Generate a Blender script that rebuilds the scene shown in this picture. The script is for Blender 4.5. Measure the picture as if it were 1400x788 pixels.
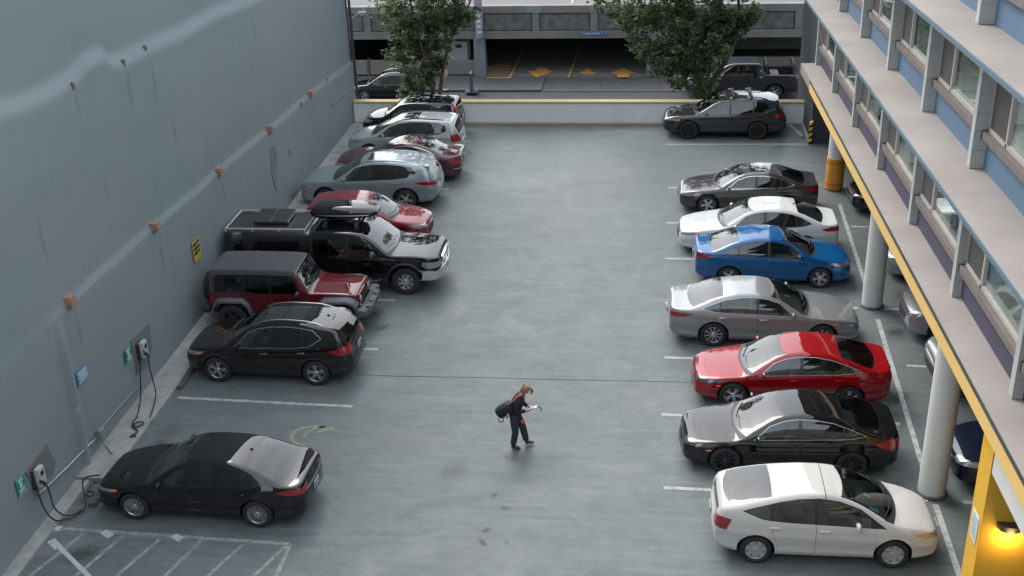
import bpy, bmesh, math, random
import numpy as np
from math import radians, sin, cos, pi
from mathutils import Vector, Matrix
from mathutils.bvhtree import BVHTree

for o in list(bpy.data.objects): bpy.data.objects.remove(o)
scene = bpy.context.scene
COL = scene.collection
rnd = random.Random(7)

# ------------------------------------------------------------------ camera
F_PX, PITCH, YAW, ROLL, CAM_Z = 1587.8, radians(25.0756), radians(7.1038), radians(-1.9534), 14.709
fw = Vector((-sin(YAW)*cos(PITCH), cos(YAW)*cos(PITCH), -sin(PITCH)))
rt = Vector((cos(YAW), sin(YAW), 0)); up0 = rt.cross(fw)
RGT = rt*cos(ROLL) + up0*sin(ROLL); UPV = -rt*sin(ROLL) + up0*cos(ROLL)
cam_d = bpy.data.cameras.new('camera'); cam = bpy.data.objects.new('camera', cam_d); COL.objects.link(cam)
cam_d.sensor_width = 36; cam_d.lens = 36*F_PX/1400; cam_d.clip_start = .1; cam_d.clip_end = 3000
M = Matrix((RGT, UPV, -fw)).transposed().to_4x4(); M.translation = Vector((0, 0, CAM_Z)); cam.matrix_world = M
scene.camera = cam

# ------------------------------------------------------------------ sky, sun, exposure
SUN_EL, SUN_AZ = radians(48), radians(-42)      # azimuth from +Y towards +X
world = bpy.data.worlds.new('World'); scene.world = world; world.use_nodes = True
nt = world.node_tree; nt.nodes.clear()
wo = nt.nodes.new('ShaderNodeOutputWorld'); bg = nt.nodes.new('ShaderNodeBackground')
sky = nt.nodes.new('ShaderNodeTexSky'); sky.sky_type = 'NISHITA'; sky.sun_disc = False
sky.sun_elevation = SUN_EL; sky.sun_rotation = SUN_AZ; sky.dust_density = 4; sky.air_density = 1.2; sky.ozone_density = 1
hs = nt.nodes.new('ShaderNodeHueSaturation'); hs.inputs['Saturation'].default_value = .5   # overcast: nearly colourless
nt.links.new(sky.outputs[0], hs.inputs['Color'])
cl = nt.nodes.new('ShaderNodeMix'); cl.data_type = 'RGBA'; cl.inputs['Factor'].default_value = .46; cl.inputs['B'].default_value = (5.6, 6.1, 6.5, 1)   # even cloud cover over the clear sky
nt.links.new(hs.outputs[0], cl.inputs['A']); nt.links.new(cl.outputs['Result'], bg.inputs['Color'])
bg.inputs['Strength'].default_value = .12
nt.links.new(bg.outputs[0], wo.inputs['Surface'])
sl = bpy.data.lights.new('sun', 'SUN'); sl.energy = .6; sl.angle = radians(35); sl.color = (1, .96, .9)
so = bpy.data.objects.new('sun', sl); COL.objects.link(so)
sd = Vector((sin(SUN_AZ)*cos(SUN_EL), cos(SUN_AZ)*cos(SUN_EL), sin(SUN_EL)))
so.rotation_euler = sd.to_track_quat('Z', 'Y').to_euler(); so.location = (0, 20, 40)
scene.view_settings.view_transform = 'Standard'; scene.view_settings.look = 'None'
scene.view_settings.exposure = 1.8; scene.view_settings.gamma = 1

# ------------------------------------------------------------------ pixel -> place
def ray(px, py):
    return fw + RGT*((px-700)/F_PX) - UPV*((py-394)/F_PX)
def on_z(px, py, z=0):
    d = ray(px, py); t = (z-CAM_Z)/d.z; return Vector((d.x*t, d.y*t, z))
def on_x(px, py, x):
    d = ray(px, py); t = x/d.x; return Vector((x, d.y*t, CAM_Z+d.z*t))
def on_y(px, py, y):
    d = ray(px, py); t = y/d.y; return Vector((d.x*t, y, CAM_Z+d.z*t))

# ------------------------------------------------------------------ object helpers
def obj(name, me, parent=None, mat=None, loc=None, rot=None):
    o = bpy.data.objects.new(name, me); COL.objects.link(o)
    if parent is not None: o.parent = parent
    if loc is not None: o.location = loc
    if rot is not None: o.rotation_euler = rot
    if mat is not None and me is not None:
        me.materials.clear(); me.materials.append(mat)
    return o
def tag(o, label=None, cat=None, group=None, kind=None):
    if label: o['label'] = label
    if cat: o['category'] = cat
    if group: o['group'] = group
    if kind: o['kind'] = kind
    return o
def empty(name, loc=(0, 0, 0), rz=0):
    o = bpy.data.objects.new(name, None); COL.objects.link(o); o.location = loc; o.rotation_euler = (0, 0, rz)
    o.empty_display_size = .2
    return o
def copy_tree(o, parent=None):
    c = o.copy(); COL.objects.link(c); c.parent = parent
    for ch in list(o.children): copy_tree(ch, c)
    return c
def bm_mesh(bm, name, smooth=False, ang=None):
    me = bpy.data.meshes.new(name); bm.normal_update(); bm.to_mesh(me); bm.free()
    if smooth:
        me.polygons.foreach_set('use_smooth', [True]*len(me.polygons))
        if ang: me.set_sharp_from_angle(angle=radians(ang))
    return me
def py_mesh(name, v, f, smooth=False, ang=None):
    me = bpy.data.meshes.new(name); me.from_pydata([tuple(p) for p in v], [], f); me.update()
    if smooth:
        me.polygons.foreach_set('use_smooth', [True]*len(me.polygons))
        if ang: me.set_sharp_from_angle(angle=radians(ang))
    return me
def add_box(bm, lo, hi, bevel=0, mtx=None):
    lo = Vector(lo); hi = Vector(hi); c = (lo+hi)/2; s = hi-lo
    m = Matrix.Translation(c) @ Matrix.Diagonal((s.x, s.y, s.z, 1))
    if mtx is not None: m = mtx @ m
    r = bmesh.ops.create_cube(bm, size=1, matrix=m)
    if bevel:
        es = list({e for v in r['verts'] for e in v.link_edges})
        bmesh.ops.bevel(bm, geom=es, offset=bevel, segments=2, affect='EDGES', profile=.6)
    return r
def box_mesh(name, lo, hi, bevel=0, smooth=False):
    bm = bmesh.new(); add_box(bm, lo, hi, bevel); return bm_mesh(bm, name, bevel > 0 and smooth, 40)
def add_tube(bm, pts, r, n=8, cap=True):
    pts = [Vector(p) for p in pts]; rings = []
    rr = r if isinstance(r, (list, tuple)) else [r]*len(pts)
    up = Vector((0, 0, 1))
    for i, p in enumerate(pts):
        t = (pts[min(i+1, len(pts)-1)]-pts[max(i-1, 0)]).normalized()
        a = t.cross(up)
        if a.length < .05: a = t.cross(Vector((1, 0, 0)))
        a.normalize(); b = t.cross(a)
        rings.append([bm.verts.new(p+(a*cos(2*pi*k/n)+b*sin(2*pi*k/n))*rr[i]) for k in range(n)])
    for i in range(len(rings)-1):
        for k in range(n):
            bm.faces.new((rings[i][k], rings[i][(k+1) % n], rings[i+1][(k+1) % n], rings[i+1][k]))
    if cap:
        bm.faces.new(rings[0]); bm.faces.new(rings[-1][::-1])
def tube_mesh(name, pts, r, n=8):
    bm = bmesh.new(); add_tube(bm, pts, r, n); bmesh.ops.recalc_face_normals(bm, faces=bm.faces); return bm_mesh(bm, name, True, 50)
def smooth_path(pts, k=6):
    pts = [Vector(p) for p in pts]; out = []
    for i in range(len(pts)-1):
        p0 = pts[max(i-1, 0)]; p1 = pts[i]; p2 = pts[i+1]; p3 = pts[min(i+2, len(pts)-1)]
        for j in range(k):
            t = j/k
            out.append(.5*((2*p1)+(p2-p0)*t+(2*p0-5*p1+4*p2-p3)*t*t+(3*p1-p0-3*p2+p3)*t**3))
    out.append(pts[-1]); return out
def lathe(name, prof, n=32, axis='y', smooth=True, ang=40):
    """prof: (radius, along) list revolved about the y axis (wheels) or z axis"""
    v = []; f = []; m = len(prof)
    for i in range(n):
        a = 2*pi*i/n
        for r, h in prof:
            v.append((r*cos(a), h, r*sin(a)) if axis == 'y' else (r*cos(a), r*sin(a), h))
    for i in range(n):
        for j in range(m-1):
            a, b = i*m+j, ((i+1) % n)*m+j
            f.append((a, a+1, b+1, b))
    bm = bmesh.new(); me = py_mesh('tmp', v, f); bm.from_mesh(me); bpy.data.meshes.remove(me)
    bmesh.ops.remove_doubles(bm, verts=bm.verts, dist=1e-5)
    bmesh.ops.recalc_face_normals(bm, faces=bm.faces)
    return bm_mesh(bm, name, smooth, ang)

# ------------------------------------------------------------------ materials
MATS = {}
def new_mat(name):
    m = bpy.data.materials.new(name); m.use_nodes = True
    MATS[name] = m
    return m, m.node_tree, m.node_tree.nodes['Principled BSDF']
def mat(name, col, rough=.6, metal=0, coat=0, spec=.5, var=0, scale=8, bump=0, bscale=40, stretch=(1, 1, 1), emit=None, coatr=.03, rvar=0):
    if name in MATS: return MATS[name]
    m, t, b = new_mat(name)
    b.inputs['Base Color'].default_value = (*col, 1); b.inputs['Roughness'].default_value = rough
    b.inputs['Metallic'].default_value = metal; b.inputs['Coat Weight'].default_value = coat; b.inputs['Coat Roughness'].default_value = coatr
    b.inputs['Specular IOR Level'].default_value = spec
    if emit:
        b.inputs['Emission Color'].default_value = (*emit[0], 1); b.inputs['Emission Strength'].default_value = emit[1]
    if var or bump or rvar:
        tc = t.nodes.new('ShaderNodeTexCoord'); mp = t.nodes.new('ShaderNodeMapping'); mp.inputs['Scale'].default_value = stretch
        t.links.new(tc.outputs['Object'], mp.inputs['Vector'])
    if var:
        n = t.nodes.new('ShaderNodeTexNoise'); n.inputs['Scale'].default_value = scale; n.inputs['Detail'].default_value = 7; n.inputs['Roughness'].default_value = .65
        t.links.new(mp.outputs[0], n.inputs['Vector'])
        r = t.nodes.new('ShaderNodeMapRange'); r.inputs['From Min'].default_value = .3; r.inputs['From Max'].default_value = .7
        r.inputs['To Min'].default_value = 1-var; r.inputs['To Max'].default_value = 1+var
        t.links.new(n.outputs['Fac'], r.inputs['Value'])
        mx = t.nodes.new('ShaderNodeVectorMath'); mx.operation = 'SCALE'; mx.inputs[0].default_value = col
        t.links.new(r.outputs[0], mx.inputs['Scale']); t.links.new(mx.outputs[0], b.inputs['Base Color'])
    if rvar:
        n2 = t.nodes.new('ShaderNodeTexNoise'); n2.inputs['Scale'].default_value = scale*.7; n2.inputs['Detail'].default_value = 5
        t.links.new(mp.outputs[0], n2.inputs['Vector'])
        r2 = t.nodes.new('ShaderNodeMapRange'); r2.inputs['From Min'].default_value = .3; r2.inputs['From Max'].default_value = .7
        r2.inputs['To Min'].default_value = max(0, rough-rvar); r2.inputs['To Max'].default_value = min(1, rough+rvar)
        t.links.new(n2.outputs['Fac'], r2.inputs['Value']); t.links.new(r2.outputs[0], b.inputs['Roughness'])
    if bump:
        n = t.nodes.new('ShaderNodeTexNoise'); n.inputs['Scale'].default_value = bscale; n.inputs['Detail'].default_value = 6
        t.links.new(mp.outputs[0], n.inputs['Vector'])
        bp = t.nodes.new('ShaderNodeBump'); bp.inputs['Strength'].default_value = bump; bp.inputs['Distance'].default_value = .02
        t.links.new(n.outputs['Fac'], bp.inputs['Height']); t.links.new(bp.outputs[0], b.inputs['Normal'])
    return m
def paint(name, col, metal=.0, dust=.10, rough=.35):
    """car paint: clear coat over slightly dusty base"""
    if name in MATS: return MATS[name]
    m, t, b = new_mat(name)
    b.inputs['Metallic'].default_value = metal; b.inputs['Roughness'].default_value = rough; b.inputs['Specular IOR Level'].default_value = 0
    b.inputs['Coat Weight'].default_value = 1; b.inputs['Coat Roughness'].default_value = .04; b.inputs['Coat IOR'].default_value = 1.65
    tc = t.nodes.new('ShaderNodeTexCoord'); n = t.nodes.new('ShaderNodeTexNoise'); n.inputs['Scale'].default_value = 2.2; n.inputs['Detail'].default_value = 8; n.inputs['Roughness'].default_value = .7
    t.links.new(tc.outputs['Object'], n.inputs['Vector'])
    r = t.nodes.new('ShaderNodeMapRange'); r.inputs['From Min'].default_value = .42; r.inputs['From Max'].default_value = .8; r.inputs['To Max'].default_value = dust
    t.links.new(n.outputs['Fac'], r.inputs['Value'])
    mx = t.nodes.new('ShaderNodeMix'); mx.data_type = 'RGBA'
    mx.inputs['A'].default_value = (*col, 1); mx.inputs['B'].default_value = (.12, .115, .105, 1)
    t.links.new(r.outputs[0], mx.inputs['Factor']); t.links.new(mx.outputs['Result'], b.inputs['Base Color'])
    rr = t.nodes.new('ShaderNodeMapRange'); rr.inputs['From Min'].default_value = .35; rr.inputs['From Max'].default_value = .75; rr.inputs['To Min'].default_value = .0; rr.inputs['To Max'].default_value = .035
    t.links.new(n.outputs['Fac'], rr.inputs['Value']); t.links.new(rr.outputs[0], b.inputs['Coat Roughness'])
    return m
def glass_mat(name, tint, clear=.5):
    """car window: tinted see-through sheet with a mirror-like surface reflection"""
    if name in MATS: return MATS[name]
    m, t, b = new_mat(name); t.nodes.remove(b)
    out = [n for n in t.nodes if n.type == 'OUTPUT_MATERIAL'][0]
    tr = t.nodes.new('ShaderNodeBsdfTransparent'); tr.inputs[0].default_value = (*[c*clear for c in tint], 1)
    gl = t.nodes.new('ShaderNodeBsdfGlossy'); gl.inputs['Roughness'].default_value = .015; gl.inputs['Color'].default_value = (1, 1, 1, 1)
    # Schlick reflectance, the same from both sides of the sheet
    ge = t.nodes.new('ShaderNodeNewGeometry'); dt = t.nodes.new('ShaderNodeVectorMath'); dt.operation = 'DOT_PRODUCT'
    t.links.new(ge.outputs['Normal'], dt.inputs[0]); t.links.new(ge.outputs['Incoming'], dt.inputs[1])
    def mth(op, a, b=None, c=None):
        n = t.nodes.new('ShaderNodeMath'); n.operation = op
        for i, v in enumerate((a, b, c)):
            if v is None: continue
            if isinstance(v, (int, float)): n.inputs[i].default_value = v
            else: t.links.new(v, n.inputs[i])
        return n.outputs[0]
    fr = t.nodes.new('ShaderNodeMath'); fr.operation = 'MULTIPLY_ADD'; fr.inputs[1].default_value = .92; fr.inputs[2].default_value = .08
    t.links.new(mth('POWER', mth('SUBTRACT', 1.0, mth('ABSOLUTE', dt.outputs['Value'])), 4.2), fr.inputs[0])
    mx = t.nodes.new('ShaderNodeMixShader')
    t.links.new(fr.outputs[0], mx.inputs[0]); t.links.new(tr.outputs[0], mx.inputs[1]); t.links.new(gl.outputs[0], mx.inputs[2])
    t.links.new(mx.outputs[0], out.inputs['Surface'])
    return m
# ================================================================== vehicles
def pchip(pts):
    x = np.array([p[0] for p in pts], float); y = np.array([p[1] for p in pts], float)
    h = np.diff(x); d = np.diff(y)/h; n = len(x); m = np.zeros(n)
    if n > 2:
        for i in range(1, n-1):
            if d[i-1]*d[i] > 0:
                w1 = 2*h[i]+h[i-1]; w2 = h[i]+2*h[i-1]; m[i] = (w1+w2)/(w1/d[i-1]+w2/d[i])
    m[0] = d[0]; m[-1] = d[-1]
    def f(s):
        s = np.clip(s, x[0], x[-1]); i = np.clip(np.searchsorted(x, s)-1, 0, n-2)
        t = (s-x[i])/h[i]; t2 = t*t; t3 = t2*t
        return (2*t3-3*t2+1)*y[i]+(t3-2*t2+t)*h[i]*m[i]+(-2*t3+3*t2)*y[i+1]+(t3-t2)*h[i]*m[i+1]
    return f

PROF = [(0, .90), (.07, .945), (.14, .965), (.24, .958), (.42, .975), (.6, .998), (.66, 1.0), (.72, .984), (.82, .978), (.92, .966), (1, .945)]
NL, NS, NF, NT = 16, 6, 5, 8

class Shape:
    def __init__(s, d):
        s.d = d; s.L = d['L']; s.W = d['W']
        s.top = pchip(d['top']); s.belt = pchip(d['belt']); s.bot = pchip(d['bot']); s.plan = pchip(d['plan'])
        s.crown = pchip(d['crown']); s.prof = pchip(d.get('prof', PROF)); s.yb = d.get('prof', PROF)[-1][1]
        s.k = d.get('tumble', .5); s.rc = d.get('rc', .07)
    def base(s, q):
        w = s.W/2*float(s.plan(q)); zt = float(s.top(q)); cr = float(s.crown(q)); zs = float(s.bot(q))
        zb = min(float(s.belt(q)), zt-cr-.012); zb = max(zb, zs+.04); zt = max(zt, zb+cr+.012)
        return w, zt, cr, zs, zb
    def corner(s, q):
        w, zt, cr, zs, zb = s.base(q); y0 = w*s.yb
        lo, hi = 0., y0
        for _ in range(28):
            y = (lo+hi)/2
            if zt-cr*(y/y0)**2 - (zb+(y0-y)/s.k) > 0: hi = y
            else: lo = y
        return hi, zt-cr*(hi/y0)**2
    def ybody(s, q, z):
        w, zt, cr, zs, zb = s.base(q); t = min(1, max(0, (z-zs)/(zb-zs)))
        if z > zb: return w*s.yb-s.k*(z-zb)
        return w*float(s.prof(t))
    def section(s, q):
        w, zt, cr, zs, zb = s.base(q); y0 = w*s.yb; yc, zc = s.corner(q)
        P = []
        for i in range(NL):
            t = i/(NL-1); P.append((w*float(s.prof(t)), zs+(zb-zs)*t))
        ls = math.hypot(y0-yc, zc-zb); r1 = min(s.rc, .45*ls); r2 = min(s.rc*1.2, .4*yc)
        f1 = 1-r1/max(ls, 1e-6)
        bow = .02*min(1, ls/.5)
        def side(t): return (y0+(yc-y0)*t+bow*sin(pi*t), zb+(zc-zb)*t)
        for i in range(1, NS+1): P.append(side(f1*i/NS))
        a = P[-1]
        def topz(y): return zt-cr*(y/y0)**2
        y2 = yc-r2; b = (y2, topz(y2))
        for i in range(1, NF+1):
            t = i/NF; P.append(((1-t)**2*a[0]+2*t*(1-t)*yc+t*t*b[0], (1-t)**2*a[1]+2*t*(1-t)*zc+t*t*b[1]))
        for i in range(1, NT+1):
            y = y2*(1-i/NT); P.append((y, topz(y)))
        return P
    def grid(s):
        d = s.d; L = s.L
        q = np.linspace(0, L, 1500); tz = s.top(q); sl = np.abs(np.gradient(tz, q)); pw = np.abs(np.gradient(s.plan(q), q))*s.W/2
        curv = np.abs(np.gradient(sl, q))
        wgt = 1+np.minimum(2.2*sl, 9)+np.minimum(1.5*pw, 8)+np.minimum(curv*.25, 1.5)
        cum = np.concatenate([[0], np.cumsum((wgt[1:]+wgt[:-1])/2)]); n = d.get('n', 92)
        st = np.interp(np.linspace(0, cum[-1], n), cum, q)
        secs = [s.section(float(a)) for a in st]; m = len(secs[0]); V = []; Fc = []
        X = lambda a: L/2-a
        idx = {}
        for i, (a, P) in enumerate(zip(st, secs)):
            for j, (y, z) in enumerate(P):
                idx[i, j, 1] = len(V); V.append((X(a), y, z))
                if j == m-1: idx[i, j, -1] = idx[i, j, 1]
                else: idx[i, j, -1] = len(V); V.append((X(a), -y, z))
        for i in range(n-1):
            for j in range(m-1):
                Fc.append((idx[i, j, 1], idx[i+1, j, 1], idx[i+1, j+1, 1], idx[i, j+1, 1]))
                Fc.append((idx[i, j, -1], idx[i, j+1, -1], idx[i+1, j+1, -1], idx[i+1, j, -1]))
        for end, i, sg, bl in ((0, 0, 1, d.get('bulge', (.07, .05))[0]), (1, n-1, -1, d.get('bulge', (.07, .05))[1])):
            P = secs[i]; nu = 10; z0, z1 = P[0][1], P[-1][1]; g = {}
            for j in range(m):
                y, z = P[j]; vv = max(0, sin(pi*min(1, max(0, (z-z0)/(z1-z0)))))**.6
                for u in range(nu+1):
                    uu = -1+2*u/nu
                    if u == 0: g[j, u] = idx[i, j, -1]
                    elif u == nu: g[j, u] = idx[i, j, 1]
                    elif j == m-1: g[j, u] = idx[i, j, 1]
                    else: g[j, u] = len(V); V.append((X(st[i])+sg*bl*(1-uu*uu)*vv, y*uu, z))
            for j in range(m-1):
                for u in range(nu):
                    q4 = [g[j, u], g[j, u+1], g[j+1, u+1], g[j+1, u]]
                    q4 = [a for k, a in enumerate(q4) if a not in q4[:k]]
                    if len(q4) > 2: Fc.append(tuple(q4 if sg > 0 else q4[::-1]))
        return V, Fc

def inpoly(x, y, poly):
    c = False; n = len(poly); j = n-1
    for i in range(n):
        xi, yi = poly[i]; xj, yj = poly[j]
        if (yi > y) != (yj > y) and x < (xj-xi)*(y-yi)/(yj-yi)+xi: c = not c
        j = i
    return c
def clip_x(poly, lo, hi):
    for val, keep in ((lo, 1), (hi, -1)):
        out = []
        for i in range(len(poly)):
            a, b = poly[i-1], poly[i]; ia = (a[0]-val)*keep >= 0; ib = (b[0]-val)*keep >= 0
            if ia != ib:
                t = (val-a[0])/(b[0]-a[0]); out.append((val, a[1]+(b[1]-a[1])*t))
            if ib: out.append(b)
        poly = out
        if not poly: return []
    return poly
def offset_poly(poly, d):
    """grow (d>0) or shrink a simple polygon"""
    n = len(poly); A = sum(poly[i-1][0]*poly[i][1]-poly[i][0]*poly[i-1][1] for i in range(n)); sg = 1 if A > 0 else -1
    out = []
    for i in range(n):
        p0, p1, p2 = Vector(poly[i-1]), Vector(poly[i]), Vector(poly[(i+1) % n])
        e1 = (p1-p0).normalized(); e2 = (p2-p1).normalized()
        n1 = Vector((e1.y, -e1.x))*sg; n2 = Vector((e2.y, -e2.x))*sg; b = n1+n2
        if b.length < .2: b = n1
        b.normalize(); k = d/max(.35, b.dot(n1)); out.append(tuple(p1+b*k))
    return out

class Region:
    """a polygon cut into the shell. proj 'side' uses (s,z), 'top' (s,y), 'front' (y,z)"""
    def __init__(s, key, poly, proj, pred, split=True, shrink=0):
        s.key, s.poly, s.proj, s.pred, s.split, s.shrink = key, poly, proj, pred, split, shrink

def build_shell(shape, regions):
    L = shape.L; V, Fc = shape.grid()
    bm = bmesh.new(); vs = [bm.verts.new(v) for v in V]
    for f in Fc:
        try: bm.faces.new([vs[i] for i in f])
        except ValueError: pass
    bmesh.ops.remove_doubles(bm, verts=bm.verts, dist=2e-4)
    bm.normal_update()
    bvh = BVHTree.FromBMesh(bm)
    bm.verts.ensure_lookup_table(); bm.faces.ensure_lookup_table()
    fverts = [[v.index for v in f.verts] for f in bm.faces]; vn = [v.normal.copy() for v in bm.verts]; vc = [v.co.copy() for v in bm.verts]
    ax = {'side': (0, 2), 'top': (0, 1), 'front': (1, 2)}
    for rg in regions:
        rg.wp = [(L/2-a, b) for a, b in rg.poly] if rg.proj != 'front' else list(rg.poly)
        i0, i1 = ax[rg.proj]; lo0 = min(p[0] for p in rg.wp)-.01; hi0 = max(p[0] for p in rg.wp)+.01; lo1 = min(p[1] for p in rg.wp)-.01; hi1 = max(p[1] for p in rg.wp)+.01
        cand = []
        for f in bm.faces:
            c0 = [v.co[i0] for v in f.verts]; c1 = [v.co[i1] for v in f.verts]
            if max(c0) < lo0 or min(c0) > hi0 or max(c1) < lo1 or min(c1) > hi1: continue
            if rg.pred(f.calc_center_median(), f.normal): cand.append(f)
        if not cand: continue
        geom = list({*cand, *[e for f in cand for e in f.edges], *[v for f in cand for v in f.verts]})
        n = len(rg.wp)
        for i in range(n):
            a = rg.wp[i-1]; b = rg.wp[i]; dx, dy = b[0]-a[0], b[1]-a[1]
            if math.hypot(dx, dy) < 1e-4: continue
            co = [0, 0, 0]; no = [0, 0, 0]; co[i0], co[i1] = a; no[i0], no[i1] = dy, -dx
            # only cut the faces near this edge
            sub = []
            m0, M0 = min(a[0], b[0])-.004, max(a[0], b[0])+.004; m1, M1 = min(a[1], b[1])-.004, max(a[1], b[1])+.004
            faces = [g for g in geom if isinstance(g, bmesh.types.BMFace)]
            for f in faces:
                c0 = [v.co[i0] for v in f.verts]; c1 = [v.co[i1] for v in f.verts]
                if max(c0) >= m0 and min(c0) <= M0 and max(c1) >= m1 and min(c1) <= M1: sub.append(f)
            if not sub: continue
            rest = set(faces)-set(sub)
            g2 = list({*sub, *[e for f in sub for e in f.edges], *[v for f in sub for v in f.verts]})
            r = bmesh.ops.bisect_plane(bm, geom=g2, dist=1e-5, plane_co=co, plane_no=no)
            geom = list(rest)+[g for g in r['geom'] if isinstance(g, bmesh.types.BMFace)]
    bm.normal_update()
    groups = {}
    for f in bm.faces:
        c = f.calc_center_median(); key = 'body'; rgx = None
        for rg in regions:
            i0, i1 = ax[rg.proj]
            if rg.pred(c, f.normal) and inpoly(c[i0], c[i1], rg.wp): key = rg.key; rgx = rg; break
        if key is None: continue
        if rgx is not None and rgx.split: key = (key, 1 if c.y > 0 else -1)
        else: key = (key, 0)
        groups.setdefault(key, []).append(f)
    out = {}
    shr = {rg.key: rg.shrink for rg in regions}
    for key, fs in groups.items():
        b2 = bmesh.new(); mp = {}
        for f in fs:
            l = []
            for v in f.verts:
                if v not in mp: mp[v] = b2.verts.new(v.co)
                l.append(mp[v])
            try: b2.faces.new(l)
            except ValueError: pass
        b2.normal_update()
        sh = shr.get(key[0], 0)
        if sh:
            mv = {}
            for e in b2.edges:
                if len(e.link_faces) == 1:
                    f = e.link_faces[0]; d = (e.verts[1].co-e.verts[0].co).normalized(); nrm = f.normal.cross(d)
                    if nrm.dot(f.calc_center_median()-e.verts[0].co) < 0: nrm = -nrm
                    for v in e.verts: mv.setdefault(v, Vector()); mv[v] += nrm
            for v, n in mv.items():
                if n.length > 1e-6: v.co += n.normalized()*sh
        me = bpy.data.meshes.new('tmp'); b2.to_mesh(me); b2.free()
        me.polygons.foreach_set('use_smooth', [True]*len(me.polygons))
        nor = []
        for v in me.vertices:
            loc, n, fi, dist = bvh.find_nearest(v.co)
            if fi is None: nor.append(tuple(v.normal)); continue
            acc = Vector(); 
            for k in fverts[fi]:
                acc += vn[k]/((vc[k]-loc).length+1e-4)
            nor.append(tuple(acc.normalized()))
        me.normals_split_custom_set_from_vertices(nor)
        out[key] = me
    bm.free()
    return out

# ---- wheels ------------------------------------------------------------------
WHEEL_CACHE = {}
def wheel_meshes(R, style, wd=.22):
    key = (R, style, wd)
    if key in WHEEL_CACHE: return WHEEL_CACHE[key]
    rr = R*.66 if style not in ('offroad', 'truck') else R*.56
    h = wd/2
    prof = [(rr-.01, -h*.8), (rr, h*.75), (rr+.012, h*.9), (rr+(R-rr)*.55, h*1.02), (R-.03, h*.93), (R-.008, h*.8), (R, h*.55), (R, -h*.55), (R-.008, -h*.8), (R-.03, -h*.95), (rr, -h*.8)]
    tyre = lathe('tyre', prof, 36)
    if style in ('offroad', 'truck'):       # tread blocks
        bm = bmesh.new(); bm.from_mesh(tyre)
        for k in range(28):
            a = 2*pi*k/28; mt = Matrix.Rotation(a, 4, 'Y')
            for sgn in (-1, 1):
                add_box(bm, (-.022, sgn*h*.25-h*.18, R-.005), (.022, sgn*h*.25+h*.18+sgn*.0, R+.012), 0, mt)
                add_box(bm, (-.02, sgn*h*.75-.02, R-.03), (.02, sgn*h*.75+.02, R+.006), 0, mt)
        bm.to_mesh(tyre); bm.free()
    # rim: barrel + back disc + spokes + hub
    bm = bmesh.new()
    def ring(prof, n=36):
        vs = [[bm.verts.new((r*cos(2*pi*i/n), y, r*sin(2*pi*i/n))) for r, y in prof] for i in range(n)]
        for i in range(n):
            for j in range(len(prof)-1): bm.faces.new((vs[i][j], vs[i][j+1], vs[(i+1) % n][j+1], vs[(i+1) % n][j]))
    ring([(rr*.93, h*.2), (rr*.95, h*.72), (rr*.99, h*.84), (rr+.006, h*.82), (rr+.006, h*.6)])
    ring([(.001, h*.74), (.05, h*.74), (.062, h*.66), (.066, h*.35)])
    def spoke(a, w0, w1, tw=0):
        m = Matrix.Rotation(a, 4, 'Y')
        pts = []
        for (r, w, y) in ((.04, w0, h*.66), (rr*.55, (w0+w1)/2, h*.72), (rr*.955, w1, h*.74)):
            for sg in (-1, 1):
                pts.append(m @ Vector((sg*w/2+tw*(r/rr), y, r)))
                pts.append(m @ Vector((sg*w*.62+tw*(r/rr), y-.04, r)))
        v = [bm.verts.new(p) for p in pts]
        for k in (0, 4):
            bm.faces.new((v[k], v[k+2], v[k+6], v[k+4])); bm.faces.new((v[k], v[k+4], v[k+5], v[k+1])); bm.faces.new((v[k+2], v[k+3], v[k+7], v[k+6]))
    ns = {'five': 5, 'ten': 10, 'twin5': 5, 'multi': 15, 'cover': 7, 'offroad': 5, 'truck': 8, 'six': 6, 'blade': 10}[style]
    for k in range(ns):
        a = 2*pi*k/ns
        if style == 'five': spoke(a, .07, .075)
        elif style == 'six': spoke(a, .06, .07)
        elif style == 'twin5': spoke(a-.16, .03, .035); spoke(a+.16, .03, .035)
        elif style == 'ten': spoke(a, .026, .034)
        elif style == 'blade': spoke(a+.1*(k % 2), .03, .045, .03)
        elif style == 'multi': spoke(a, .016, .03)
        elif style == 'cover': spoke(a, .075, .12)
        elif style == 'offroad': spoke(a, .07, .09)
        elif style == 'truck': spoke(a, .05, .085)
    bmesh.ops.recalc_face_normals(bm, faces=bm.faces)
    rim = bm_mesh(bm, 'rim', True, 35)
    back = lathe('brake', [(.001, h*.2), (rr*.62, h*.2), (rr*.62, h*.05), (rr*.94, 0), (rr*.94, h*.4)], 28)
    WHEEL_CACHE[key] = (tyre, rim, back)
    return WHEEL_CACHE[key]
def add_wheel(car, x, y, R, style, rim_mat, wd, side, steer=0):
    t, r, b = wheel_meshes(R, style, wd)
    w = empty('wheel'); w.parent = car; w.location = (x, y, R); w.rotation_euler = (0, rnd.uniform(0, 6), (0 if side > 0 else pi)+steer)
    for nm, me, mt in (('tyre', t, MATS['rubber']), ('rim', r, rim_mat), ('brake_disc', b, MATS['brake'])):
        if not me.materials or me.materials[0] != mt:
            me = me.copy() if me.users else me; me.materials.clear(); me.materials.append(mt)
        obj(nm, me, w)

def seat_mesh():
    if 'seat' in WHEEL_CACHE: return WHEEL_CACHE['seat']
    bm = bmesh.new()
    add_box(bm, (-.25, -.24, .0), (.27, .24, .16), .05)
    m = Matrix.Translation((-.22, 0, .1)) @ Matrix.Rotation(radians(-20), 4, 'Y')
    add_box(bm, (-.07, -.24, 0), (.07, .24, .58), .05, m)
    add_box(bm, (-.05, -.13, .6), (.05, .13, .78), .04, m)
    WHEEL_CACHE['seat'] = bm_mesh(bm, 'seat', True, 40); return WHEEL_CACHE['seat']

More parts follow.
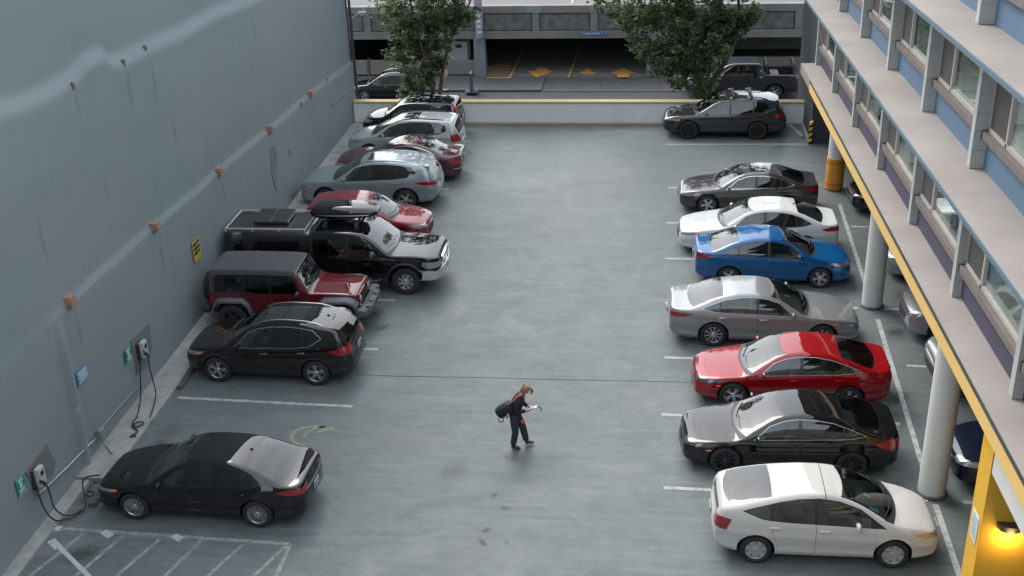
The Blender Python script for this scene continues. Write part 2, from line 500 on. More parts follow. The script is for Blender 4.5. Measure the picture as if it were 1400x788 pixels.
MIRROR = {}
def mirror_mesh():
    if MIRROR: return MIRROR['m']
    bm = bmesh.new(); bmesh.ops.create_uvsphere(bm, u_segments=14, v_segments=8, radius=1)
    for v in bm.verts:
        p = v.co; v.co = Vector((p.x*.075*(1 if p.x > 0 else .35), .115*p.y+.13, .075*p.z*(1+.15*p.y)+.05))
    add_box(bm, (-.02, -.02, .0), (.03, .1, .03), .008)
    MIRROR['m'] = bm_mesh(bm, 'mirror', True, 50); return MIRROR['m']

def build_car(d, paint_mat, name='parked_car'):
    """d: shape table. Returns the root empty (origin at the ground under the car's middle, nose towards +x)."""
    S = Shape(d); L, W = S.L, S.W; X = lambda s: L/2-s; H = d['H']
    root = empty(name)
    R = d['R']; sf, sr = d['axles']; ra = d.get('arch', R+.065); zc_a = R+d.get('arch_dz', 0.0)
    def pt(p):
        if p[0] == 'c': return (p[1], S.corner(p[1])[1]-p[2])
        if p[0] == 'b': return (p[1], S.base(p[1])[4]+p[2])
        return (p[1], p[2])
    regs = []
    sidep = lambda c, n: abs(n.y) > .25
    # wheel openings
    for sa in (sf, sr):
        circ = [(sa+ra*cos(a), zc_a+ra*sin(a)) for a in np.linspace(0, 2*pi, 29)[:-1]]
        regs.append(Region(None, circ, 'side', lambda c, n: abs(c.y) > W*.30 and abs(n.y) > .2))
    # side glass
    if 'dlo' in d:
        dlo = [pt(p) for p in d['dlo']]; inner = offset_poly(dlo, -d.get('frame', .013)); cuts = d['pillars']
        for i in range(len(cuts)-1):
            pane = clip_x(inner, cuts[i][1], cuts[i+1][0])
            if len(pane) > 2: regs.append(Region('side_window%d' % i, pane, 'side', sidep))
        for i in range(1, len(cuts)-1):
            gap = clip_x(inner, cuts[i][0]-.001, cuts[i][1]+.001)
            if cuts[i][1]-cuts[i][0] > .01 and len(gap) > 2: regs.append(Region('pillar%d' % i, gap, 'side', sidep))
        regs.append(Region('window_trim', dlo, 'side', sidep))
    # windscreen / rear window seen from above
    for key in ('windshield', 'rear_window'):
        if key not in d: continue
        a0, a1, b0, b1, ins = d[key]          # base centre, base edge, top centre, top edge, pillar width
        ya = S.corner(a1)[0]-ins; yb = S.corner(b1)[0]-ins
        poly = [(a0+(a1-a0)*t*t, t*ya) for t in np.linspace(-1, 1, 9)]
        mid = [(a1+(b1-a1)*t, S.corner(a1+(b1-a1)*t)[0]-ins) for t in (.25, .5, .75)]
        poly += mid + [(b0+(b1-b0)*t*t, t*yb) for t in np.linspace(1, -1, 9)] + [(s, -y) for s, y in mid[::-1]]
        up = lambda c, n: n.z > .12
        regs.append(Region(key, poly, 'top', up, split=False))
        regs.append(Region(key+'_seal', offset_poly(poly, .022), 'top', up, split=False))
        if key == 'windshield' and d.get('cowl', True):
            yw_ = min(ya*1.06, S.corner(a1-.03)[0])
            cw = [(a0-.055+(a1-a0)*.55*t*t, t*yw_) for t in np.linspace(-1, 1, 9)]+[(a0+.01+(a1-a0)*t*t, t*yw_) for t in np.linspace(1, -1, 9)]
            regs.append(Region('cowl', cw, 'top', up, split=False))
    for key, poly, side in d.get('front_regs', []):      # front-view cuts: (y,z) polygons, mirrored where y>0 only
        pf = (lambda c, n: c.x > L/2-.75 and n.x > .2) if side == 'F' else (lambda c, n: c.x < -L/2+.9 and n.x < -.2)
        regs.append(Region(key, poly, 'front', pf, split=False))
    for key, poly, y0 in d.get('lamp_regs', []):         # lamps: side polygon, |y| beyond y0
        regs.append(Region(key, [pt(p) if len(p) == 3 else p for p in poly], 'side', (lambda y0: lambda c, n: abs(c.y) > y0)(y0)))
    for i, (key, poly) in enumerate(d.get('clad', [])):
        regs.append(Region('%s%d' % (key, i), poly, 'side', lambda c, n: True, split=key == 'sill_trim'))
    if d.get('arch_clad'):
        for sa in (sf, sr):
            rr = ra+d['arch_clad']
            regs.append(Region('wheel_arch_trim%d' % (sa > 2), [(sa+rr*cos(a), zc_a+rr*sin(a)) for a in np.linspace(0, 2*pi, 25)[:-1]], 'side', lambda c, n: abs(c.y) > W*.30 and c.z < zc_a+rr and abs(n.y) > .2))
    for poly in d.get('doors', []):
        regs.append(Region('door%d' % d['doors'].index(poly), [pt(p) for p in poly], 'side', sidep, shrink=.0045))
    for key, poly, sh in d.get('top_regs', []):
        regs.append(Region(key, poly, 'top', lambda c, n: n.z > .25, split=False, shrink=sh))
    for key, poly, sh in d.get('side_regs', []):
        regs.append(Region(key, [pt(p) if len(p) == 3 else p for p in poly], 'side', lambda c, n: True, split=key == 'canopy_window', shrink=sh))
    if d.get('bumpers', True):
        zf_ = d.get('bump_z', (float(S.top(.15))-.13, .66*float(S.belt(L-.4))))
        regs.append(Region('front_bumper', [(-.4, 0), (sf-ra*.80, 0), (sf-ra*.80, zf_[0]-.08), (.25, zf_[0]), (-.4, zf_[0])], 'side', lambda c, n: True, split=False, shrink=.003))
        regs.append(Region('rear_bumper', [(L+.4, 0), (sr+ra*.80, 0), (sr+ra*.80, zf_[1]-.02), (L-.2, zf_[1]), (L+.4, zf_[1])], 'side', lambda c, n: True, split=False, shrink=.003))
    parts = build_shell(S, regs)
    gm = MATS['car_glass']; gd = MATS[d.get('privacy', 'car_glass')]
    doors = {}
    for (key, sg), me in sorted(parts.items(), key=lambda kv: 0 if kv[0][0].startswith('door') else 1):
        nm = ''.join(ch for ch in key if not ch.isdigit())
        m = paint_mat; par = root
        if nm == 'side_window':
            m = gd if int(key[-1]) >= d.get('privacy_from', 1) else gm
            dk = doors.get((int(key[-1]), sg)); par = dk if dk is not None else root
        elif nm in ('windshield', 'rear_window'): m = gm if nm == 'windshield' else MATS[d.get('rear_glass', 'car_glass')]
        elif nm == 'window_trim': m = MATS[d.get('trim', 'black_trim')]
        elif nm in ('pillar', 'glass_surround', 'windshield_seal', 'rear_window_seal'): m = MATS['black_trim']
        elif nm in ('cowl', 'grille', 'lower_grille', 'wheel_arch_trim', 'sill_trim', 'bumper_trim', 'rear_trim', 'vent'): m = MATS['black_plastic']
        elif nm == 'chrome_bar': m = MATS['chrome']
        elif nm == 'headlight': m = MATS[d.get('headlight', 'headlamp')]
        elif nm == 'indicator': m = MATS['amber']
        elif nm == 'taillight': m = MATS['tail_red']
        elif nm == 'reverse_light': m = MATS['headlamp']
        elif nm in ('sunroof', 'black_roof'): m = MATS['black_glass']
        elif nm in ('soft_top',): m = MATS['canvas']
        elif nm == 'rear_glass': m = gd; nm = 'rear_window'
        elif nm == 'front_glass': m = gm; nm = 'windshield'
        elif nm in d.get('mats', {}): m = MATS[d['mats'][nm]]
        o = obj(nm, me, par, m); me.name = nm
        if nm == 'door': doors[int(key[-1]), sg] = o
    # door handles
    for i, (s, z) in enumerate(d.get('handles', [])):
        for sg in (1, -1):
            y = S.ybody(s, z); bm = bmesh.new(); add_box(bm, (-.1, -.012, -.014), (.1, .03, .014), .01)
            o = obj('door_handle', bm_mesh(bm, 'door_handle', True, 40), doors.get((i, sg), root), MATS[d['handle_mat']] if 'handle_mat' in d else paint_mat)
            o.location = (X(s), sg*(y+.008), z); o.rotation_euler = (0, radians(2), 0 if sg > 0 else pi)
    # mirrors
    if 'mirror' in d:
        s, z = d['mirror']
        for sg in (1, -1):
            y = S.ybody(s, z)
            o = obj('side_mirror', mirror_mesh().copy(), root, MATS[d['mirror_mat']] if 'mirror_mat' in d else paint_mat)
            k = d.get('mirror_k', 1); o.location = (X(s), sg*(y-.01), z); o.scale = (k, sg*k, k)
    # wheels and wells
    wd = d.get('wd', .22); yw = d.get('yw', W/2-.02-wd/2)
    for sa in (sf, sr):
        for sg in (1, -1):
            bmw = bmesh.new()
            add_wheel(root, X(sa), sg*yw, R, d['rim'], MATS[d.get('rim_mat', 'alloy')], wd, sg, d.get('steer', 0) if sa == sf else 0)
            va = []; vb = []
            for k in range(25):
                a = -.35+(pi+.7)*k/24; z = zc_a+ra*sin(a); q = sa+ra*cos(a)
                yo = S.ybody(q, z)-.004 if z > float(S.bot(q)) else S.W/2*.88*float(S.plan(q))
                va.append(bmw.verts.new((X(q), sg*yo, z))); vb.append(bmw.verts.new((X(q), sg*(W/2-.42), z)))
            for k in range(24): bmw.faces.new((va[k], va[k+1], vb[k+1], vb[k]))
            bmw.faces.new(vb)
            obj('wheel_well', bm_mesh(bmw, 'wheel_well'), root, MATS['underbody'])
    bm = bmesh.new(); zb = float(S.bot(L/2)); add_box(bm, (-L/2+.28, -W*.36, zb+.01), (L/2-.28, W*.36, zb+.1))
    obj('underbody', bm_mesh(bm, 'underbody'), root, MATS['underbody'])
    # interior
    if d.get('interior', True):
        s0 = d.get('cabin', (1.5, 3.6)); zf = .32 if H < 1.6 else .5
        sm = MATS[d.get('seat_mat', 'seat_dark')]
        for s in ((s0[0]+s0[1])/2-.1, (s0[0]+s0[1])/2+.8):
            for sg in (1, -1): o = obj('seat', seat_mesh().copy(), root, sm); o.location = (X(s), sg*W*.2, zf)
        bm = bmesh.new(); zz = S.base(s0[0]+.1)[4]-.06
        add_box(bm, (X(s0[0]+.5), -W*.4, zf+.12), (X(s0[0]-.05), W*.4, zz), .05)
        obj('dashboard', bm_mesh(bm, 'dashboard', True, 40), root, MATS['seat_dark'])
        bm = bmesh.new(); c = Vector((X(s0[0]+.58), W*.2, zz+.02)); ring = []
        for k in range(18):
            a = 2*pi*k/18; p = Vector((.06*sin(a), .18*cos(a), .165*sin(a))); ring.append(c+p)
        add_tube(bm, ring+[ring[0]], .014, 6, False); add_box(bm, c-Vector((.02, .17, .02)), c+Vector((.02, .17, .02)))
        obj('steering_wheel', bm_mesh(bm, 'steering_wheel', True, 50), root, MATS['black_plastic'])
        bm = bmesh.new(); add_box(bm, (X(s0[1]+.35), -W*.38, zf-.06), (X(s0[0]), W*.38, zf)); add_box(bm, (X(s0[1]+.75), -W*.36, zf), (X(s0[1]+.33), W*.36, S.base(s0[1])[4]-.1))
        obj('cabin_floor', bm_mesh(bm, 'cabin_floor'), root, MATS['seat_dark'])
    # wipers
    if 'windshield' in d:
        a0, a1, b0, b1, ins = d['windshield']
        for y, dr in ((-.05, 1), (.5, 1)):
            P = []
            for t in np.linspace(0, 1, 6):
                yy = y-dr*.55*t; s = a0+(a1-a0)*(yy/(W/2))**2*1.1+.05+.12*t*.5; zt = float(S.top(s)); w, z_, cr, _, _ = S.base(s)
                P.append((X(s), yy, zt-cr*(yy/(w*S.yb))**2+.012))
            obj('wiper', tube_mesh('wiper', P, .009, 5), root, MATS['black_plastic'])
    # plates
    for end in d.get('plates', ('R',)):
        z = d.get('plate_z', .75) if end == 'R' else d.get('plate_zf', .5); sg = 1 if end == 'F' else -1
        e = 0 if end == 'F' else L; w, zt, cr, zs, zb2 = S.base(e); v = max(0, sin(pi*(z-zs)/max(.1, zt-zs)))**.6
        x = sg*(L/2+d.get('bulge', (.07, .05))[0 if end == 'F' else 1]*v+.012)
        o = obj('licence_plate', box_mesh('licence_plate', (-.006, -.155, -.078), (.006, .155, .078), .004), root, MATS['plate']); o.location = (x, 0, z)
        bm = bmesh.new(); r2 = random.Random(int(L*1000)+sg)
        for k in range(7):
            if k == 3: continue
            y = -.115+.038*k; h = .034
            add_box(bm, (sg*.0065, y-.012, -h), (sg*.009, y-.006, h)); add_box(bm, (sg*.0065, y+.006, -h if r2.random() > .5 else 0), (sg*.009, y+.012, h)); add_box(bm, (sg*.0065, y-.012, -.005 if r2.random() > .5 else h-.01), (sg*.009, y+.012, .005 if r2.random() > .5 else h))
        obj('plate_number', bm_mesh(bm, 'plate_number'), o, MATS['plate_ink'])
    if d.get('fin'):
        s = d['fin']; zt = float(S.top(s)); bm = bmesh.new()
        v = [bm.verts.new(p) for p in ((.09, -.02, 0), (.09, .02, 0), (-.09, .025, 0), (-.09, -.025, 0), (-.08, 0, .07), (-.05, 0, .07))]
        for f in ((0, 1, 5), (1, 2, 4, 5), (2, 3, 4), (3, 0, 5, 4)): bm.faces.new([v[k] for k in f])
        o = obj('antenna', bm_mesh(bm, 'antenna'), root, MATS['black_plastic']); o.location = (X(s), 0, zt-.005); o.scale = (.6, .6, .6)
    if d.get('rails'):
        s0, s1, h, mtn = d['rails']
        for sg in (1, -1):
            P = []
            for t in np.linspace(0, 1, 15):
                s = s0+(s1-s0)*t; yc, zc = S.corner(s); lift = h*min(1, 6*t, 6*(1-t))
                P.append((X(s), sg*(yc-.09), zc+.0+lift))
            obj('roof_rail', tube_mesh('roof_rail', P, .02, 8), root, MATS[mtn])
    if d.get('spoiler'):
        s0, s1, dz = d['spoiler']; v = []; f = []; n = 13
        yc0 = S.corner(s0)[0]-.03
        for i, t in enumerate(np.linspace(-1, 1, n)):
            y = t*yc0; w, zt, cr, _, _ = S.base(s0); z = zt-cr*(y/(w*S.yb))**2
            e = s1-.12*t*t
            v += [(X(s0-.04), y, z+.006), (X((s0+e)/2), y*.99, z+.006-dz*.35), (X(e), y*.97, z-dz), (X(e-.02), y*.97, z-dz-.03), (X(s0), y*.97, z-.05-dz)]
        for i in range(n-1):
            for j in range(4): f.append((i*5+j, i*5+5+j, i*5+6+j, i*5+j+1))
        f += [(0, 1, 2, 3, 4), tuple((n-1)*5+j for j in (4, 3, 2, 1, 0))]
        me = py_mesh('spoiler', v, f, True, 40); bm = bmesh.new(); bm.from_mesh(me); bmesh.ops.recalc_face_normals(bm, faces=bm.faces); bm.to_mesh(me); bm.free()
        obj('rear_spoiler', me, root, MATS[d['spoiler_mat']] if 'spoiler_mat' in d else paint_mat)
    # headlamp and taillamp inner details: bright reflector bowls under the clear cover
    for key, lst in d.get('extras', {}).items(): pass
    return root, S

mat('rubber', (.018, .018, .019), .85, var=.25, scale=6); mat('brake', (.06, .06, .06), .5, .6)
mat('alloy', (.56, .57, .58), .28, .9); mat('alloy_dark', (.05, .05, .055), .3, .7); mat('alloy_black', (.012, .012, .013), .35, .4)
mat('steel_cover', (.42, .43, .43), .35, .5)
mat('underbody', (.012, .012, .012), .9); mat('seat_dark', (.055, .054, .054), .8); mat('seat_beige', (.32, .27, .2), .8); mat('seat_grey', (.12, .12, .12), .8)
mat('black_trim', (.012, .012, .013), .25, 0, .3); mat('black_plastic', (.022, .022, .024), .55, var=.2, scale=12); mat('chrome', (.78, .79, .8), .12, 1)
mat('grey_plastic', (.06, .062, .065), .6, var=.15, scale=10); mat('satin', (.45, .46, .47), .3, 1)
mat('headlamp', (.34, .36, .37), .12, .6, 1); mat('headlamp_dark', (.12, .13, .14), .1, .5, 1); mat('headlamp_old', (.40, .32, .22), .25, .3, 1)
mat('amber', (.8, .2, .03), .2, 0, 1); mat('tail_red', (.24, .006, .012), .12, 0, 1)
mat('black_glass', (.006, .006, .007), .03, 0, 1); mat('plate', (.42, .45, .46), .4); mat('plate_ink', (.03, .05, .12), .5)
mat('canvas', (.05, .054, .058), .85, var=.15, scale=5, bump=.15, bscale=120)
mat('sticker', (.5, .45, .08), .5); mat('sticker_blue', (.12, .35, .5), .5)
glass_mat('car_glass', (.82, .95, .93), .52); glass_mat('privacy_glass', (.8, .85, .9), .1)
def plan_tab(L, nose=.60, tail=.70, shoulder=1.0, fl=1.3, rl=1.2):
    return [(0, nose), (.02, nose+.08), (.07, nose+.155), (.16, nose+.225), (.32, nose+.29), (.6, .955), (fl, .995), (L*.5, 1), (L-rl, .997), (L-.6, .965), (L-.3, tail+.21), (L-.14, tail+.155), (L-.06, tail+.10), (L-.02, tail+.05), (L, tail)]
def car_spec(L, W, H, ax, R, top, belt, ws, rg=None, dlo=None, pillars=None, doors=None, **k):
    d = dict(L=L, W=W, H=H, axles=ax, R=R, top=top, belt=belt)
    d['bot'] = k.pop('bot', [(0, .30), (.12, .22), (.5, .19), (ax[0], .20), (ax[1], .21), (L-.5, .22), (L-.1, .30), (L, .38)])
    d['plan'] = k.pop('plan', plan_tab(L, k.pop('nose', .60), k.pop('tail', .70)))
    c0, c1, t0, t1, ins = ws
    d['crown'] = k.pop('crown', [(0, .03), (.3, .05), (c0-.05, .065), (c0+.25, .09), (t0, .06), (L*.55, .05), (L-.9, .06), (L-.2, .04), (L, .03)])
    if k.pop('ws_on', True): d['windshield'] = ws
    if rg: d['rear_window'] = rg
    if dlo: d['dlo'] = dlo; d['pillars'] = pillars
    sill = k.pop('sill', .30); ra = R+.065
    a, b, c = doors
    d['doors'] = [[('z', a, sill), ('z', b, sill), ('b', b, .03), ('b', a+.04, .03)],
                  [('z', b, sill), ('z', ax[1]-ra-.07, sill), ('z', ax[1]-ra*.86-.05, R+ra*.62), ('b', c, .0), ('b', c, .03), ('b', b, .03)]]
    d['handles'] = k.pop('handles', [(b-.17, .0), (c-.12, .0)])
    fixed = []
    bl = pchip(belt)
    for s, z in d['handles']: fixed.append((s, z if z else float(bl(s))-.1))
    d['handles'] = fixed
    d['mirror'] = k.pop('mirror', (a+.42, float(bl(a+.42))+.05))
    d['cabin'] = (c0+.15, (rg[2] if rg else L-1.4)-.35)
    # bonnet shut line
    w = W/2
    d['top_regs'] = k.pop('top_regs', []) + [('hood', [(.24, 0), (.3, w*.45), (.42, w*.70), (c0-.02, w*.80), (c0-.04, w*.4), (c0-.06, 0), (c0-.04, -w*.4), (c0-.02, -w*.80), (.42, -w*.70), (.3, -w*.45)], .004)]
    d.update(k)
    return d

SPECS = {}
# ---- mid-size fastback-roofed sedan (two of them stand in the lot)
SPECS['fusion'] = car_spec(4.87, 1.85, 1.48, (.97, 3.82), .335,
    [(0, .60), (.04, .68), (.15, .745), (.5, .83), (.9, .895), (1.22, .945), (1.30, .975), (1.7, 1.185), (2.05, 1.36), (2.3, 1.432), (2.7, 1.475), (3.1, 1.47), (3.45, 1.425), (3.75, 1.345), (4.15, 1.185), (4.42, 1.085), (4.6, 1.06), (4.8, 1.05), (4.85, 1.0), (4.87, .92)],
    [(0, .58), (.3, .68), (.8, .79), (1.3, .86), (2, .90), (3, .935), (4, .97), (4.6, .985), (4.87, .88)],
    (1.25, 1.48, 2.10, 2.22, .05), (4.40, 4.28, 3.60, 3.62, .09),
    [('b', 1.62, .02), ('b', 2.5, .02), ('b', 3.4, .02), ('b', 3.75, .03), ('b', 4.02, .10), ('c', 3.72, .085), ('c', 3.4, .075), ('c', 3.0, .07), ('c', 2.6, .07), ('c', 2.3, .07), ('c', 2.0, .065)],
    [(1.5, 1.5), (2.56, 2.64), (3.52, 3.56), (4.2, 4.2)], (1.28, 2.6, 3.62), tumble=.52, rim='multi', trim='black_trim', fin=3.55, rear_glass='car_glass',
    lamp_regs=[('indicator', [(.44, .66), (.60, .69), (.63, .735), (.48, .715)], .3), ('headlight', [(-.2, .60), (.3, .635), (.5, .665), (.62, .74), (.3, .71), (-.2, .66)], .36),
               ('taillight', [(4.30, .905), (4.48, .84), (5.1, .80), (5.1, .93), (4.6, .965)], .42)],
    front_regs=[('grille', [(-.50, .44), (.50, .44), (.42, .60), (.30, .64), (-.30, .64), (-.42, .60)], 'F'), ('lower_grille', [(-.42, .25), (.42, .25), (.5, .36), (-.5, .36)], 'F'),
                ('chrome_bar', [(-.5, .80), (.5, .80), (.5, .835), (-.5, .835)], 'R'), ('rear_trim', [(-.6, .3), (.6, .3), (.55, .42), (-.55, .42)], 'R')],
    side_regs=[('trunk_lid', [(4.46, 1.3), (4.44, .99), (4.62, .96), (4.80, .70), (5.0, .70), (5.0, 1.3)], .003)],
    plates=('R',), plate_z=.68, mirror_k=1.0)
# ---- low compact sedan with fast roof (two)
SPECS['civic'] = car_spec(4.63, 1.80, 1.415, (.93, 3.63), .33,
    [(0, .58), (.04, .655), (.14, .72), (.5, .80), (.85, .855), (1.12, .90), (1.20, .93), (1.6, 1.14), (1.95, 1.31), (2.2, 1.375), (2.6, 1.412), (2.95, 1.40), (3.3, 1.35), (3.65, 1.26), (4.05, 1.12), (4.3, 1.055), (4.48, 1.04), (4.57, 1.035), (4.61, .99), (4.63, .90)],
    [(0, .56), (.3, .66), (.8, .76), (1.2, .825), (2, .875), (3, .915), (3.8, .955), (4.4, .975), (4.63, .87)],
    (1.14, 1.36, 2.02, 2.14, .05), (4.26, 4.12, 3.42, 3.45, .09),
    [('b', 1.5, .02), ('b', 2.4, .02), ('b', 3.3, .02), ('b', 3.62, .03), ('b', 3.92, .075), ('c', 3.58, .08), ('c', 3.2, .07), ('c', 2.8, .065), ('c', 2.4, .065), ('c', 2.15, .065), ('c', 1.85, .065)],
    [(1.4, 1.4), (2.46, 2.54), (3.40, 3.43), (4.1, 4.1)], (1.2, 2.5, 3.5), tumble=.54, rim='twin5', trim='satin', headlight='headlamp_dark',
    lamp_regs=[('headlight', [(-.2, .60), (.3, .62), (.62, .655), (.78, .74), (.4, .705), (-.2, .675)], .40), ('indicator', [(.5, .56), (.62, .57), (.62, .60), (.5, .59)], .3),
               ('taillight', [(4.05, .86), (4.3, .74), (5.0, .72), (5.0, .93), (4.35, .95)], .44)],
    front_regs=[('grille', [(-.62, .575), (.62, .575), (.60, .625), (.3, .66), (-.3, .66), (-.60, .625)], 'F'), ('lower_grille', [(-.62, .26), (.62, .26), (.42, .46), (-.42, .46)], 'F'),
                ('rear_trim', [(-.5, .28), (.5, .28), (.5, .38), (-.5, .38)], 'R')],
    side_regs=[('trunk_lid', [(4.3, 1.3), (4.28, .965), (4.5, .94), (4.56, .7), (4.9, .70), (4.9, 1.3)], .003)], plate_z=.78, fin=3.35)
# ---- one-box hybrid hatchback
SPECS['prius'] = car_spec(4.45, 1.73, 1.51, (.92, 3.62), .315,
    [(0, .62), (.04, .70), (.14, .775), (.35, .86), (.6, .935), (.84, .99), (.92, 1.02), (1.3, 1.21), (1.7, 1.385), (1.95, 1.455), (2.3, 1.505), (2.6, 1.505), (3.0, 1.47), (3.4, 1.41), (3.8, 1.325), (4.15, 1.235), (4.31, 1.18), (4.38, 1.09), (4.42, .97), (4.45, .85)],
    [(0, .58), (.3, .70), (.6, .79), (1.0, .87), (1.6, .905), (2.4, .935), (3.2, .97), (4.0, 1.01), (4.3, 1.0), (4.45, .83)],
    (.86, 1.12, 1.88, 1.96, .05), (4.24, 4.14, 3.34, 3.36, .09),
    [('b', 1.08, .02), ('b', 2.0, .02), ('b', 3.0, .02), ('b', 3.5, .03), ('b', 3.92, .15), ('c', 3.6, .085), ('c', 3.2, .07), ('c', 2.8, .065), ('c', 2.4, .065), ('c', 2.0, .065), ('c', 1.6, .06)],
    [(1.4, 1.4), (2.42, 2.50), (3.32, 3.36), (4.1, 4.1)], (1.26, 2.46, 3.4), tumble=.47, rim='cover', rim_mat='steel_cover', trim='black_trim', headlight='headlamp_old', rc=.065,
    lamp_regs=[('headlight', [(-.2, .64), (.30, .66), (.52, .73), (.56, .78), (.28, .755), (-.2, .70)], .50),
               ('taillight', [(4.12, .98), (4.22, .74), (4.7, .74), (4.7, .90), (4.32, 1.0)], .45)],
    front_regs=[('lower_grille', [(-.48, .27), (.48, .27), (.55, .42), (-.55, .42)], 'F'), ('rear_trim', [(-.5, .30), (.5, .30), (.45, .38), (-.45, .38)], 'R'), ('rear_glass', [(-.45, .98), (.45, .98), (.5, 1.09), (-.5, 1.09)], 'R')],
    side_regs=[('tailgate', [(4.24, 1.3), (4.22, .8), (4.3, .6), (4.9, .6), (4.9, 1.3)], .003)], plates=('R', 'F'), plate_z=.72, plate_zf=.47,
    top_regs=[('roof_seam', [(2.28, -.62), (2.296, -.62), (2.296, .62), (2.28, .62)], 0)], mats={'roof_seam': 'black_plastic'})
# ---- full-size sedan
SPECS['avalon'] = car_spec(4.96, 1.835, 1.46, (.98, 3.80), .345,
    [(0, .60), (.04, .68), (.15, .75), (.5, .85), (.95, .915), (1.30, .96), (1.38, .99), (1.8, 1.195), (2.15, 1.355), (2.4, 1.42), (2.8, 1.46), (3.15, 1.455), (3.5, 1.405), (3.8, 1.335), (4.2, 1.18), (4.46, 1.095), (4.65, 1.075), (4.88, 1.065), (4.94, 1.01), (4.96, .92)],
    [(0, .58), (.3, .70), (.8, .80), (1.3, .87), (2, .91), (3, .94), (4, .975), (4.7, .99), (4.96, .88)],
    (1.33, 1.56, 2.18, 2.30, .05), (4.46, 4.34, 3.58, 3.60, .09),
    [('b', 1.72, .02), ('b', 2.6, .02), ('b', 3.5, .02), ('b', 3.8, .03), ('b', 4.14, .10), ('c', 3.78, .08), ('c', 3.5, .07), ('c', 3.1, .065), ('c', 2.7, .065), ('c', 2.4, .065), ('c', 2.1, .065)],
    [(1.6, 1.6), (2.64, 2.72), (3.62, 3.65), (4.3, 4.3)], (1.36, 2.68, 3.7), tumble=.50, rim='ten', trim='satin', handle_mat='chrome', fin=None,
    lamp_regs=[('indicator', [(.55, .675), (.72, .70), (.75, .735), (.6, .715)], .3), ('headlight', [(-.2, .60), (.35, .63), (.62, .68), (.74, .77), (.4, .735), (-.2, .68)], .40),
               ('taillight', [(4.28, .93), (4.62, .83), (5.3, .80), (5.3, .90), (4.7, .95)], .40)],
    front_regs=[('grille', [(-.62, .28), (.62, .28), (.45, .48), (-.45, .48)], 'F'), ('rear_trim', [(-.5, .32), (.5, .32), (.5, .42), (-.5, .42)], 'R'), ('chrome_bar', [(-.4, .85), (.4, .85), (.4, .88), (-.4, .88)], 'R')],
    side_regs=[('trunk_lid', [(4.5, 1.3), (4.48, .985), (4.72, .96), (4.86, .7), (5.2, .70), (5.2, 1.3)], .003)], plate_z=.70)
# ---- small sedan
SPECS['versa'] = car_spec(4.50, 1.74, 1.46, (.90, 3.52), .315,
    [(0, .62), (.04, .70), (.14, .77), (.45, .86), (.8, .93), (1.02, .98), (1.10, 1.01), (1.5, 1.215), (1.85, 1.375), (2.1, 1.43), (2.45, 1.46), (2.8, 1.45), (3.15, 1.40), (3.45, 1.325), (3.85, 1.165), (4.08, 1.095), (4.25, 1.08), (4.42, 1.07), (4.48, 1.02), (4.50, .92)],
    [(0, .58), (.3, .71), (.8, .82), (1.1, .875), (2, .925), (3, .955), (3.8, .985), (4.3, 1.0), (4.50, .88)],
    (1.04, 1.26, 1.90, 2.0, .05), (4.08, 3.96, 3.28, 3.30, .085),
    [('b', 1.38, .02), ('b', 2.3, .02), ('b', 3.1, .02), ('b', 3.45, .03), ('b', 3.7, .08), ('c', 3.42, .08), ('c', 3.1, .07), ('c', 2.7, .065), ('c', 2.3, .065), ('c', 2.05, .065), ('c', 1.75, .06)],
    [(1.3, 1.3), (2.36, 2.44), (3.24, 3.28), (4.0, 4.0)], (1.12, 2.4, 3.32), tumble=.50, rim='five', trim='black_trim',
    lamp_regs=[('headlight', [(-.2, .65), (.3, .66), (.6, .715), (.70, .795), (.35, .76), (-.2, .72)], .42), ('taillight', [(3.96, .98), (4.2, .87), (4.8, .82), (4.8, .95), (4.3, 1.0)], .44)],
    front_regs=[('grille', [(-.2, .38), (.2, .38), (.42, .66), (-.42, .66)], 'F'), ('lower_grille', [(-.6, .25), (.6, .25), (.5, .35), (-.5, .35)], 'F')],
    side_regs=[('trunk_lid', [(4.1, 1.3), (4.08, 1.0), (4.3, .97), (4.4, .7), (4.8, .70), (4.8, 1.3)], .003)], plate_z=.74, seat_mat='seat_grey')
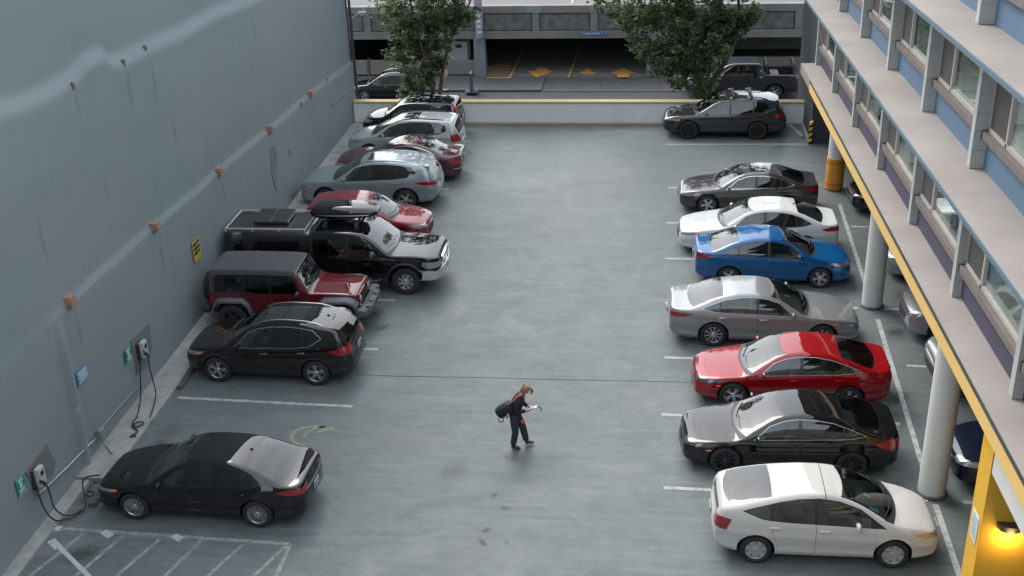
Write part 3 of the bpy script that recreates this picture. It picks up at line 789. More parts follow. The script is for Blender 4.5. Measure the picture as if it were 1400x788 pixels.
# ---- compact premium sedan
SPECS['ilx'] = car_spec(4.62, 1.79, 1.41, (.94, 3.61), .33,
    [(0, .60), (.04, .68), (.14, .745), (.5, .835), (.9, .895), (1.18, .94), (1.26, .965), (1.65, 1.16), (2.0, 1.32), (2.25, 1.38), (2.6, 1.41), (2.95, 1.40), (3.3, 1.345), (3.6, 1.265), (3.98, 1.125), (4.2, 1.07), (4.4, 1.055), (4.55, 1.045), (4.60, 1.0), (4.62, .90)],
    [(0, .57), (.3, .68), (.8, .78), (1.2, .84), (2, .885), (3, .92), (3.8, .95), (4.4, .97), (4.62, .87)],
    (1.2, 1.42, 2.06, 2.18, .05), (4.18, 4.05, 3.40, 3.43, .09),
    [('b', 1.55, .02), ('b', 2.45, .02), ('b', 3.3, .02), ('b', 3.55, .03), ('b', 3.82, .09), ('c', 3.5, .08), ('c', 3.2, .07), ('c', 2.8, .065), ('c', 2.4, .065), ('c', 2.2, .065), ('c', 1.9, .065)],
    [(1.4, 1.4), (2.5, 2.58), (3.34, 3.37), (4.1, 4.1)], (1.24, 2.54, 3.45), tumble=.53, rim='five', trim='chrome',
    lamp_regs=[('indicator', [(.5, .63), (.66, .65), (.68, .69), (.54, .68)], .3), ('headlight', [(-.2, .60), (.4, .625), (.62, .66), (.72, .73), (.4, .71), (-.2, .665)], .38), ('taillight', [(4.1, .93), (4.3, .82), (5.0, .80), (5.0, .93), (4.4, .955)], .42)],
    front_regs=[('grille', [(-.32, .50), (.32, .50), (.4, .64), (-.4, .64)], 'F'), ('lower_grille', [(-.6, .26), (.6, .26), (.5, .38), (-.5, .38)], 'F')],
    side_regs=[('trunk_lid', [(4.22, 1.3), (4.2, .97), (4.45, .94), (4.52, .7), (4.9, .70), (4.9, 1.3)], .003)],
    top_regs=[('sunroof', [(2.35, -.42), (2.85, -.42), (2.85, .42), (2.35, .42)], .003)], plate_z=.72)
# ---- older mid-size sedan
SPECS['accord'] = car_spec(4.83, 1.82, 1.455, (.95, 3.69), .325,
    [(0, .60), (.04, .68), (.15, .745), (.5, .83), (.95, .90), (1.3, .945), (1.38, .97), (1.8, 1.18), (2.15, 1.34), (2.4, 1.41), (2.75, 1.452), (3.05, 1.445), (3.4, 1.38), (3.65, 1.31), (4.05, 1.14), (4.25, 1.075), (4.5, 1.05), (4.74, 1.035), (4.81, .98), (4.83, .90)],
    [(0, .58), (.3, .69), (.8, .79), (1.3, .86), (2, .895), (3, .92), (4, .945), (4.5, .955), (4.83, .86)],
    (1.33, 1.55, 2.2, 2.3, .05), (4.22, 4.1, 3.42, 3.45, .09),
    [('b', 1.7, .02), ('b', 2.6, .02), ('b', 3.3, .02), ('b', 3.66, .04), ('b', 3.86, .14), ('c', 3.62, .08), ('c', 3.3, .07), ('c', 2.9, .065), ('c', 2.6, .065), ('c', 2.35, .065), ('c', 2.05, .065)],
    [(1.5, 1.5), (2.62, 2.70), (3.48, 3.51), (4.2, 4.2)], (1.36, 2.66, 3.55), tumble=.52, rim='five', trim='chrome', handle_mat='chrome',
    lamp_regs=[('headlight', [(-.2, .58), (.45, .61), (.72, .69), (.5, .73), (-.2, .68)], .40), ('taillight', [(4.35, .92), (4.5, .72), (5.1, .70), (5.1, .90), (4.6, .94)], .48)],
    front_regs=[('grille', [(-.4, .5), (.4, .5), (.45, .64), (-.45, .64)], 'F'), ('chrome_bar', [(-.8, .525), (.8, .525), (.8, .55), (-.8, .55)], 'R')],
    side_regs=[('trunk_lid', [(4.32, 1.3), (4.3, .96), (4.6, .93), (4.74, .7), (5.1, .70), (5.1, 1.3)], .003)], plate_z=.78)
# ---- crossovers, wagons
def suv_doors(k): return k
SPECS['rogue'] = car_spec(4.63, 1.84, 1.70, (.93, 3.635), .36,
    [(0, .72), (.04, .81), (.14, .885), (.45, .985), (.8, 1.04), (1.05, 1.075), (1.13, 1.11), (1.5, 1.33), (1.85, 1.53), (2.05, 1.605), (2.4, 1.665), (2.8, 1.69), (3.3, 1.675), (3.8, 1.625), (4.12, 1.575), (4.22, 1.53), (4.38, 1.34), (4.48, 1.19), (4.53, 1.10), (4.58, 1.0), (4.61, .92), (4.63, .80)],
    [(0, .68), (.3, .83), (.8, .94), (1.2, .98), (2, 1.01), (3, 1.04), (3.8, 1.10), (4.3, 1.12), (4.5, 1.02), (4.63, .78)],
    (1.08, 1.3, 1.94, 2.05, .05), None,
    [('b', 1.45, .02), ('b', 2.3, .02), ('b', 3.1, .02), ('b', 3.5, .03), ('b', 3.86, .22), ('c', 3.62, .10), ('c', 3.3, .085), ('c', 2.9, .08), ('c', 2.5, .075), ('c', 2.1, .075), ('c', 1.85, .07)],
    [(1.3, 1.3), (2.42, 2.50), (3.3, 3.36), (4.2, 4.2)], (1.16, 2.46, 3.42), tumble=.42, rim='twin5', trim='satin', privacy='privacy_glass', privacy_from=1, handle_mat='chrome',
    bot=[(0, .36), (.12, .28), (.5, .24), (.9, .25), (3.6, .25), (4.1, .28), (4.5, .36), (4.63, .44)], sill=.40, arch=.425, arch_clad=.05, tail=.76,
    clad=[('sill_trim', [(1.2, .1), (3.4, .1), (3.4, .36), (1.2, .36)])],
    lamp_regs=[('indicator', [(.36, .77), (.5, .79), (.52, .84), (.4, .83)], .3), ('headlight', [(-.2, .74), (.3, .75), (.52, .79), (.64, .88), (.3, .86), (-.2, .81)], .42), ('taillight', [(4.0, 1.0), (4.3, .90), (5.0, .92), (5.0, 1.02), (4.45, 1.13)], .5)],
    front_regs=[('grille', [(-.36, .50), (.36, .50), (.46, .78), (-.46, .78)], 'F'), ('lower_grille', [(-.6, .30), (.6, .30), (.5, .42), (-.5, .42)], 'F'), ('rear_glass', [(-.60, 1.16), (.60, 1.16), (.56, 1.49), (-.56, 1.49)], 'R'),
                ('glass_surround', [(-.64, 1.13), (.64, 1.13), (.6, 1.52), (-.6, 1.52)], 'R'), ('rear_trim', [(-.9, .3), (.9, .3), (.9, .55), (-.9, .55)], 'R')],
    side_regs=[('tailgate', [(4.10, 1.62), (4.42, 1.1), (4.44, .6), (5, .6), (5, 1.9), (4.1, 1.9)], .003)], rails=(2.0, 3.85, .05, 'satin'), spoiler=(4.05, 4.42, .05), plate_z=.86, fin=3.85,
    crown=[(0, .03), (.3, .05), (1.0, .07), (1.3, .10), (2.0, .065), (3, .05), (3.9, .05), (4.3, .05), (4.63, .03)],
    top_regs=[('black_roof', [(2.2, -.45), (2.72, -.45), (2.72, .45), (2.2, .45)], .003), ('black_roof2', [(2.76, -.45), (3.3, -.45), (3.3, .45), (2.76, .45)], .003)])
SPECS['highlander'] = car_spec(4.95, 1.93, 1.70, (.98, 3.83), .375,
    [(0, .74), (.04, .83), (.14, .91), (.45, 1.01), (.9, 1.06), (1.2, 1.095), (1.28, 1.13), (1.7, 1.36), (2.05, 1.56), (2.3, 1.635), (2.7, 1.69), (3.2, 1.695), (3.8, 1.665), (4.3, 1.605), (4.46, 1.57), (4.56, 1.50), (4.7, 1.32), (4.8, 1.17), (4.86, 1.08), (4.91, .98), (4.94, .9), (4.95, .80)],
    [(0, .70), (.3, .85), (.8, .95), (1.3, 1.0), (2, 1.03), (3, 1.06), (3.9, 1.11), (4.5, 1.15), (4.75, 1.05), (4.95, .78)],
    (1.22, 1.45, 2.14, 2.25, .05), None,
    [('b', 1.6, .02), ('b', 2.5, .02), ('b', 3.4, .03), ('b', 3.9, .06), ('b', 4.25, .18), ('c', 4.05, .10), ('c', 3.6, .085), ('c', 3.2, .08), ('c', 2.7, .075), ('c', 2.3, .075), ('c', 2.05, .07)],
    [(1.4, 1.4), (2.58, 2.66), (3.52, 3.58), (4.5, 4.5)], (1.3, 2.62, 3.6), tumble=.40, rim='five', trim='black_trim', privacy='privacy_glass', rc=.08,
    bot=[(0, .36), (.12, .28), (.5, .24), (.98, .25), (3.8, .25), (4.4, .28), (4.8, .36), (4.95, .44)], sill=.42, arch=.44, arch_clad=.04, tail=.76,
    lamp_regs=[('indicator', [(.3, .80), (.5, .82), (.5, .86), (.32, .85)], .3), ('headlight', [(-.2, .78), (.3, .79), (.6, .86), (.3, .88), (-.2, .85)], .44), ('taillight', [(4.2, 1.0), (4.4, .92), (5.3, .90), (5.3, .98), (4.6, 1.05)], .5)],
    front_regs=[('grille', [(-.5, .42), (.5, .42), (.6, .66), (-.6, .66)], 'F'), ('rear_glass', [(-.62, 1.14), (.62, 1.14), (.60, 1.46), (-.60, 1.46)], 'R'), ('glass_surround', [(-.66, 1.11), (.66, 1.11), (.64, 1.50), (-.64, 1.50)], 'R'), ('rear_trim', [(-.8, .3), (.8, .3), (.8, .5), (-.8, .5)], 'R')],
    side_regs=[('tailgate', [(4.42, 1.64), (4.74, 1.1), (4.76, .6), (5.3, .6), (5.3, 1.9), (4.4, 1.9)], .003)], spoiler=(4.35, 4.74, .05), plate_z=.86, rails=(2.2, 4.1, .02, 'satin'),
    top_regs=[('sunroof', [(2.45, -.42), (3.0, -.42), (3.0, .42), (2.45, .42)], .003)],
    crown=[(0, .03), (.3, .05), (1.2, .07), (1.5, .10), (2.2, .06), (3.2, .05), (4.2, .05), (4.6, .05), (4.95, .03)])
SPECS['outback'] = car_spec(4.86, 1.86, 1.66, (.99, 3.735), .375,
    [(0, .70), (.04, .80), (.14, .875), (.5, .985), (.9, 1.035), (1.2, 1.065), (1.28, 1.095), (1.7, 1.31), (2.05, 1.49), (2.3, 1.565), (2.7, 1.615), (3.2, 1.63), (3.8, 1.615), (4.25, 1.565), (4.4, 1.51), (4.6, 1.28), (4.72, 1.13), (4.78, 1.05), (4.82, .97), (4.85, .88), (4.86, .78)],
    [(0, .67), (.3, .83), (.8, .93), (1.3, .975), (2, 1.0), (3, 1.025), (3.9, 1.07), (4.4, 1.10), (4.7, 1.0), (4.86, .76)],
    (1.22, 1.45, 2.14, 2.25, .05), None,
    [('b', 1.6, .02), ('b', 2.5, .02), ('b', 3.4, .03), ('b', 3.9, .05), ('b', 4.2, .18), ('c', 4.0, .09), ('c', 3.6, .08), ('c', 3.2, .075), ('c', 2.7, .075), ('c', 2.3, .07), ('c', 2.05, .07)],
    [(1.4, 1.4), (2.58, 2.66), (3.5, 3.56), (4.4, 4.4)], (1.3, 2.62, 3.58), tumble=.44, rim='six', rim_mat='alloy_black', trim='black_trim', privacy='privacy_glass', mirror_mat='black_plastic',
    bot=[(0, .38), (.12, .30), (.5, .27), (.98, .27), (3.7, .27), (4.3, .30), (4.7, .38), (4.86, .46)], sill=.45, arch=.44, arch_clad=.07, tail=.74,
    clad=[('sill_trim', [(1.2, .1), (3.5, .1), (3.5, .42), (1.2, .42)]), ('bumper_trim', [(-.3, .1), (.9, .1), (.9, .52), (-.3, .56)]), ('bumper_trim', [(3.9, .1), (5.2, .1), (5.2, .60), (3.9, .52)])],
    lamp_regs=[('indicator', [(.42, .76), (.62, .78), (.62, .82), (.44, .81)], .3), ('headlight', [(-.2, .74), (.4, .76), (.62, .84), (.35, .86), (-.2, .82)], .46), ('taillight', [(4.3, 1.03), (4.45, .90), (5.3, .90), (5.3, 1.0), (4.55, 1.06)], .5)],
    front_regs=[('grille', [(-.5, .58), (.5, .58), (.46, .78), (-.46, .78)], 'F'), ('rear_glass', [(-.60, 1.12), (.60, 1.12), (.56, 1.44), (-.56, 1.44)], 'R'), ('glass_surround', [(-.64, 1.09), (.64, 1.09), (.6, 1.48), (-.6, 1.48)], 'R')],
    side_regs=[('tailgate', [(4.3, 1.6), (4.62, 1.06), (4.66, .6), (5.3, .6), (5.3, 1.9), (4.3, 1.9)], .003)], spoiler=(4.2, 4.55, .05), plate_z=.84, rails=(2.15, 4.1, .055, 'black_plastic'),
    crown=[(0, .03), (.3, .05), (1.2, .06), (1.5, .09), (2.2, .055), (3.2, .045), (4.2, .045), (4.6, .05), (4.86, .03)])
SPECS['rondo'] = car_spec(4.545, 1.82, 1.62, (.93, 3.63), .33,
    [(0, .66), (.04, .75), (.14, .82), (.45, .93), (.75, .99), (.95, 1.03), (1.03, 1.07), (1.4, 1.27), (1.8, 1.46), (2.05, 1.545), (2.4, 1.60), (2.8, 1.618), (3.3, 1.61), (3.85, 1.575), (4.15, 1.535), (4.25, 1.46), (4.36, 1.27), (4.43, 1.12), (4.48, 1.02), (4.52, .92), (4.54, .82), (4.545, .74)],
    [(0, .63), (.3, .78), (.7, .88), (1.0, .93), (2, .965), (3, .995), (3.8, 1.03), (4.2, 1.05), (4.4, .98), (4.545, .72)],
    (.98, 1.22, 1.94, 2.05, .05), None,
    [('b', 1.25, .02), ('b', 2.2, .02), ('b', 3.2, .02), ('b', 3.7, .04), ('b', 4.0, .16), ('c', 3.95, .16), ('c', 3.7, .08), ('c', 3.2, .075), ('c', 2.6, .075), ('c', 2.1, .07), ('c', 1.75, .07)],
    [(1.1, 1.1), (2.3, 2.38), (3.2, 3.25), (3.5, 3.53), (4.2, 4.2)], (1.1, 2.34, 3.34), tumble=.38, rim='five', trim='black_trim', tail=.76, seat_mat='seat_grey',
    lamp_regs=[('headlight', [(-.2, .66), (.4, .68), (.7, .80), (.35, .83), (-.2, .76)], .42), ('taillight', [(4.14, 1.06), (4.2, .78), (5.0, .78), (5.0, 1.0), (4.4, 1.08)], .54)],
    front_regs=[('grille', [(-.36, .54), (.36, .54), (.4, .70), (-.4, .70)], 'F'), ('rear_glass', [(-.60, 1.06), (.60, 1.06), (.58, 1.46), (-.58, 1.46)], 'R'), ('glass_surround', [(-.63, 1.04), (.63, 1.04), (.61, 1.49), (-.61, 1.49)], 'R')],
    side_regs=[('tailgate', [(4.16, 1.6), (4.34, 1.0), (4.36, .6), (5, .6), (5, 1.9), (4.16, 1.9)], .003)], rails=(2.0, 3.9, .025, 'black_plastic'), plate_z=.86, sill=.34,
    top_regs=[('sunroof', [(2.25, -.42), (2.85, -.42), (2.85, .42), (2.25, .42)], .003)],
    crown=[(0, .03), (.3, .05), (1.0, .06), (1.3, .09), (2.0, .055), (3, .045), (3.9, .045), (4.3, .04), (4.545, .03)])
SPECS['soul'] = car_spec(4.12, 1.79, 1.61, (.82, 3.38), .33,
    [(0, .70), (.04, .80), (.14, .88), (.4, .99), (.7, 1.05), (.92, 1.085), (1.0, 1.12), (1.3, 1.32), (1.6, 1.50), (1.8, 1.565), (2.1, 1.60), (2.6, 1.61), (3.2, 1.60), (3.7, 1.58), (3.88, 1.54), (3.95, 1.44), (4.0, 1.25), (4.04, 1.1), (4.07, .98), (4.1, .86), (4.11, .8), (4.12, .74)],
    [(0, .66), (.3, .82), (.7, .94), (1.0, .98), (2, 1.02), (3, 1.06), (3.6, 1.10), (3.9, 1.08), (4.12, .72)],
    (.95, 1.15, 1.7, 1.8, .05), None,
    [('b', 1.25, .02), ('b', 2.2, .02), ('b', 3.0, .02), ('b', 3.55, .03), ('c', 3.6, .10), ('c', 3.0, .085), ('c', 2.4, .08), ('c', 1.9, .075), ('c', 1.65, .07)],
    [(1.1, 1.1), (2.05, 2.13), (2.95, 3.05), (4.2, 4.2)], (1.02, 2.09, 3.0), tumble=.30, rim='five', trim='black_trim', tail=.80, privacy='privacy_glass',
    lamp_regs=[('headlight', [(-.2, .76), (.25, .77), (.52, .88), (.3, .91), (-.2, .86)], .44), ('taillight', [(3.78, 1.48), (3.86, 1.0), (4.6, 1.0), (4.6, 1.48)], .50)],
    front_regs=[('grille', [(-.5, .36), (.5, .36), (.55, .56), (-.55, .56)], 'F'), ('rear_glass', [(-.52, 1.1), (.52, 1.1), (.5, 1.46), (-.5, 1.46)], 'R'), ('glass_surround', [(-.55, 1.07), (.55, 1.07), (.53, 1.5), (-.53, 1.5)], 'R')],
    side_regs=[('tailgate', [(3.86, 1.6), (3.97, 1.0), (3.98, .6), (4.6, .6), (4.6, 1.9), (3.86, 1.9)], .003)], plate_z=.86, sill=.36,
    crown=[(0, .03), (.3, .05), (1.0, .06), (1.2, .09), (1.8, .055), (2.6, .045), (3.6, .045), (3.9, .04), (4.12, .03)])
# ---- small red hatchback
SPECS['hatch'] = car_spec(4.25, 1.76, 1.50, (.85, 3.42), .32,
    [(0, .62), (.04, .70), (.14, .77), (.4, .86), (.75, .93), (1.0, .975), (1.08, 1.01), (1.45, 1.22), (1.8, 1.39), (2.0, 1.45), (2.4, 1.495), (2.8, 1.49), (3.3, 1.45), (3.7, 1.38), (3.85, 1.33), (4.02, 1.14), (4.12, 1.02), (4.18, .94), (4.22, .86), (4.25, .74)],
    [(0, .58), (.3, .71), (.7, .81), (1.1, .87), (2, .91), (3, .95), (3.7, .99), (4.0, .99), (4.25, .72)],
    (1.03, 1.25, 1.85, 1.95, .05), None,
    [('b', 1.38, .02), ('b', 2.2, .02), ('b', 3.0, .02), ('b', 3.35, .04), ('b', 3.5, .12), ('c', 3.3, .08), ('c', 2.9, .075), ('c', 2.4, .07), ('c', 2.0, .07), ('c', 1.72, .065)],
    [(1.3, 1.3), (2.3, 2.38), (3.1, 3.14), (4.0, 4.0)], (1.12, 2.34, 3.15), tumble=.46, rim='five', tail=.76,
    lamp_regs=[('headlight', [(-.2, .62), (.35, .64), (.62, .75), (.35, .76), (-.2, .70)], .42), ('taillight', [(3.85, .98), (4.0, .82), (4.7, .82), (4.7, .95), (4.1, 1.0)], .5)],
    front_regs=[('grille', [(-.45, .34), (.45, .34), (.5, .58), (-.5, .58)], 'F'), ('rear_glass', [(-.55, 1.02), (.55, 1.02), (.5, 1.3), (-.5, 1.3)], 'R')])
# ---- heavy pickup with a canopy over its bed
SPECS['ram'] = car_spec(6.50, 2.02, 1.95, (1.03, 5.20), .42,
    [(0, .98), (.03, 1.10), (.1, 1.16), (.4, 1.235), (.9, 1.275), (1.38, 1.30), (1.45, 1.33), (1.8, 1.60), (2.12, 1.82), (2.3, 1.89), (2.7, 1.935), (3.3, 1.945), (3.72, 1.93), (3.80, 1.90), (3.84, 1.88), (3.9, 1.90), (4.5, 1.915), (5.9, 1.915), (6.39, 1.90), (6.45, 1.85), (6.47, 1.6), (6.49, 1.3), (6.50, 1.1)],
    [(0, .90), (.3, 1.08), (.8, 1.14), (1.4, 1.175), (2.5, 1.20), (3.8, 1.22), (5.9, 1.22), (6.42, 1.22), (6.50, 1.08)],
    (1.40, 1.55, 2.18, 2.28, .055), None,
    [('b', 1.78, .02), ('b', 2.3, .02), ('b', 3.0, .02), ('b', 3.62, .02), ('c', 3.60, .11), ('c', 3.2, .10), ('c', 2.7, .095), ('c', 2.35, .09), ('c', 2.18, .085)],
    [(1.5, 1.5), (2.66, 2.76), (4.0, 4.0)], (1.55, 2.7, 3.66), tumble=.19, rim='truck', bumpers=False, trim='black_trim', privacy='privacy_glass', rc=.06, mirror=None,
    bot=[(0, .62), (.1, .52), (.5, .48), (1.0, .5), (4.8, .52), (5.9, .52), (6.50, .6)], sill=.55, arch=.53, arch_dz=.03, tail=.86, nose=.70, bulge=(.05, .03), wd=.27, interior=True,
    prof=[(0, .93), (.08, .965), (.2, .98), (.42, .99), (.6, 1.0), (.78, .995), (.92, .985), (1, .965)],
    lamp_regs=[('headlight', [(-.2, .88), (.3, .86), (.52, .93), (.50, 1.06), (.2, 1.04), (-.2, 1.02)], .60), ('taillight', [(6.37, 1.18), (6.37, .85), (6.9, .85), (6.9, 1.18)], .78)],
    front_regs=[('grille', [(-.50, .74), (.50, .74), (.56, 1.06), (.4, 1.10), (-.4, 1.10), (-.56, 1.06)], 'F'), ('rear_glass', [(-.6, 1.32), (.6, 1.32), (.55, 1.72), (-.55, 1.72)], 'R')],
    side_regs=[('bed_gap', [(3.79, .4), (3.825, .4), (3.825, 1.25), (3.79, 1.25)], 0), ('canopy_gap', [(3.76, 1.25), (3.84, 1.25), (3.84, 2.1), (3.76, 2.1)], 0), ('canopy_window', [(4.15, 1.32), (6.15, 1.32), (6.15, 1.64), (4.15, 1.64)], .002), ('canopy', [(3.84, 1.24), (6.9, 1.24), (6.9, 2.2), (3.84, 2.2)], .002)],
    mats={'bed_gap': 'underbody', 'canopy_gap': 'underbody', 'canopy_window': 'black_glass', 'canopy': 'canopy_black'}, plate_z=.7,
    crown=[(0, .02), (.3, .04), (1.3, .05), (1.6, .08), (2.3, .05), (3.3, .04), (5.0, .035), (6.50, .02)])
SPECS['ram']['mirror'] = (1.95, 1.26); SPECS['ram']['mirror_k'] = 1.6; SPECS['ram']['mirror_mat'] = 'black_plastic'
# ---- street pickup with an open bed
SPECS['ford'] = car_spec(5.89, 2.03, 1.93, (.97, 4.65), .40,
    [(0, .98), (.03, 1.10), (.1, 1.16), (.4, 1.23), (.9, 1.27), (1.38, 1.30), (1.45, 1.33), (1.8, 1.59), (2.12, 1.80), (2.3, 1.87), (2.7, 1.915), (3.3, 1.92), (3.85, 1.90), (3.93, 1.84), (4.0, 1.56), (4.03, 1.36), (4.08, 1.335), (5.0, 1.33), (5.8, 1.33), (5.86, 1.30), (5.88, 1.2), (5.89, 1.1)],
    [(0, .90), (.3, 1.08), (.8, 1.14), (1.4, 1.17), (2.5, 1.20), (3.8, 1.22), (4.1, 1.29), (5.5, 1.29), (5.8, 1.28), (5.89, 1.08)],
    (1.40, 1.55, 2.18, 2.28, .055), None,
    [('b', 1.78, .02), ('b', 2.3, .02), ('b', 3.0, .02), ('b', 3.7, .02), ('c', 3.68, .11), ('c', 3.2, .10), ('c', 2.7, .095), ('c', 2.35, .09), ('c', 2.18, .085)],
    [(1.5, 1.5), (2.7, 2.8), (4.0, 4.0)], (1.55, 2.75, 3.72), tumble=.26, rim='six', trim='black_trim', rc=.06, privacy='privacy_glass',
    bot=[(0, .62), (.1, .50), (.5, .46), (1.0, .48), (4.6, .5), (5.4, .5), (5.89, .58)], sill=.52, arch=.50, arch_dz=.03, tail=.88, nose=.72, bulge=(.05, .02), wd=.26, arch_clad=.06,
    prof=[(0, .93), (.08, .965), (.2, .98), (.42, .99), (.6, 1.0), (.78, .995), (.92, .985), (1, .965)],
    lamp_regs=[('headlight', [(-.2, .86), (.3, .85), (.42, .9), (.42, 1.06), (.2, 1.04), (-.2, 1.02)], .62), ('taillight', [(5.72, 1.24), (5.72, .92), (6.3, .92), (6.3, 1.24)], .82)],
    front_regs=[('grille', [(-.60, .72), (.60, .72), (.62, 1.06), (-.62, 1.06)], 'F')],
    top_regs=[('bed_opening', [(4.12, -.80), (5.74, -.80), (5.74, .80), (4.12, .80)], 0)],
    side_regs=[('bed_gap', [(4.03, .4), (4.055, .4), (4.055, 1.3), (4.03, 1.3)], 0)], mats={'bed_gap': 'underbody', 'bed_opening': 'underbody'}, plate_z=.72,
    crown=[(0, .02), (.3, .04), (1.3, .05), (1.6, .08), (2.3, .05), (3.3, .04), (3.95, .03), (4.1, .01), (5.89, .01)])
SPECS['ford']['mirror'] = (1.95, 1.26); SPECS['ford']['mirror_k'] = 1.4; SPECS['ford']['mirror_mat'] = 'black_plastic'
# ---- boxy soft-top four-by-four (front mudguards, bumpers, spare wheel are separate parts)
SPECS['jeep'] = car_spec(4.20, 1.60, 1.86, (.62, 3.56), .41,
    [(0, 1.06), (.02, 1.10), (.06, 1.125), (.4, 1.16), (1.0, 1.19), (1.28, 1.205), (1.34, 1.24), (1.5, 1.50), (1.64, 1.74), (1.70, 1.80), (1.78, 1.825), (2.2, 1.85), (3.0, 1.855), (3.8, 1.84), (4.08, 1.82), (4.14, 1.77), (4.17, 1.5), (4.19, 1.3), (4.20, 1.15)],
    [(0, .98), (.1, 1.05), (.6, 1.085), (1.3, 1.12), (2, 1.13), (3.5, 1.13), (4.1, 1.13), (4.2, 1.08)],
    (1.32, 1.36, 1.66, 1.67, .05), None,
    [('b', 1.56, .02), ('b', 2.5, .02), ('b', 4.02, .02), ('c', 3.98, .13), ('c', 3.4, .12), ('c', 2.5, .12), ('c', 1.9, .12), ('c', 1.74, .11)],
    [(1.45, 1.45), (2.36, 2.46), (3.1, 3.22), (4.1, 4.1)], (1.36, 2.42, 3.12), tumble=.16, rim='offroad', trim='canvas_dark', rc=.05, rim_mat='alloy_dark', privacy='privacy_glass', privacy_from=0,
    plan=[(0, .80), (.03, .83), (.12, .84), (1.1, .90), (1.3, .97), (1.6, 1), (3.9, 1), (4.1, .985), (4.17, .96), (4.2, .93)], bot=[(0, .62), (.1, .56), (4.1, .56), (4.2, .60)], sill=.60, arch=.47, arch_dz=.06, bulge=(.0, .0), wd=.27, yw=.78,
    prof=[(0, .985), (.1, .99), (.3, 1.0), (.5, 1.0), (.8, 1.0), (1, .99)],
    front_regs=[], lamp_regs=[('taillight', [(4.1, 1.05), (4.1, .86), (4.5, .86), (4.5, 1.05)], .68)],
    side_regs=[('soft_top', [(1.70, 1.62), (1.66, 1.9), (4.6, 1.95), (4.6, 1.16), (4.06, 1.15), (4.06, 1.62)], 0)],
    crown=[(0, .02), (.3, .03), (1.2, .035), (1.4, .03), (1.8, .04), (3, .045), (4.2, .03)], plates=(), cowl=False, bumpers=False, mirror=(1.62, 1.16), mirror_mat='black_plastic', mirror_k=1.2,
    top_regs=[])
mat('canopy_black', (.012, .012, .013), .3, 0, .6, var=.2, scale=4); mat('canvas_dark', (.03, .032, .034), .8)
# ================================================================== the setting
SZ = -2.5                 # street level; the parking deck is z = 0
WALL_X = -12.6
def shear(y): return -.033*(y-20)          # floors and ledges fall slightly against the sloping deck

# ---- materials of the place
def ground_mat():
    m, t, b = new_mat('deck_coating'); N = t.nodes; Lk = t.links
    tc = N.new('ShaderNodeTexCoord')
    def noise(scale, stretch, detail=8, rough=.6, dist=0):
        mp = N.new('ShaderNodeMapping'); mp.inputs['Scale'].default_value = stretch; Lk.new(tc.outputs['Object'], mp.inputs['Vector'])
        n = N.new('ShaderNodeTexNoise'); n.inputs['Scale'].default_value = scale; n.inputs['Detail'].default_value = detail; n.inputs['Roughness'].default_value = rough; n.inputs['Distortion'].default_value = dist
        Lk.new(mp.outputs[0], n.inputs['Vector']); return n.outputs['Fac']
    def rng(v, a, b_, c, d):
        r = N.new('ShaderNodeMapRange'); r.inputs['From Min'].default_value = a; r.inputs['From Max'].default_value = b_; r.inputs['To Min'].default_value = c; r.inputs['To Max'].default_value = d; Lk.new(v, r.inputs['Value']); return r.outputs[0]
    def mix(f, a, bcol):
        x = N.new('ShaderNodeMix'); x.data_type = 'RGBA'; Lk.new(f, x.inputs['Factor'])
        for k, v in (('A', a), ('B', bcol)):
            if isinstance(v, tuple): x.inputs[k].default_value = (*v, 1)
            else: Lk.new(v, x.inputs[k])
        return x.outputs['Result']
    big = noise(.10, (1, 1, 1), 6, .55, .6); strk = noise(1.0, (.55, 6.5, 1), 10, .72, .3); fine = noise(7, (.7, 1.3, 1), 12, .82); spot = noise(1.7, (1, 1, 1), 9, .7, .4); patch = noise(.3, (.8, 1.1, 1), 13, .78, 1.0); mid = noise(1.1, (.8, 1.2, 1), 13, .82, .3); speck = noise(30, (.6, 1.2, 1), 4, .6)
    c = mix(rng(big, .35, .65, 0, 1), (0.083, 0.101, 0.104), (0.100, 0.117, 0.119))
    c = mix(rng(mid, .40, .62, 0, .6), c, (0.125, 0.140, 0.140))
    c = mix(rng(strk, .52, .70, 0, .6), c, (0.165, 0.178, 0.177))
    c = mix(rng(strk, .46, .30, 0, .55), c, (0.049, 0.061, 0.064))
    c = mix(rng(patch, .53, .64, 0, .65), c, (0.168, 0.180, 0.177))
    c = mix(rng(patch, .45, .33, 0, .6), c, (0.055, 0.069, 0.073))
    c = mix(rng(fine, .54, .68, 0, .5), c, (0.174, 0.187, 0.184))
    c = mix(rng(fine, .46, .32, 0, .5), c, (0.049, 0.059, 0.061))
    c = mix(rng(spot, .64, .70, 0, .5), c, (0.040, 0.047, 0.047))
    c = mix(rng(speck, .66, .72, 0, .6), c, (0.032, 0.037, 0.037))
    # old tyre-path grime where the cars stand, worn lighter drive lane in between
    Lk.new(c, b.inputs['Base Color'])
    Lk.new(rng(mid, .3, .7, .60, .42), b.inputs['Roughness'])
    b.inputs['Specular IOR Level'].default_value = .45
    bp = N.new('ShaderNodeBump'); bp.inputs['Strength'].default_value = .25; bp.inputs['Distance'].default_value = .01
    Lk.new(noise(30, (.5, 1.5, 1), 6), bp.inputs['Height']); Lk.new(bp.outputs[0], b.inputs['Normal'])
    return m
ground_mat()
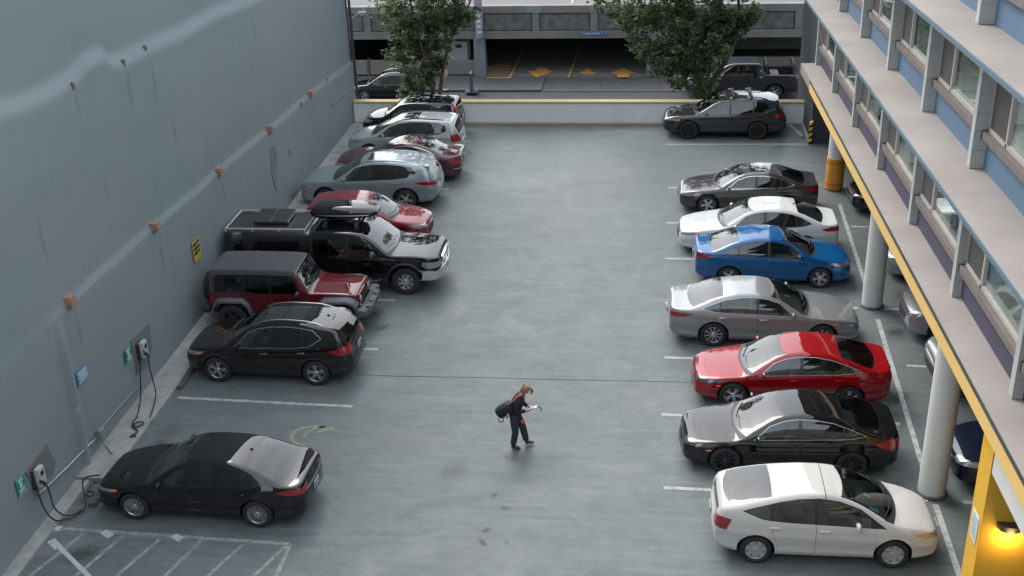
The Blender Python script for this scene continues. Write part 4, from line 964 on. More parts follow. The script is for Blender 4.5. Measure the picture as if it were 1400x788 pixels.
def worn_paint(name, col, under, lo=.42, hi=.6, scale=6):
    m, t, b = new_mat(name); N = t.nodes; Lk = t.links
    tc = N.new('ShaderNodeTexCoord'); n = N.new('ShaderNodeTexNoise'); n.inputs['Scale'].default_value = scale; n.inputs['Detail'].default_value = 9; n.inputs['Roughness'].default_value = .75
    Lk.new(tc.outputs['Object'], n.inputs['Vector'])
    r = N.new('ShaderNodeMapRange'); r.inputs['From Min'].default_value = lo; r.inputs['From Max'].default_value = hi; Lk.new(n.outputs['Fac'], r.inputs['Value'])
    x = N.new('ShaderNodeMix'); x.data_type = 'RGBA'; x.inputs['A'].default_value = (*col, 1); x.inputs['B'].default_value = (*under, 1); Lk.new(r.outputs[0], x.inputs['Factor']); Lk.new(x.outputs['Result'], b.inputs['Base Color'])
    b.inputs['Roughness'].default_value = .6
    return m
worn_paint('line_white', (0.360, 0.374, 0.374), (0.173, 0.180, 0.180), .45, .63); worn_paint('line_faded', (0.259, 0.274, 0.274), (0.137, 0.144, 0.144), .42, .6, 5); worn_paint('line_chip', (0.374, 0.389, 0.382), (0.216, 0.223, 0.223), .5, .65, 9)
worn_paint('chalk_yellow', (0.223, 0.241, 0.108), (0.144, 0.155, 0.144), .40, .58, 7); worn_paint('arrow_yellow', (.52, .26, .07), (.2, .12, .06), .52, .72, 6)
mat('joint', (.05, .055, .057), .8, var=.3, scale=3)
mat('kerb_concrete', (0.238, 0.241, 0.231), .8, var=.28, scale=2.5, bump=.3, bscale=25)
mat('stop_concrete', (.075, .075, .075), .85, var=.35, scale=7, bump=.4, bscale=30)
mat('asphalt', (0.038, 0.039, 0.041), .8, var=.25, scale=1.2, bump=.3, bscale=60); mat('sidewalk', (0.059, 0.061, 0.063), .8, var=.2, scale=1.5, bump=.2, bscale=40)

def stucco_mat(name, a, b2, streak, bump=.35, scale=.16):
    m, t, b = new_mat(name); N = t.nodes; Lk = t.links; tc = N.new('ShaderNodeTexCoord')
    def noise(scale, stretch, detail=8, rough=.6):
        mp = N.new('ShaderNodeMapping'); mp.inputs['Scale'].default_value = stretch; Lk.new(tc.outputs['Object'], mp.inputs['Vector'])
        n = N.new('ShaderNodeTexNoise'); n.inputs['Scale'].default_value = scale; n.inputs['Detail'].default_value = detail; n.inputs['Roughness'].default_value = rough
        Lk.new(mp.outputs[0], n.inputs['Vector']); return n.outputs['Fac']
    def mixf(f, lo, hi, amt, A, B):
        r = N.new('ShaderNodeMapRange'); r.inputs['From Min'].default_value = lo; r.inputs['From Max'].default_value = hi; r.inputs['To Max'].default_value = amt; Lk.new(f, r.inputs['Value'])
        x = N.new('ShaderNodeMix'); x.data_type = 'RGBA'; Lk.new(r.outputs[0], x.inputs['Factor'])
        for k, v in (('A', A), ('B', B)):
            if isinstance(v, tuple): x.inputs[k].default_value = (*v, 1)
            else: Lk.new(v, x.inputs[k])
        return x.outputs['Result']
    c = mixf(noise(scale, (1, 1, 1), 7), .35, .65, 1, a, b2)
    c = mixf(noise(.8, (1, 1.6, .22), 8, .65), .58, .8, .5, c, streak)
    c = mixf(noise(.55, (1, 1, 1), 9, .7), .60, .78, .35, c, tuple(v*1.25 for v in a))
    Lk.new(c, b.inputs['Base Color']); b.inputs['Roughness'].default_value = .75; b.inputs['Specular IOR Level'].default_value = .3
    bp = N.new('ShaderNodeBump'); bp.inputs['Strength'].default_value = bump; bp.inputs['Distance'].default_value = .02
    Lk.new(noise(9, (1, 1, 1), 9, .7), bp.inputs['Height']); Lk.new(bp.outputs[0], b.inputs['Normal'])
    return m
stucco_mat('wall_stucco', (.182, .220, .234), (.202, .226, .234), (.152, .182, .194))
stucco_mat('patch_paint', (.135, .145, .145), (.13, .14, .14), (.12, .13, .13))
stucco_mat('parapet_white', (.60, .635, .625), (.57, .605, .595), (.45, .46, .44), .15)
stucco_mat('parapet_yellow', (0.383, 0.310, 0.172), (0.356, 0.290, 0.165), (0.264, 0.224, 0.132), .15); stucco_mat('fascia_yellow', (.62, .42, .145), (.59, .40, .14), (.40, .27, .10), .1)
stucco_mat('pier_yellow', (.62, .36, .035), (.59, .345, .035), (.48, .28, .035), .1)
stucco_mat('slab_concrete', (.285, .262, .250), (.240, .218, .207), (.17, .15, .142), .12, .5); stucco_mat('edge_blue', (0.086, 0.145, 0.191), (0.079, 0.135, 0.178), (0.079, 0.112, 0.132), .1)
stucco_mat('panel_blue', (.098, .155, .225), (.092, .146, .212), (.078, .12, .172), .08, .6); stucco_mat('block_purple', (0.069, 0.063, 0.096), (0.063, 0.058, 0.089), (0.053, 0.050, 0.073), .15, .8)
stucco_mat('fin_white', (0.370, 0.383, 0.373), (0.343, 0.360, 0.350), (0.277, 0.284, 0.271), .12, .8); stucco_mat('column_white', (.53, .535, .515), (.50, .505, .485), (.38, .375, .355), .08, .5)
stucco_mat('dark_grey_wall', (.052, .060, .063), (.048, .055, .058), (.04, .045, .047), .1); stucco_mat('garage_concrete', (0.132, 0.135, 0.131), (0.172, 0.175, 0.170), (0.066, 0.069, 0.069), .5, .6)
stucco_mat('garage_panel', (0.073, 0.078, 0.079), (0.139, 0.143, 0.143), (0.033, 0.036, 0.038), .6, 2.2); stucco_mat('roof_deck', (.125, .118, .115), (.105, .10, .099), (.085, .08, .08), .1, .4)
mat('sill_brown', (0.154, 0.130, 0.119), .6, var=.15, scale=3); mat('sill_cap', (.06, .055, .055), .6); mat('frame_white', (0.406, 0.378, 0.364), .5, var=.08, scale=3)
mat('screen_brown', (.075, .068, .065), .7, var=.12, scale=6); mat('curtain', (0.364, 0.385, 0.357), .9, var=.1, scale=2); mat('room_dark', (.05, .05, .05), .9)
glass_mat('window_glass', (.95, .985, .965), .97); mat('soffit', (0.210, 0.210, 0.203), .8); mat('back_wall', (.16, .16, .16), .8, var=.2, scale=1)
mat('steel_dark', (.03, .032, .034), .5); mat('galv', (.30, .31, .31), .45, .6, var=.15, scale=5); mat('brick', (.30, .17, .11), .85, var=.3, scale=12, bump=.4, bscale=40); mat('brick_dark', (.13, .085, .065), .9)

# ---- deck, street
def sheet(name, pts, z, m, parent=None):
    me = py_mesh(name, [(x, y, z) for x, y in pts], [tuple(range(len(pts)))]); bm = bmesh.new(); bm.from_mesh(me); bmesh.ops.recalc_face_normals(bm, faces=bm.faces)
    for f in bm.faces:
        if f.normal.z < 0: f.normal_flip()
    bm.to_mesh(me); bm.free()
    return obj(name, me, parent, m)
g = tag(sheet('ground', [(-700, -300), (700, -300), (700, 900), (-700, 900)], SZ-.02, MATS['asphalt']), kind='structure')
lot = tag(obj('parking_deck', box_mesh('parking_deck', (-13.2, -6, SZ), (16, 47.9, 0)), None, MATS['deck_coating']), kind='structure')
tag(sheet('street', [(-120, 51.6), (120, 51.6), (120, 61.6), (-120, 61.6)], SZ, MATS['asphalt']), kind='structure')
tag(obj('near_sidewalk', box_mesh('near_sidewalk', (-120, 48.25, SZ-.1), (120, 51.6, SZ+.12)), None, MATS['sidewalk']), kind='structure')
fs = tag(empty('far_sidewalk', (0, 63.1, SZ)), kind='structure')
for i in range(-14, 12):
    x0 = i*3.2+.7; dip = .04 if -8.6 < x0 < 1.0 else .12
    obj('concrete_slab', box_mesh('concrete_slab', (x0+.008, -1.5, -.1), (x0+3.192, 1.45, dip)), fs, MATS['sidewalk'])

def line(px0, px1, w=.11, m='line_white', ext0=0, ext1=0, z=.004, world=False, nm='painted_line'):
    a = Vector(px0+(0,)) if world else on_z(*px0); b = Vector(px1+(0,)) if world else on_z(*px1)
    d = (b-a).normalized(); a = a-d*ext0; b = b+d*ext1; n = Vector((-d.y, d.x, 0))*w/2
    return sheet(nm, [(a+n).xy[:], (b+n).xy[:], (b-n).xy[:], (a-n).xy[:]], z, MATS[m], lot)
line((243, 544), (482, 556)); line((517, 478), (492, 477), ext1=4.4); line((540, 411), (508, 410), ext1=4.2); line((440, 642), (432, 641.5), ext1=4.4)
for y in (33.3, 36.5, 39.6, 42.6, 45.2): line((-12.1, y), (-7.15, y), world=True)
for (px, py), y1 in (((907, 667), 20.95), ((905, 567), 24.1), ((908, 489), 27.1), ((909, 414), 30.25), ((909, 353.5), 33.55), ((911, 305), 36.6), ((913, 257), 39.95)):
    a = on_z(px, py); line((a.x, a.y), (6.05, a.y-.10), world=True); line((6.75, a.y-.12), (11.4, a.y-.22), world=True)
line((909, 197.6), (1102.5, 197.4), .09)
for a, b in (((1148, 280), (1190, 410)), ((1200, 437), (1262, 640)), ((1279, 690), (1312, 788))): line(a, b, .12, ext1=.0 if b[1] < 788 else 1.5, z=.0055)
H8 = lambda x, y: (x/3.043, 560+y/3.043)
line(H8(215, 493), H8(1205, 560), .10, 'line_faded'); line(H8(1208, 560), H8(1150, 692), .09, 'line_faded', 0, 1.5)
for a, b in (((350, 515), (130, 690)), ((515, 525), (320, 690)), ((665, 540), (490, 690)), ((835, 548), (690, 690)), ((1010, 562), (870, 690)), ((1190, 568), (1060, 690))):
    line(H8(*a), H8(*b), .085, 'line_faded', 0, 1.3, .006)
line(H8(225, 552), H8(365, 690), .10, 'line_chip', 0, .6, .0075)
for a, b in (((212, 493), (255, 497)), ((430, 508), (462, 530)), ((722, 525), (755, 543)), ((212, 545), (245, 578))): line(H8(*a), H8(*b), .17, 'line_chip', z=.009, nm='paint_patch')
a = on_z(415, 511.5); b = on_z(955, 523.2)
for i in range(8):
    p = a.lerp(b, i/8); q = a.lerp(b, (i+1)/8+.002); k = .012*sin(i*2.1); k2 = .012*sin((i+1)*2.1)
    line((p.x, p.y+k), (q.x, q.y+k2), .022+.006*(i % 3), 'joint', world=True, z=.003+.0003*(i % 2), nm='expansion_joint')
# yellow chalk marking on the deck
def ring_sheet(px, py, r0, w, a0, a1, n=14):
    c = on_z(px, py); v = []; f = []
    for i in range(n+1):
        a_ = a0+(a1-a0)*i/n; wv = w*(.6+.5*abs(sin(i*1.7)))
        for rr in (r0-wv/2, r0+wv/2): v.append((c.x+rr*1.15*cos(a_), c.y+rr*sin(a_), .004))
    for i in range(n): f.append((2*i, 2*i+1, 2*i+3, 2*i+2))
    obj('chalk_mark', py_mesh('chalk_mark', v, f), lot, MATS['chalk_yellow'])
ring_sheet(426, 596, .42, .10, .9, 4.6); ring_sheet(443, 596, .40, .08, 1.6, 3.4); line((434, 592), (457, 585), .10, 'chalk_yellow', z=.005, nm='chalk_mark')

# oil drips, damp marks, a worn pale patch and one painted shadow: thin films with soft ragged edges
def film(name, col, dens, rough=.5):
    m, t, b = new_mat(name); N = t.nodes; Lk = t.links; tc = N.new('ShaderNodeTexCoord')
    ln = N.new('ShaderNodeVectorMath'); ln.operation = 'LENGTH'; Lk.new(tc.outputs['Object'], ln.inputs[0])
    n = N.new('ShaderNodeTexNoise'); n.inputs['Scale'].default_value = 3.5; n.inputs['Detail'].default_value = 8; n.inputs['Roughness'].default_value = .7; Lk.new(tc.outputs['Object'], n.inputs['Vector'])
    a = N.new('ShaderNodeMath'); a.operation = 'MULTIPLY_ADD'; a.inputs[1].default_value = 1.6; a.inputs[2].default_value = -.8; Lk.new(n.outputs['Fac'], a.inputs[0])
    s_ = N.new('ShaderNodeMath'); s_.operation = 'SUBTRACT'; Lk.new(a.outputs[0], s_.inputs[0]); Lk.new(ln.outputs['Value'], s_.inputs[1])
    r = N.new('ShaderNodeMapRange'); r.inputs['From Min'].default_value = -.85; r.inputs['From Max'].default_value = -.25; r.inputs['To Max'].default_value = dens; Lk.new(s_.outputs[0], r.inputs['Value'])
    Lk.new(r.outputs[0], b.inputs['Alpha']); b.inputs['Base Color'].default_value = (*col, 1); b.inputs['Roughness'].default_value = rough
    return m
film('oil_film', (.05, .054, .055), .5, .4); film('damp_shadow_film', (.085, .095, .098), .38, .3); film('worn_film', (.30, .30, .29), .32, .7)
for px, py, w, h, m in ((505, 432, .75, .5, 'oil_film'), (520, 448, .45, .3, 'oil_film'), (487, 447, .5, .4, 'damp_shadow_film'), (825, 236, 2.6, 1.5, 'worn_film'), (790, 262, 3.2, 1.4, 'worn_film'), (760, 300, 1.6, 2.4, 'worn_film'), (700, 625, .30, .35, 'damp_shadow_film'), (675, 678, .16, .12, 'oil_film'), (690, 695, .14, .16, 'oil_film'), (665, 725, .15, .1, 'oil_film'), (660, 742, .2, .1, 'oil_film'), (692, 742, .1, .1, 'oil_film'), (620, 645, .45, .5, 'damp_shadow_film'), (232, 590, .45, .35, 'damp_shadow_film'), (222, 612, .4, .5, 'oil_film'), (1225, 455, .45, .4, 'oil_film'), (1235, 405, .6, .4, 'damp_shadow_film'), (1225, 545, .5, .35, 'oil_film'), (1300, 690, .35, .3, 'damp_shadow_film'), (640, 755, 1.2, .6, 'worn_film'), (560, 600, 1.5, .7, 'worn_film'), (112, 758, .5, .4, 'oil_film'), (870, 545, 1.2, .6, 'worn_film')):  # the dark film just below the walker's feet paints their contact shadow
    p = on_z(px, py); o = sheet('deck_stain_or_shadow', [(-1.6, -1.6), (1.6, -1.6), (1.6, 1.6), (-1.6, 1.6)], 0, MATS[m], lot); o.location = (p.x, p.y, .0022); o.scale = (w, h, 1); o.rotation_euler = (0, 0, px*.37)

# raised concrete strip along the wall, wheel stops
kb = tag(empty('kerb_strip', (WALL_X, 0, 0)), kind='structure')
ks = [20.6, 24.7, 28.6, 32.6, 36.6, 40.6, 44.4, 47.5]
for i in range(len(ks)-1):
    obj('concrete_slab', box_mesh('concrete_slab', (0, ks[i]+.006, -.02), (.78, ks[i+1]-.006, .09), .015), kb, MATS['kerb_concrete'])
obj('concrete_slab', box_mesh('concrete_slab', (0, 12, -.02), (.34, 20.58, .05), .01), kb, MATS['kerb_concrete'])
def stop_block(p0, p1, m, label):
    a, b = on_z(*p0), on_z(*p1); c = (a+b)/2; d = b-a; L_ = d.length/2
    bm = bmesh.new(); P = [(-.09, 0), (-.075, .07), (-.05, .10), (.05, .10), (.075, .07), (.09, 0)]
    va = [bm.verts.new((x, -L_, z)) for x, z in P]; vb = [bm.verts.new((x, L_, z)) for x, z in P]
    bm.faces.new(va); bm.faces.new(vb[::-1])
    for i in range(6): bm.faces.new((va[i], vb[i], vb[(i+1) % 6], va[(i+1) % 6]))
    bmesh.ops.recalc_face_normals(bm, faces=bm.faces)
    o = obj('wheel_stop', bm_mesh(bm, 'wheel_stop'), None, MATS[m], c, (0, 0, math.atan2(-d.x, d.y))); tag(o, label, 'wheel stop', 'wheel stops at the bay ends'); return o
stop_block((245, 533), (281, 478), 'stop_concrete', 'dark worn wheel stop under the nose of the black crossover')
stop_block((126, 694), (165, 640), 'stop_concrete', 'dark wheel stop under the nose of the black sedan being charged')
stop_block((1097, 189), (1078, 172), 'kerb_concrete', 'pale concrete wheel stop behind the dark grey wagon')

# ---- left building: one tall rendered wall with two uneven ledges
bl = tag(empty('neighbour_building', (WALL_X, 30, 0)), 'tall building with a blank blue-grey rendered wall beside the parking deck', 'building')
LEDGE_HI = [on_x(x*.3429, y*.3429, WALL_X-.15) for x, y in ((0, 432), (60, 420), (180, 372), (300, 300), (335, 245), (412, 208), (432, 245), (475, 240), (600, 178), (720, 126), (860, 50), (985, 2))]
LEDGE_LO = [on_x(x, y, WALL_X) for x, y in ((96, 411), (215, 306), (300, 232), (370, 176), (425, 128), (473, 93))]
def ledge(L_):
    ys = np.array([p.y for p in L_]); zs = np.array([p.z for p in L_])
    def f(y):
        if y < ys[0]: return zs[0]+(y-ys[0])*-.02
        if y > ys[-1]: return zs[-1]+(y-ys[-1])*-.045
        return float(np.interp(y, ys, zs))
    return f
lh, ll = ledge(LEDGE_HI), ledge(LEDGE_LO)
WTOP = 15.5
def sstep(t): t = min(1, max(0, t)); return t*t*(3-2*t)
from mathutils import noise as mnoise
def wall_off(y, z):
    a = lh(y); d1 = (z-a)/.42; o = .0
    o -= .17*sstep(d1+.5)
    d2 = (z-ll(y))/.12; k = sstep((y-20)/3) if y < 23 else 1
    o -= .06*sstep(d2+.5)*k
    p = mnoise.noise((y*.22, z*.3, 1.7))*.05 + mnoise.noise((y*.9, z*1.1, 5.2))*.012
    o += p
    if z < ll(y): o += .012
    # vertical boxed chase
    if 21.05 < y < 21.45 and z < 4.0: o += .10*sstep((21.45-y)/.3)*(1 if z < 1.55 or z > 1.62 else .5)*sstep((4.0-z)/1.2)
    return o
ys = list(np.arange(4, 20.9, .22))+list(np.arange(20.9, 21.7, .05))+list(np.arange(21.7, 48.3, .16))+[48.3]
ys = sorted({round(float(q), 3) for q in ys}); ys = [q for i, q in enumerate(ys) if i == 0 or q-ys[i-1] > .02]
zs = list(np.arange(0, WTOP, .09))+[WTOP]
v = []; f = []
for y in ys:
    for z in zs: v.append((wall_off(y, z), y-30, z))
nz = len(zs)
for i in range(len(ys)-1):
    for j in range(nz-1): f.append((i*nz+j, (i+1)*nz+j, (i+1)*nz+j+1, i*nz+j+1))
obj('wall', py_mesh('wall', v, f, True), bl, MATS['wall_stucco'])
bm = bmesh.new(); add_box(bm, (-14, -26, SZ), (-.35, 18.27, WTOP)); obj('building_mass', bm_mesh(bm, 'building_mass'), bl, MATS['wall_stucco'])
bm = bmesh.new(); add_box(bm, (-.36, 18.24, SZ), (-.02, 18.30, WTOP)); obj('end_wall', bm_mesh(bm, 'end_wall'), bl, MATS['dark_grey_wall'])
bm = bmesh.new(); add_box(bm, (-.6, -26.2, WTOP), (.08, 18.4, WTOP+.25)); obj('coping', bm_mesh(bm, 'coping'), bl, MATS['galv'])
for i, (px, py, s) in enumerate(((96, 411, .115), (213, 309, .105), (300, 234, .11), (370, 176, .11), (425, 128, .11))):
    p = on_x(px, py, WALL_X+.06)
    o = obj('brick_stub', box_mesh('brick_stub', (-.1, -s, -s), (.14, s, s), .012), bl, MATS['brick']); o.location = (.0, p.y-30, p.z)
    o2 = obj('mortar_bed', box_mesh('mortar_bed', (-.05, -s*1.06, -s*1.3), (.09, s*1.06, -s*.98)), o, MATS['brick_dark'])
for px, py, s in ((105, 117, .06), (174, 86, .07), (205, 67, .07), (411, 143, .06), (449, 110, .07)):
    p = on_x(px, py, WALL_X); bm = bmesh.new(); add_box(bm, (-.1, -s, -s*1.4), (.03, s*.8, s*1.2), .02)
    o = obj('chipped_brick', bm_mesh(bm, 'chipped_brick'), bl, MATS['brick_dark']); o.location = (wall_off(p.y, p.z), p.y-30, p.z)
def wall_patch(pts, m, nm, d=.022):
    P = [on_x(x, y, WALL_X) for x, y in pts]; n = len(P)
    v = [(wall_off(p.y, p.z)+d, p.y-30, p.z) for p in P]+[(-.1, p.y-30, p.z) for p in P]
    f = [tuple(range(n))]+[(i, (i+1) % n, (i+1) % n+n, i+n) for i in range(n)]
    bm = bmesh.new(); me = py_mesh(nm, v, f); bm.from_mesh(me); bmesh.ops.recalc_face_normals(bm, faces=bm.faces); bm.to_mesh(me); bm.free()
    return obj(nm, me, bl, m)
wall_patch([(177, 466), (201, 442), (206, 476), (200, 500), (186, 512)], MATS['patch_paint'], 'repainted_patch', .03)
wall_patch([(31, 646), (60, 607), (73, 632), (70, 648), (46, 668)], MATS['patch_paint'], 'repainted_patch', .03)
mat('wet_stain', (.135, .165, .177), .6)
wall_patch([(369, 203), (374, 200), (378, 210), (376, 230), (377, 262), (373, 250), (370, 225)], MATS['wet_stain'], 'stain', .024); wall_patch([(393, 205), (396, 204), (397, 213), (394, 214)], MATS['wet_stain'], 'stain', .024)
film('drip_film', (.06, .062, .06), .28, .7)
def wall_film(px, py, w, h, m, dz=0):
    p = on_x(px, py, WALL_X); z = p.z+dz; o = sheet('drip_stain', [(-1.6, -1.6), (1.6, -1.6), (1.6, 1.6), (-1.6, 1.6)], 0, MATS[m], bl)
    o.location = (wall_off(p.y, z)+.03, p.y-30, z); o.rotation_euler = (pi/2, 0, pi/2); o.scale = (w, h, 1)
for px, py, w, h, dz in ((97, 414, .05, .75, -.7), (213, 312, .06, .9, -.8), (300, 237, .05, .6, -.55), (370, 179, .07, 1.0, -.9), (425, 131, .06, .8, -.7), (105, 117, .05, .5, -.4), (174, 86, .06, .8, -.7), (205, 67, .06, .9, -.9), (345, 8, .06, .8, -.7), (240, 180, .05, .7, 0), (150, 260, .04, .6, 0), (60, 330, .05, .9, 0)): wall_film(px, py, w, h, 'drip_film', dz)
obj('drainpipe', tube_mesh('drainpipe', [(.06, 18.36, SZ+.1), (.06, 18.36, WTOP)], .06, 10), bl, MATS['steel_dark'])
p = on_x(462, 135, WALL_X)
obj('pipe_stub', tube_mesh('pipe_stub', [(.05, on_x(452, 143, WALL_X).y-30, on_x(452, 143, WALL_X).z), (.05, on_x(472, 125, WALL_X).y-30, on_x(472, 125, WALL_X).z)], .025, 6), bl, MATS['wall_stucco'])

# ---- parapet across the far end of the deck
pw = tag(empty('parapet_wall', (-3.1, 47.75, 0)), 'low white parapet wall with yellow top and base stripe at the deck end', 'wall')
obj('wall', box_mesh('wall', (-9.45, -.15, SZ), (9.6, .15, .93)), pw, MATS['parapet_white'])
obj('cap', box_mesh('cap', (-9.45, -.19, .93), (9.6, .22, 1.0), .012), pw, MATS['parapet_yellow'])
obj('base_stripe', box_mesh('base_stripe', (-9.45, -.165, .002), (9.58, -.12, .085)), pw, MATS['parapet_yellow'])

# ---- hotel on the right
ht = tag(empty('hotel_building', (6.5, 20, 0)), 'motel block raised on round columns with blue and purple window bays', 'building')
HX, HY = 6.5, 20
def hobj(nm, me, m, parent=None): return obj(nm, me, parent if parent is not None else ht, m)
def sloped_box(nm, lo, hi, m, parent=None, bevel=0):
    """box whose top and bottom follow the floor's slight fall; coordinates in world"""
    bm = bmesh.new(); add_box(bm, (lo[0]-HX, lo[1]-HY, lo[2]), (hi[0]-HX, hi[1]-HY, hi[2]), bevel)
    for vv in bm.verts: vv.co.z += shear(vv.co.y+HY)
    return hobj(nm, bm_mesh(bm, nm), m, parent)
FL = [dict(h=4.12, xe=5.86, xw=6.55, xf=6.37, y0=17.83*1.02, pitch=4.40, far=44.9), dict(h=6.84, xe=5.66, xw=6.70, xf=6.43, y0=23.23*.985-4.42*2, pitch=4.42, far=44.4), dict(h=9.62, xe=5.62, xw=6.66, xf=6.36, y0=23.4-4.42*2, pitch=4.42, far=44.4), dict(h=12.5, xe=5.62, xw=6.66, xf=6.36, y0=0, pitch=4.4, far=44.4)]
NEAR = 8.0
for i, F in enumerate(FL):
    th = .36 if i == 0 else .12
    sloped_box('floor_slab', (F['xe'], NEAR, F['h']-th), (F['xw']+.3, F['far'], F['h']), MATS['slab_concrete'])
    if i == 0:
        sloped_box('fascia', (F['xe']-.03, NEAR, F['h']-.37), (F['xe']-.001, 41.9, F['h']-.03), MATS['fascia_yellow'])
        sloped_box('flashing', (F['xe']-.045, NEAR, F['h']-.03), (F['xe']-.001, 41.9, F['h']+.006), MATS['steel_dark'])
    else:
        sloped_box('edge_band', (F['xe']-.02, NEAR, F['h']-.09), (F['xe']-.001, F['far'], F['h']-.015), MATS['edge_blue'])
blockm = {}
def window_bay(F, F2, ya, yb, blue, parent_name):
    """one bay between two fins: spandrel, sill, frame, screen, glass, curtain"""
    z0 = F['h']; zt = F2['h']-.12; xw = F['xw']; zs_ = z0+(.64 if blue else .60); zw = zs_+.16; ztop = min(zt-.12, z0+2.12)
    bay = empty('window_bay', (xw-HX, (ya+yb)/2-HY, 0)); bay.parent = ht
    def part(nm, lo, hi, m, bev=0):
        yc = (ya+yb)/2; bm = bmesh.new(); add_box(bm, (lo[0]-xw, lo[1]-yc, lo[2]), (hi[0]-xw, hi[1]-yc, hi[2]), bev)
        for q in bm.verts: q.co.z += shear(q.co.y+yc)
        return obj(nm, bm_mesh(bm, nm), bay, m)
    if blue:
        n = 3; w = (yb-ya)/n
        for k in range(n): part('spandrel_panel', (xw, ya+k*w+.003, z0), (xw+.12, ya+(k+1)*w-.003, zs_), MATS['panel_blue'])
    else:
        n = 3; hh = (zs_-z0)/n
        for k in range(n):
            part('block_course', (xw-.004*(k % 2), ya, z0+k*hh+.006), (xw+.12, yb, z0+(k+1)*hh-.006), MATS['block_purple'])
        part('mortar_joint', (xw+.02, ya, z0), (xw+.1, yb, zs_), MATS['screen_brown'])
    part('window_sill', (xw-.13, ya+.02, zs_), (xw+.1, yb-.06, zw), MATS['sill_brown'], .01)
    part('sill_end', (xw-.135, yb-.06, zs_-.01), (xw+.1, yb-.005, zw+.01), MATS['sill_cap'])
    part('lintel', (xw+.0, ya, ztop), (xw+.14, yb, zt), MATS['fin_white' if not blue else 'panel_blue'])
    fr = .055; ym = yb-1.25; y2 = ya+.35
    for (a_, b_, c_, d_) in ((ya+.02, yb-.02, zw, zw+fr+.02), (ya+.02, yb-.02, ztop-fr, ztop), (yb-.02-fr, yb-.02, zw, ztop), (ym-fr/2-.02, ym+fr/2+.02, zw, ztop), (ya+.02, ya+.02+fr, zw, ztop)):
        part('window_frame', (xw-.02, a_, c_), (xw+.06, b_, d_), MATS['frame_white'])
    part('insect_screen', (xw+.012, ym+fr, zw+fr), (xw+.022, yb-.02-fr, ztop-fr), MATS['screen_brown'])
    part('window_pane', (xw+.02, ya+.06, zw+fr), (xw+.028, ym-fr, ztop-fr), MATS['window_glass'])
    # curtain folds behind the pane
    yc = (ya+yb)/2; vv = []; ff = []; n = 46; cov = rnd.choice((1, 1, .85)) if blue else rnd.choice((.45, .6, .85, 1))
    for k in range(n+1):
        y = ym-.05-(ym-ya-.1)*cov*k/n
        x = .085+.03*sin(k*1.35)+.01*sin(k*.6)
        for z in (zw-.05, ztop): vv.append((x, y-yc, z+shear(y)))
    for k in range(n): ff.append((2*k, 2*k+2, 2*k+3, 2*k+1))
    obj('curtain', py_mesh('curtain', vv, ff, True), bay, MATS['curtain'])
    part('room_back', (xw+1.6, ya, z0), (xw+1.65, yb, zt), MATS['back_wall'])
    return bay
def fin(F, F2, y):
    z0 = F['h']; zt = F2['h']-.122; fn = empty('fin', (F['xf']-HX, y-HY, z0+shear(y))); fn.parent = ht
    d = F['xw']-F['xf']+.14; H_ = zt-z0; n = 7; hh = H_/n; key = (round(d, 2), round(hh, 3))
    if key not in blockm: blockm[key] = box_mesh('block', (0, 0, .004), (d, .22, hh-.004), .004); blockm[key].materials.append(MATS['fin_white'])
    for k in range(n): obj('block', blockm[key], fn, None, (0, 0, k*hh+.004))
    obj('mortar_core', box_mesh('mortar_core', (.012, .012, .002), (d, .208, H_)), fn, MATS['soffit'])
for fi in (0, 1, 2):
    F, F2 = FL[fi], FL[fi+1]; k = 0
    ysf = [F['y0']+F['pitch']*j for j in range(-3, 8) if NEAR+.3 < F['y0']+F['pitch']*j < F['far']-.3]
    for j, y in enumerate(ysf):
        fin(F, F2, y)
        if j: window_bay(F, F2, ysf[j-1]+.22, y, fi > 0, '')
    sloped_box('corner_wall', (F['xw'], ysf[-1]+.22, F['h']), (F['xw']+.14, F['far']-.2, F2['h']-.16), MATS['dark_grey_wall'])
# main mass behind, roof, undercroft
sloped_box('rear_mass', (8.4, NEAR, 4.1), (17, 44.6, 13.2), MATS['slab_concrete']); sloped_box('undercroft_ceiling', (6.9, NEAR, 3.62), (17, 44.9, 3.74), MATS['soffit'])
sloped_box('roof_parapet', (6.4, NEAR, 12.7), (17, 44.4, 13.8), MATS['slab_concrete'])
hobj('undercroft_wall', box_mesh('undercroft_wall', (15.9-HX, 6-HY, 0), (16.2-HX, 47-HY, 4.2)), MATS['back_wall'])
hobj('end_block', box_mesh('end_block', (6.48-HX, 45.15-HY, 0), (17-HX, 50-HY, 14)), MATS['dark_grey_wall'])
hobj('end_plinth', box_mesh('end_plinth', (6.40-HX, 45.12-HY, 0), (6.479-HX, 47.55-HY, .12)), MATS['slab_concrete'])
# columns
cm = lathe('column_shaft', [(.001, 0), (.285, 0), (.285, 4.3), (.001, 4.3)], 32, 'z')
cm.materials.append(MATS['column_white'])
bmb = lathe('column_base', [(.30, 0), (.33, .005), (.325, .05), (.29, .07)], 32, 'z'); bmb.materials.append(MATS['stop_concrete'])
mat('guard_orange', (0.525, 0.231, 0.021), .55, var=.1, scale=4); mat('band_red', (.4, .03, .02), .5)
for i, (px, py) in enumerate(((1141, 262), (1194, 424), (1277, 684))):
    p = on_z(px, py); c = empty('column', (p.x-HX, p.y+.285-HY, 0)); c.parent = ht
    s = obj('shaft', cm, c); s.scale = (1, 1, (3.78+shear(p.y))/4.3)
    obj('base_ring', bmb, c)
    if i == 0:
        obj('guard_sleeve', lathe('guard_sleeve', [(.29, .04), (.315, .04), (.315, 1.18), (.29, 1.18)], 32, 'z'), c, MATS['guard_orange'])
        for z in (.22, 1.02): obj('guard_band', lathe('guard_band', [(.316, z), (.321, z), (.321, z+.035), (.316, z+.035)], 32, 'z'), c, MATS['band_red'])
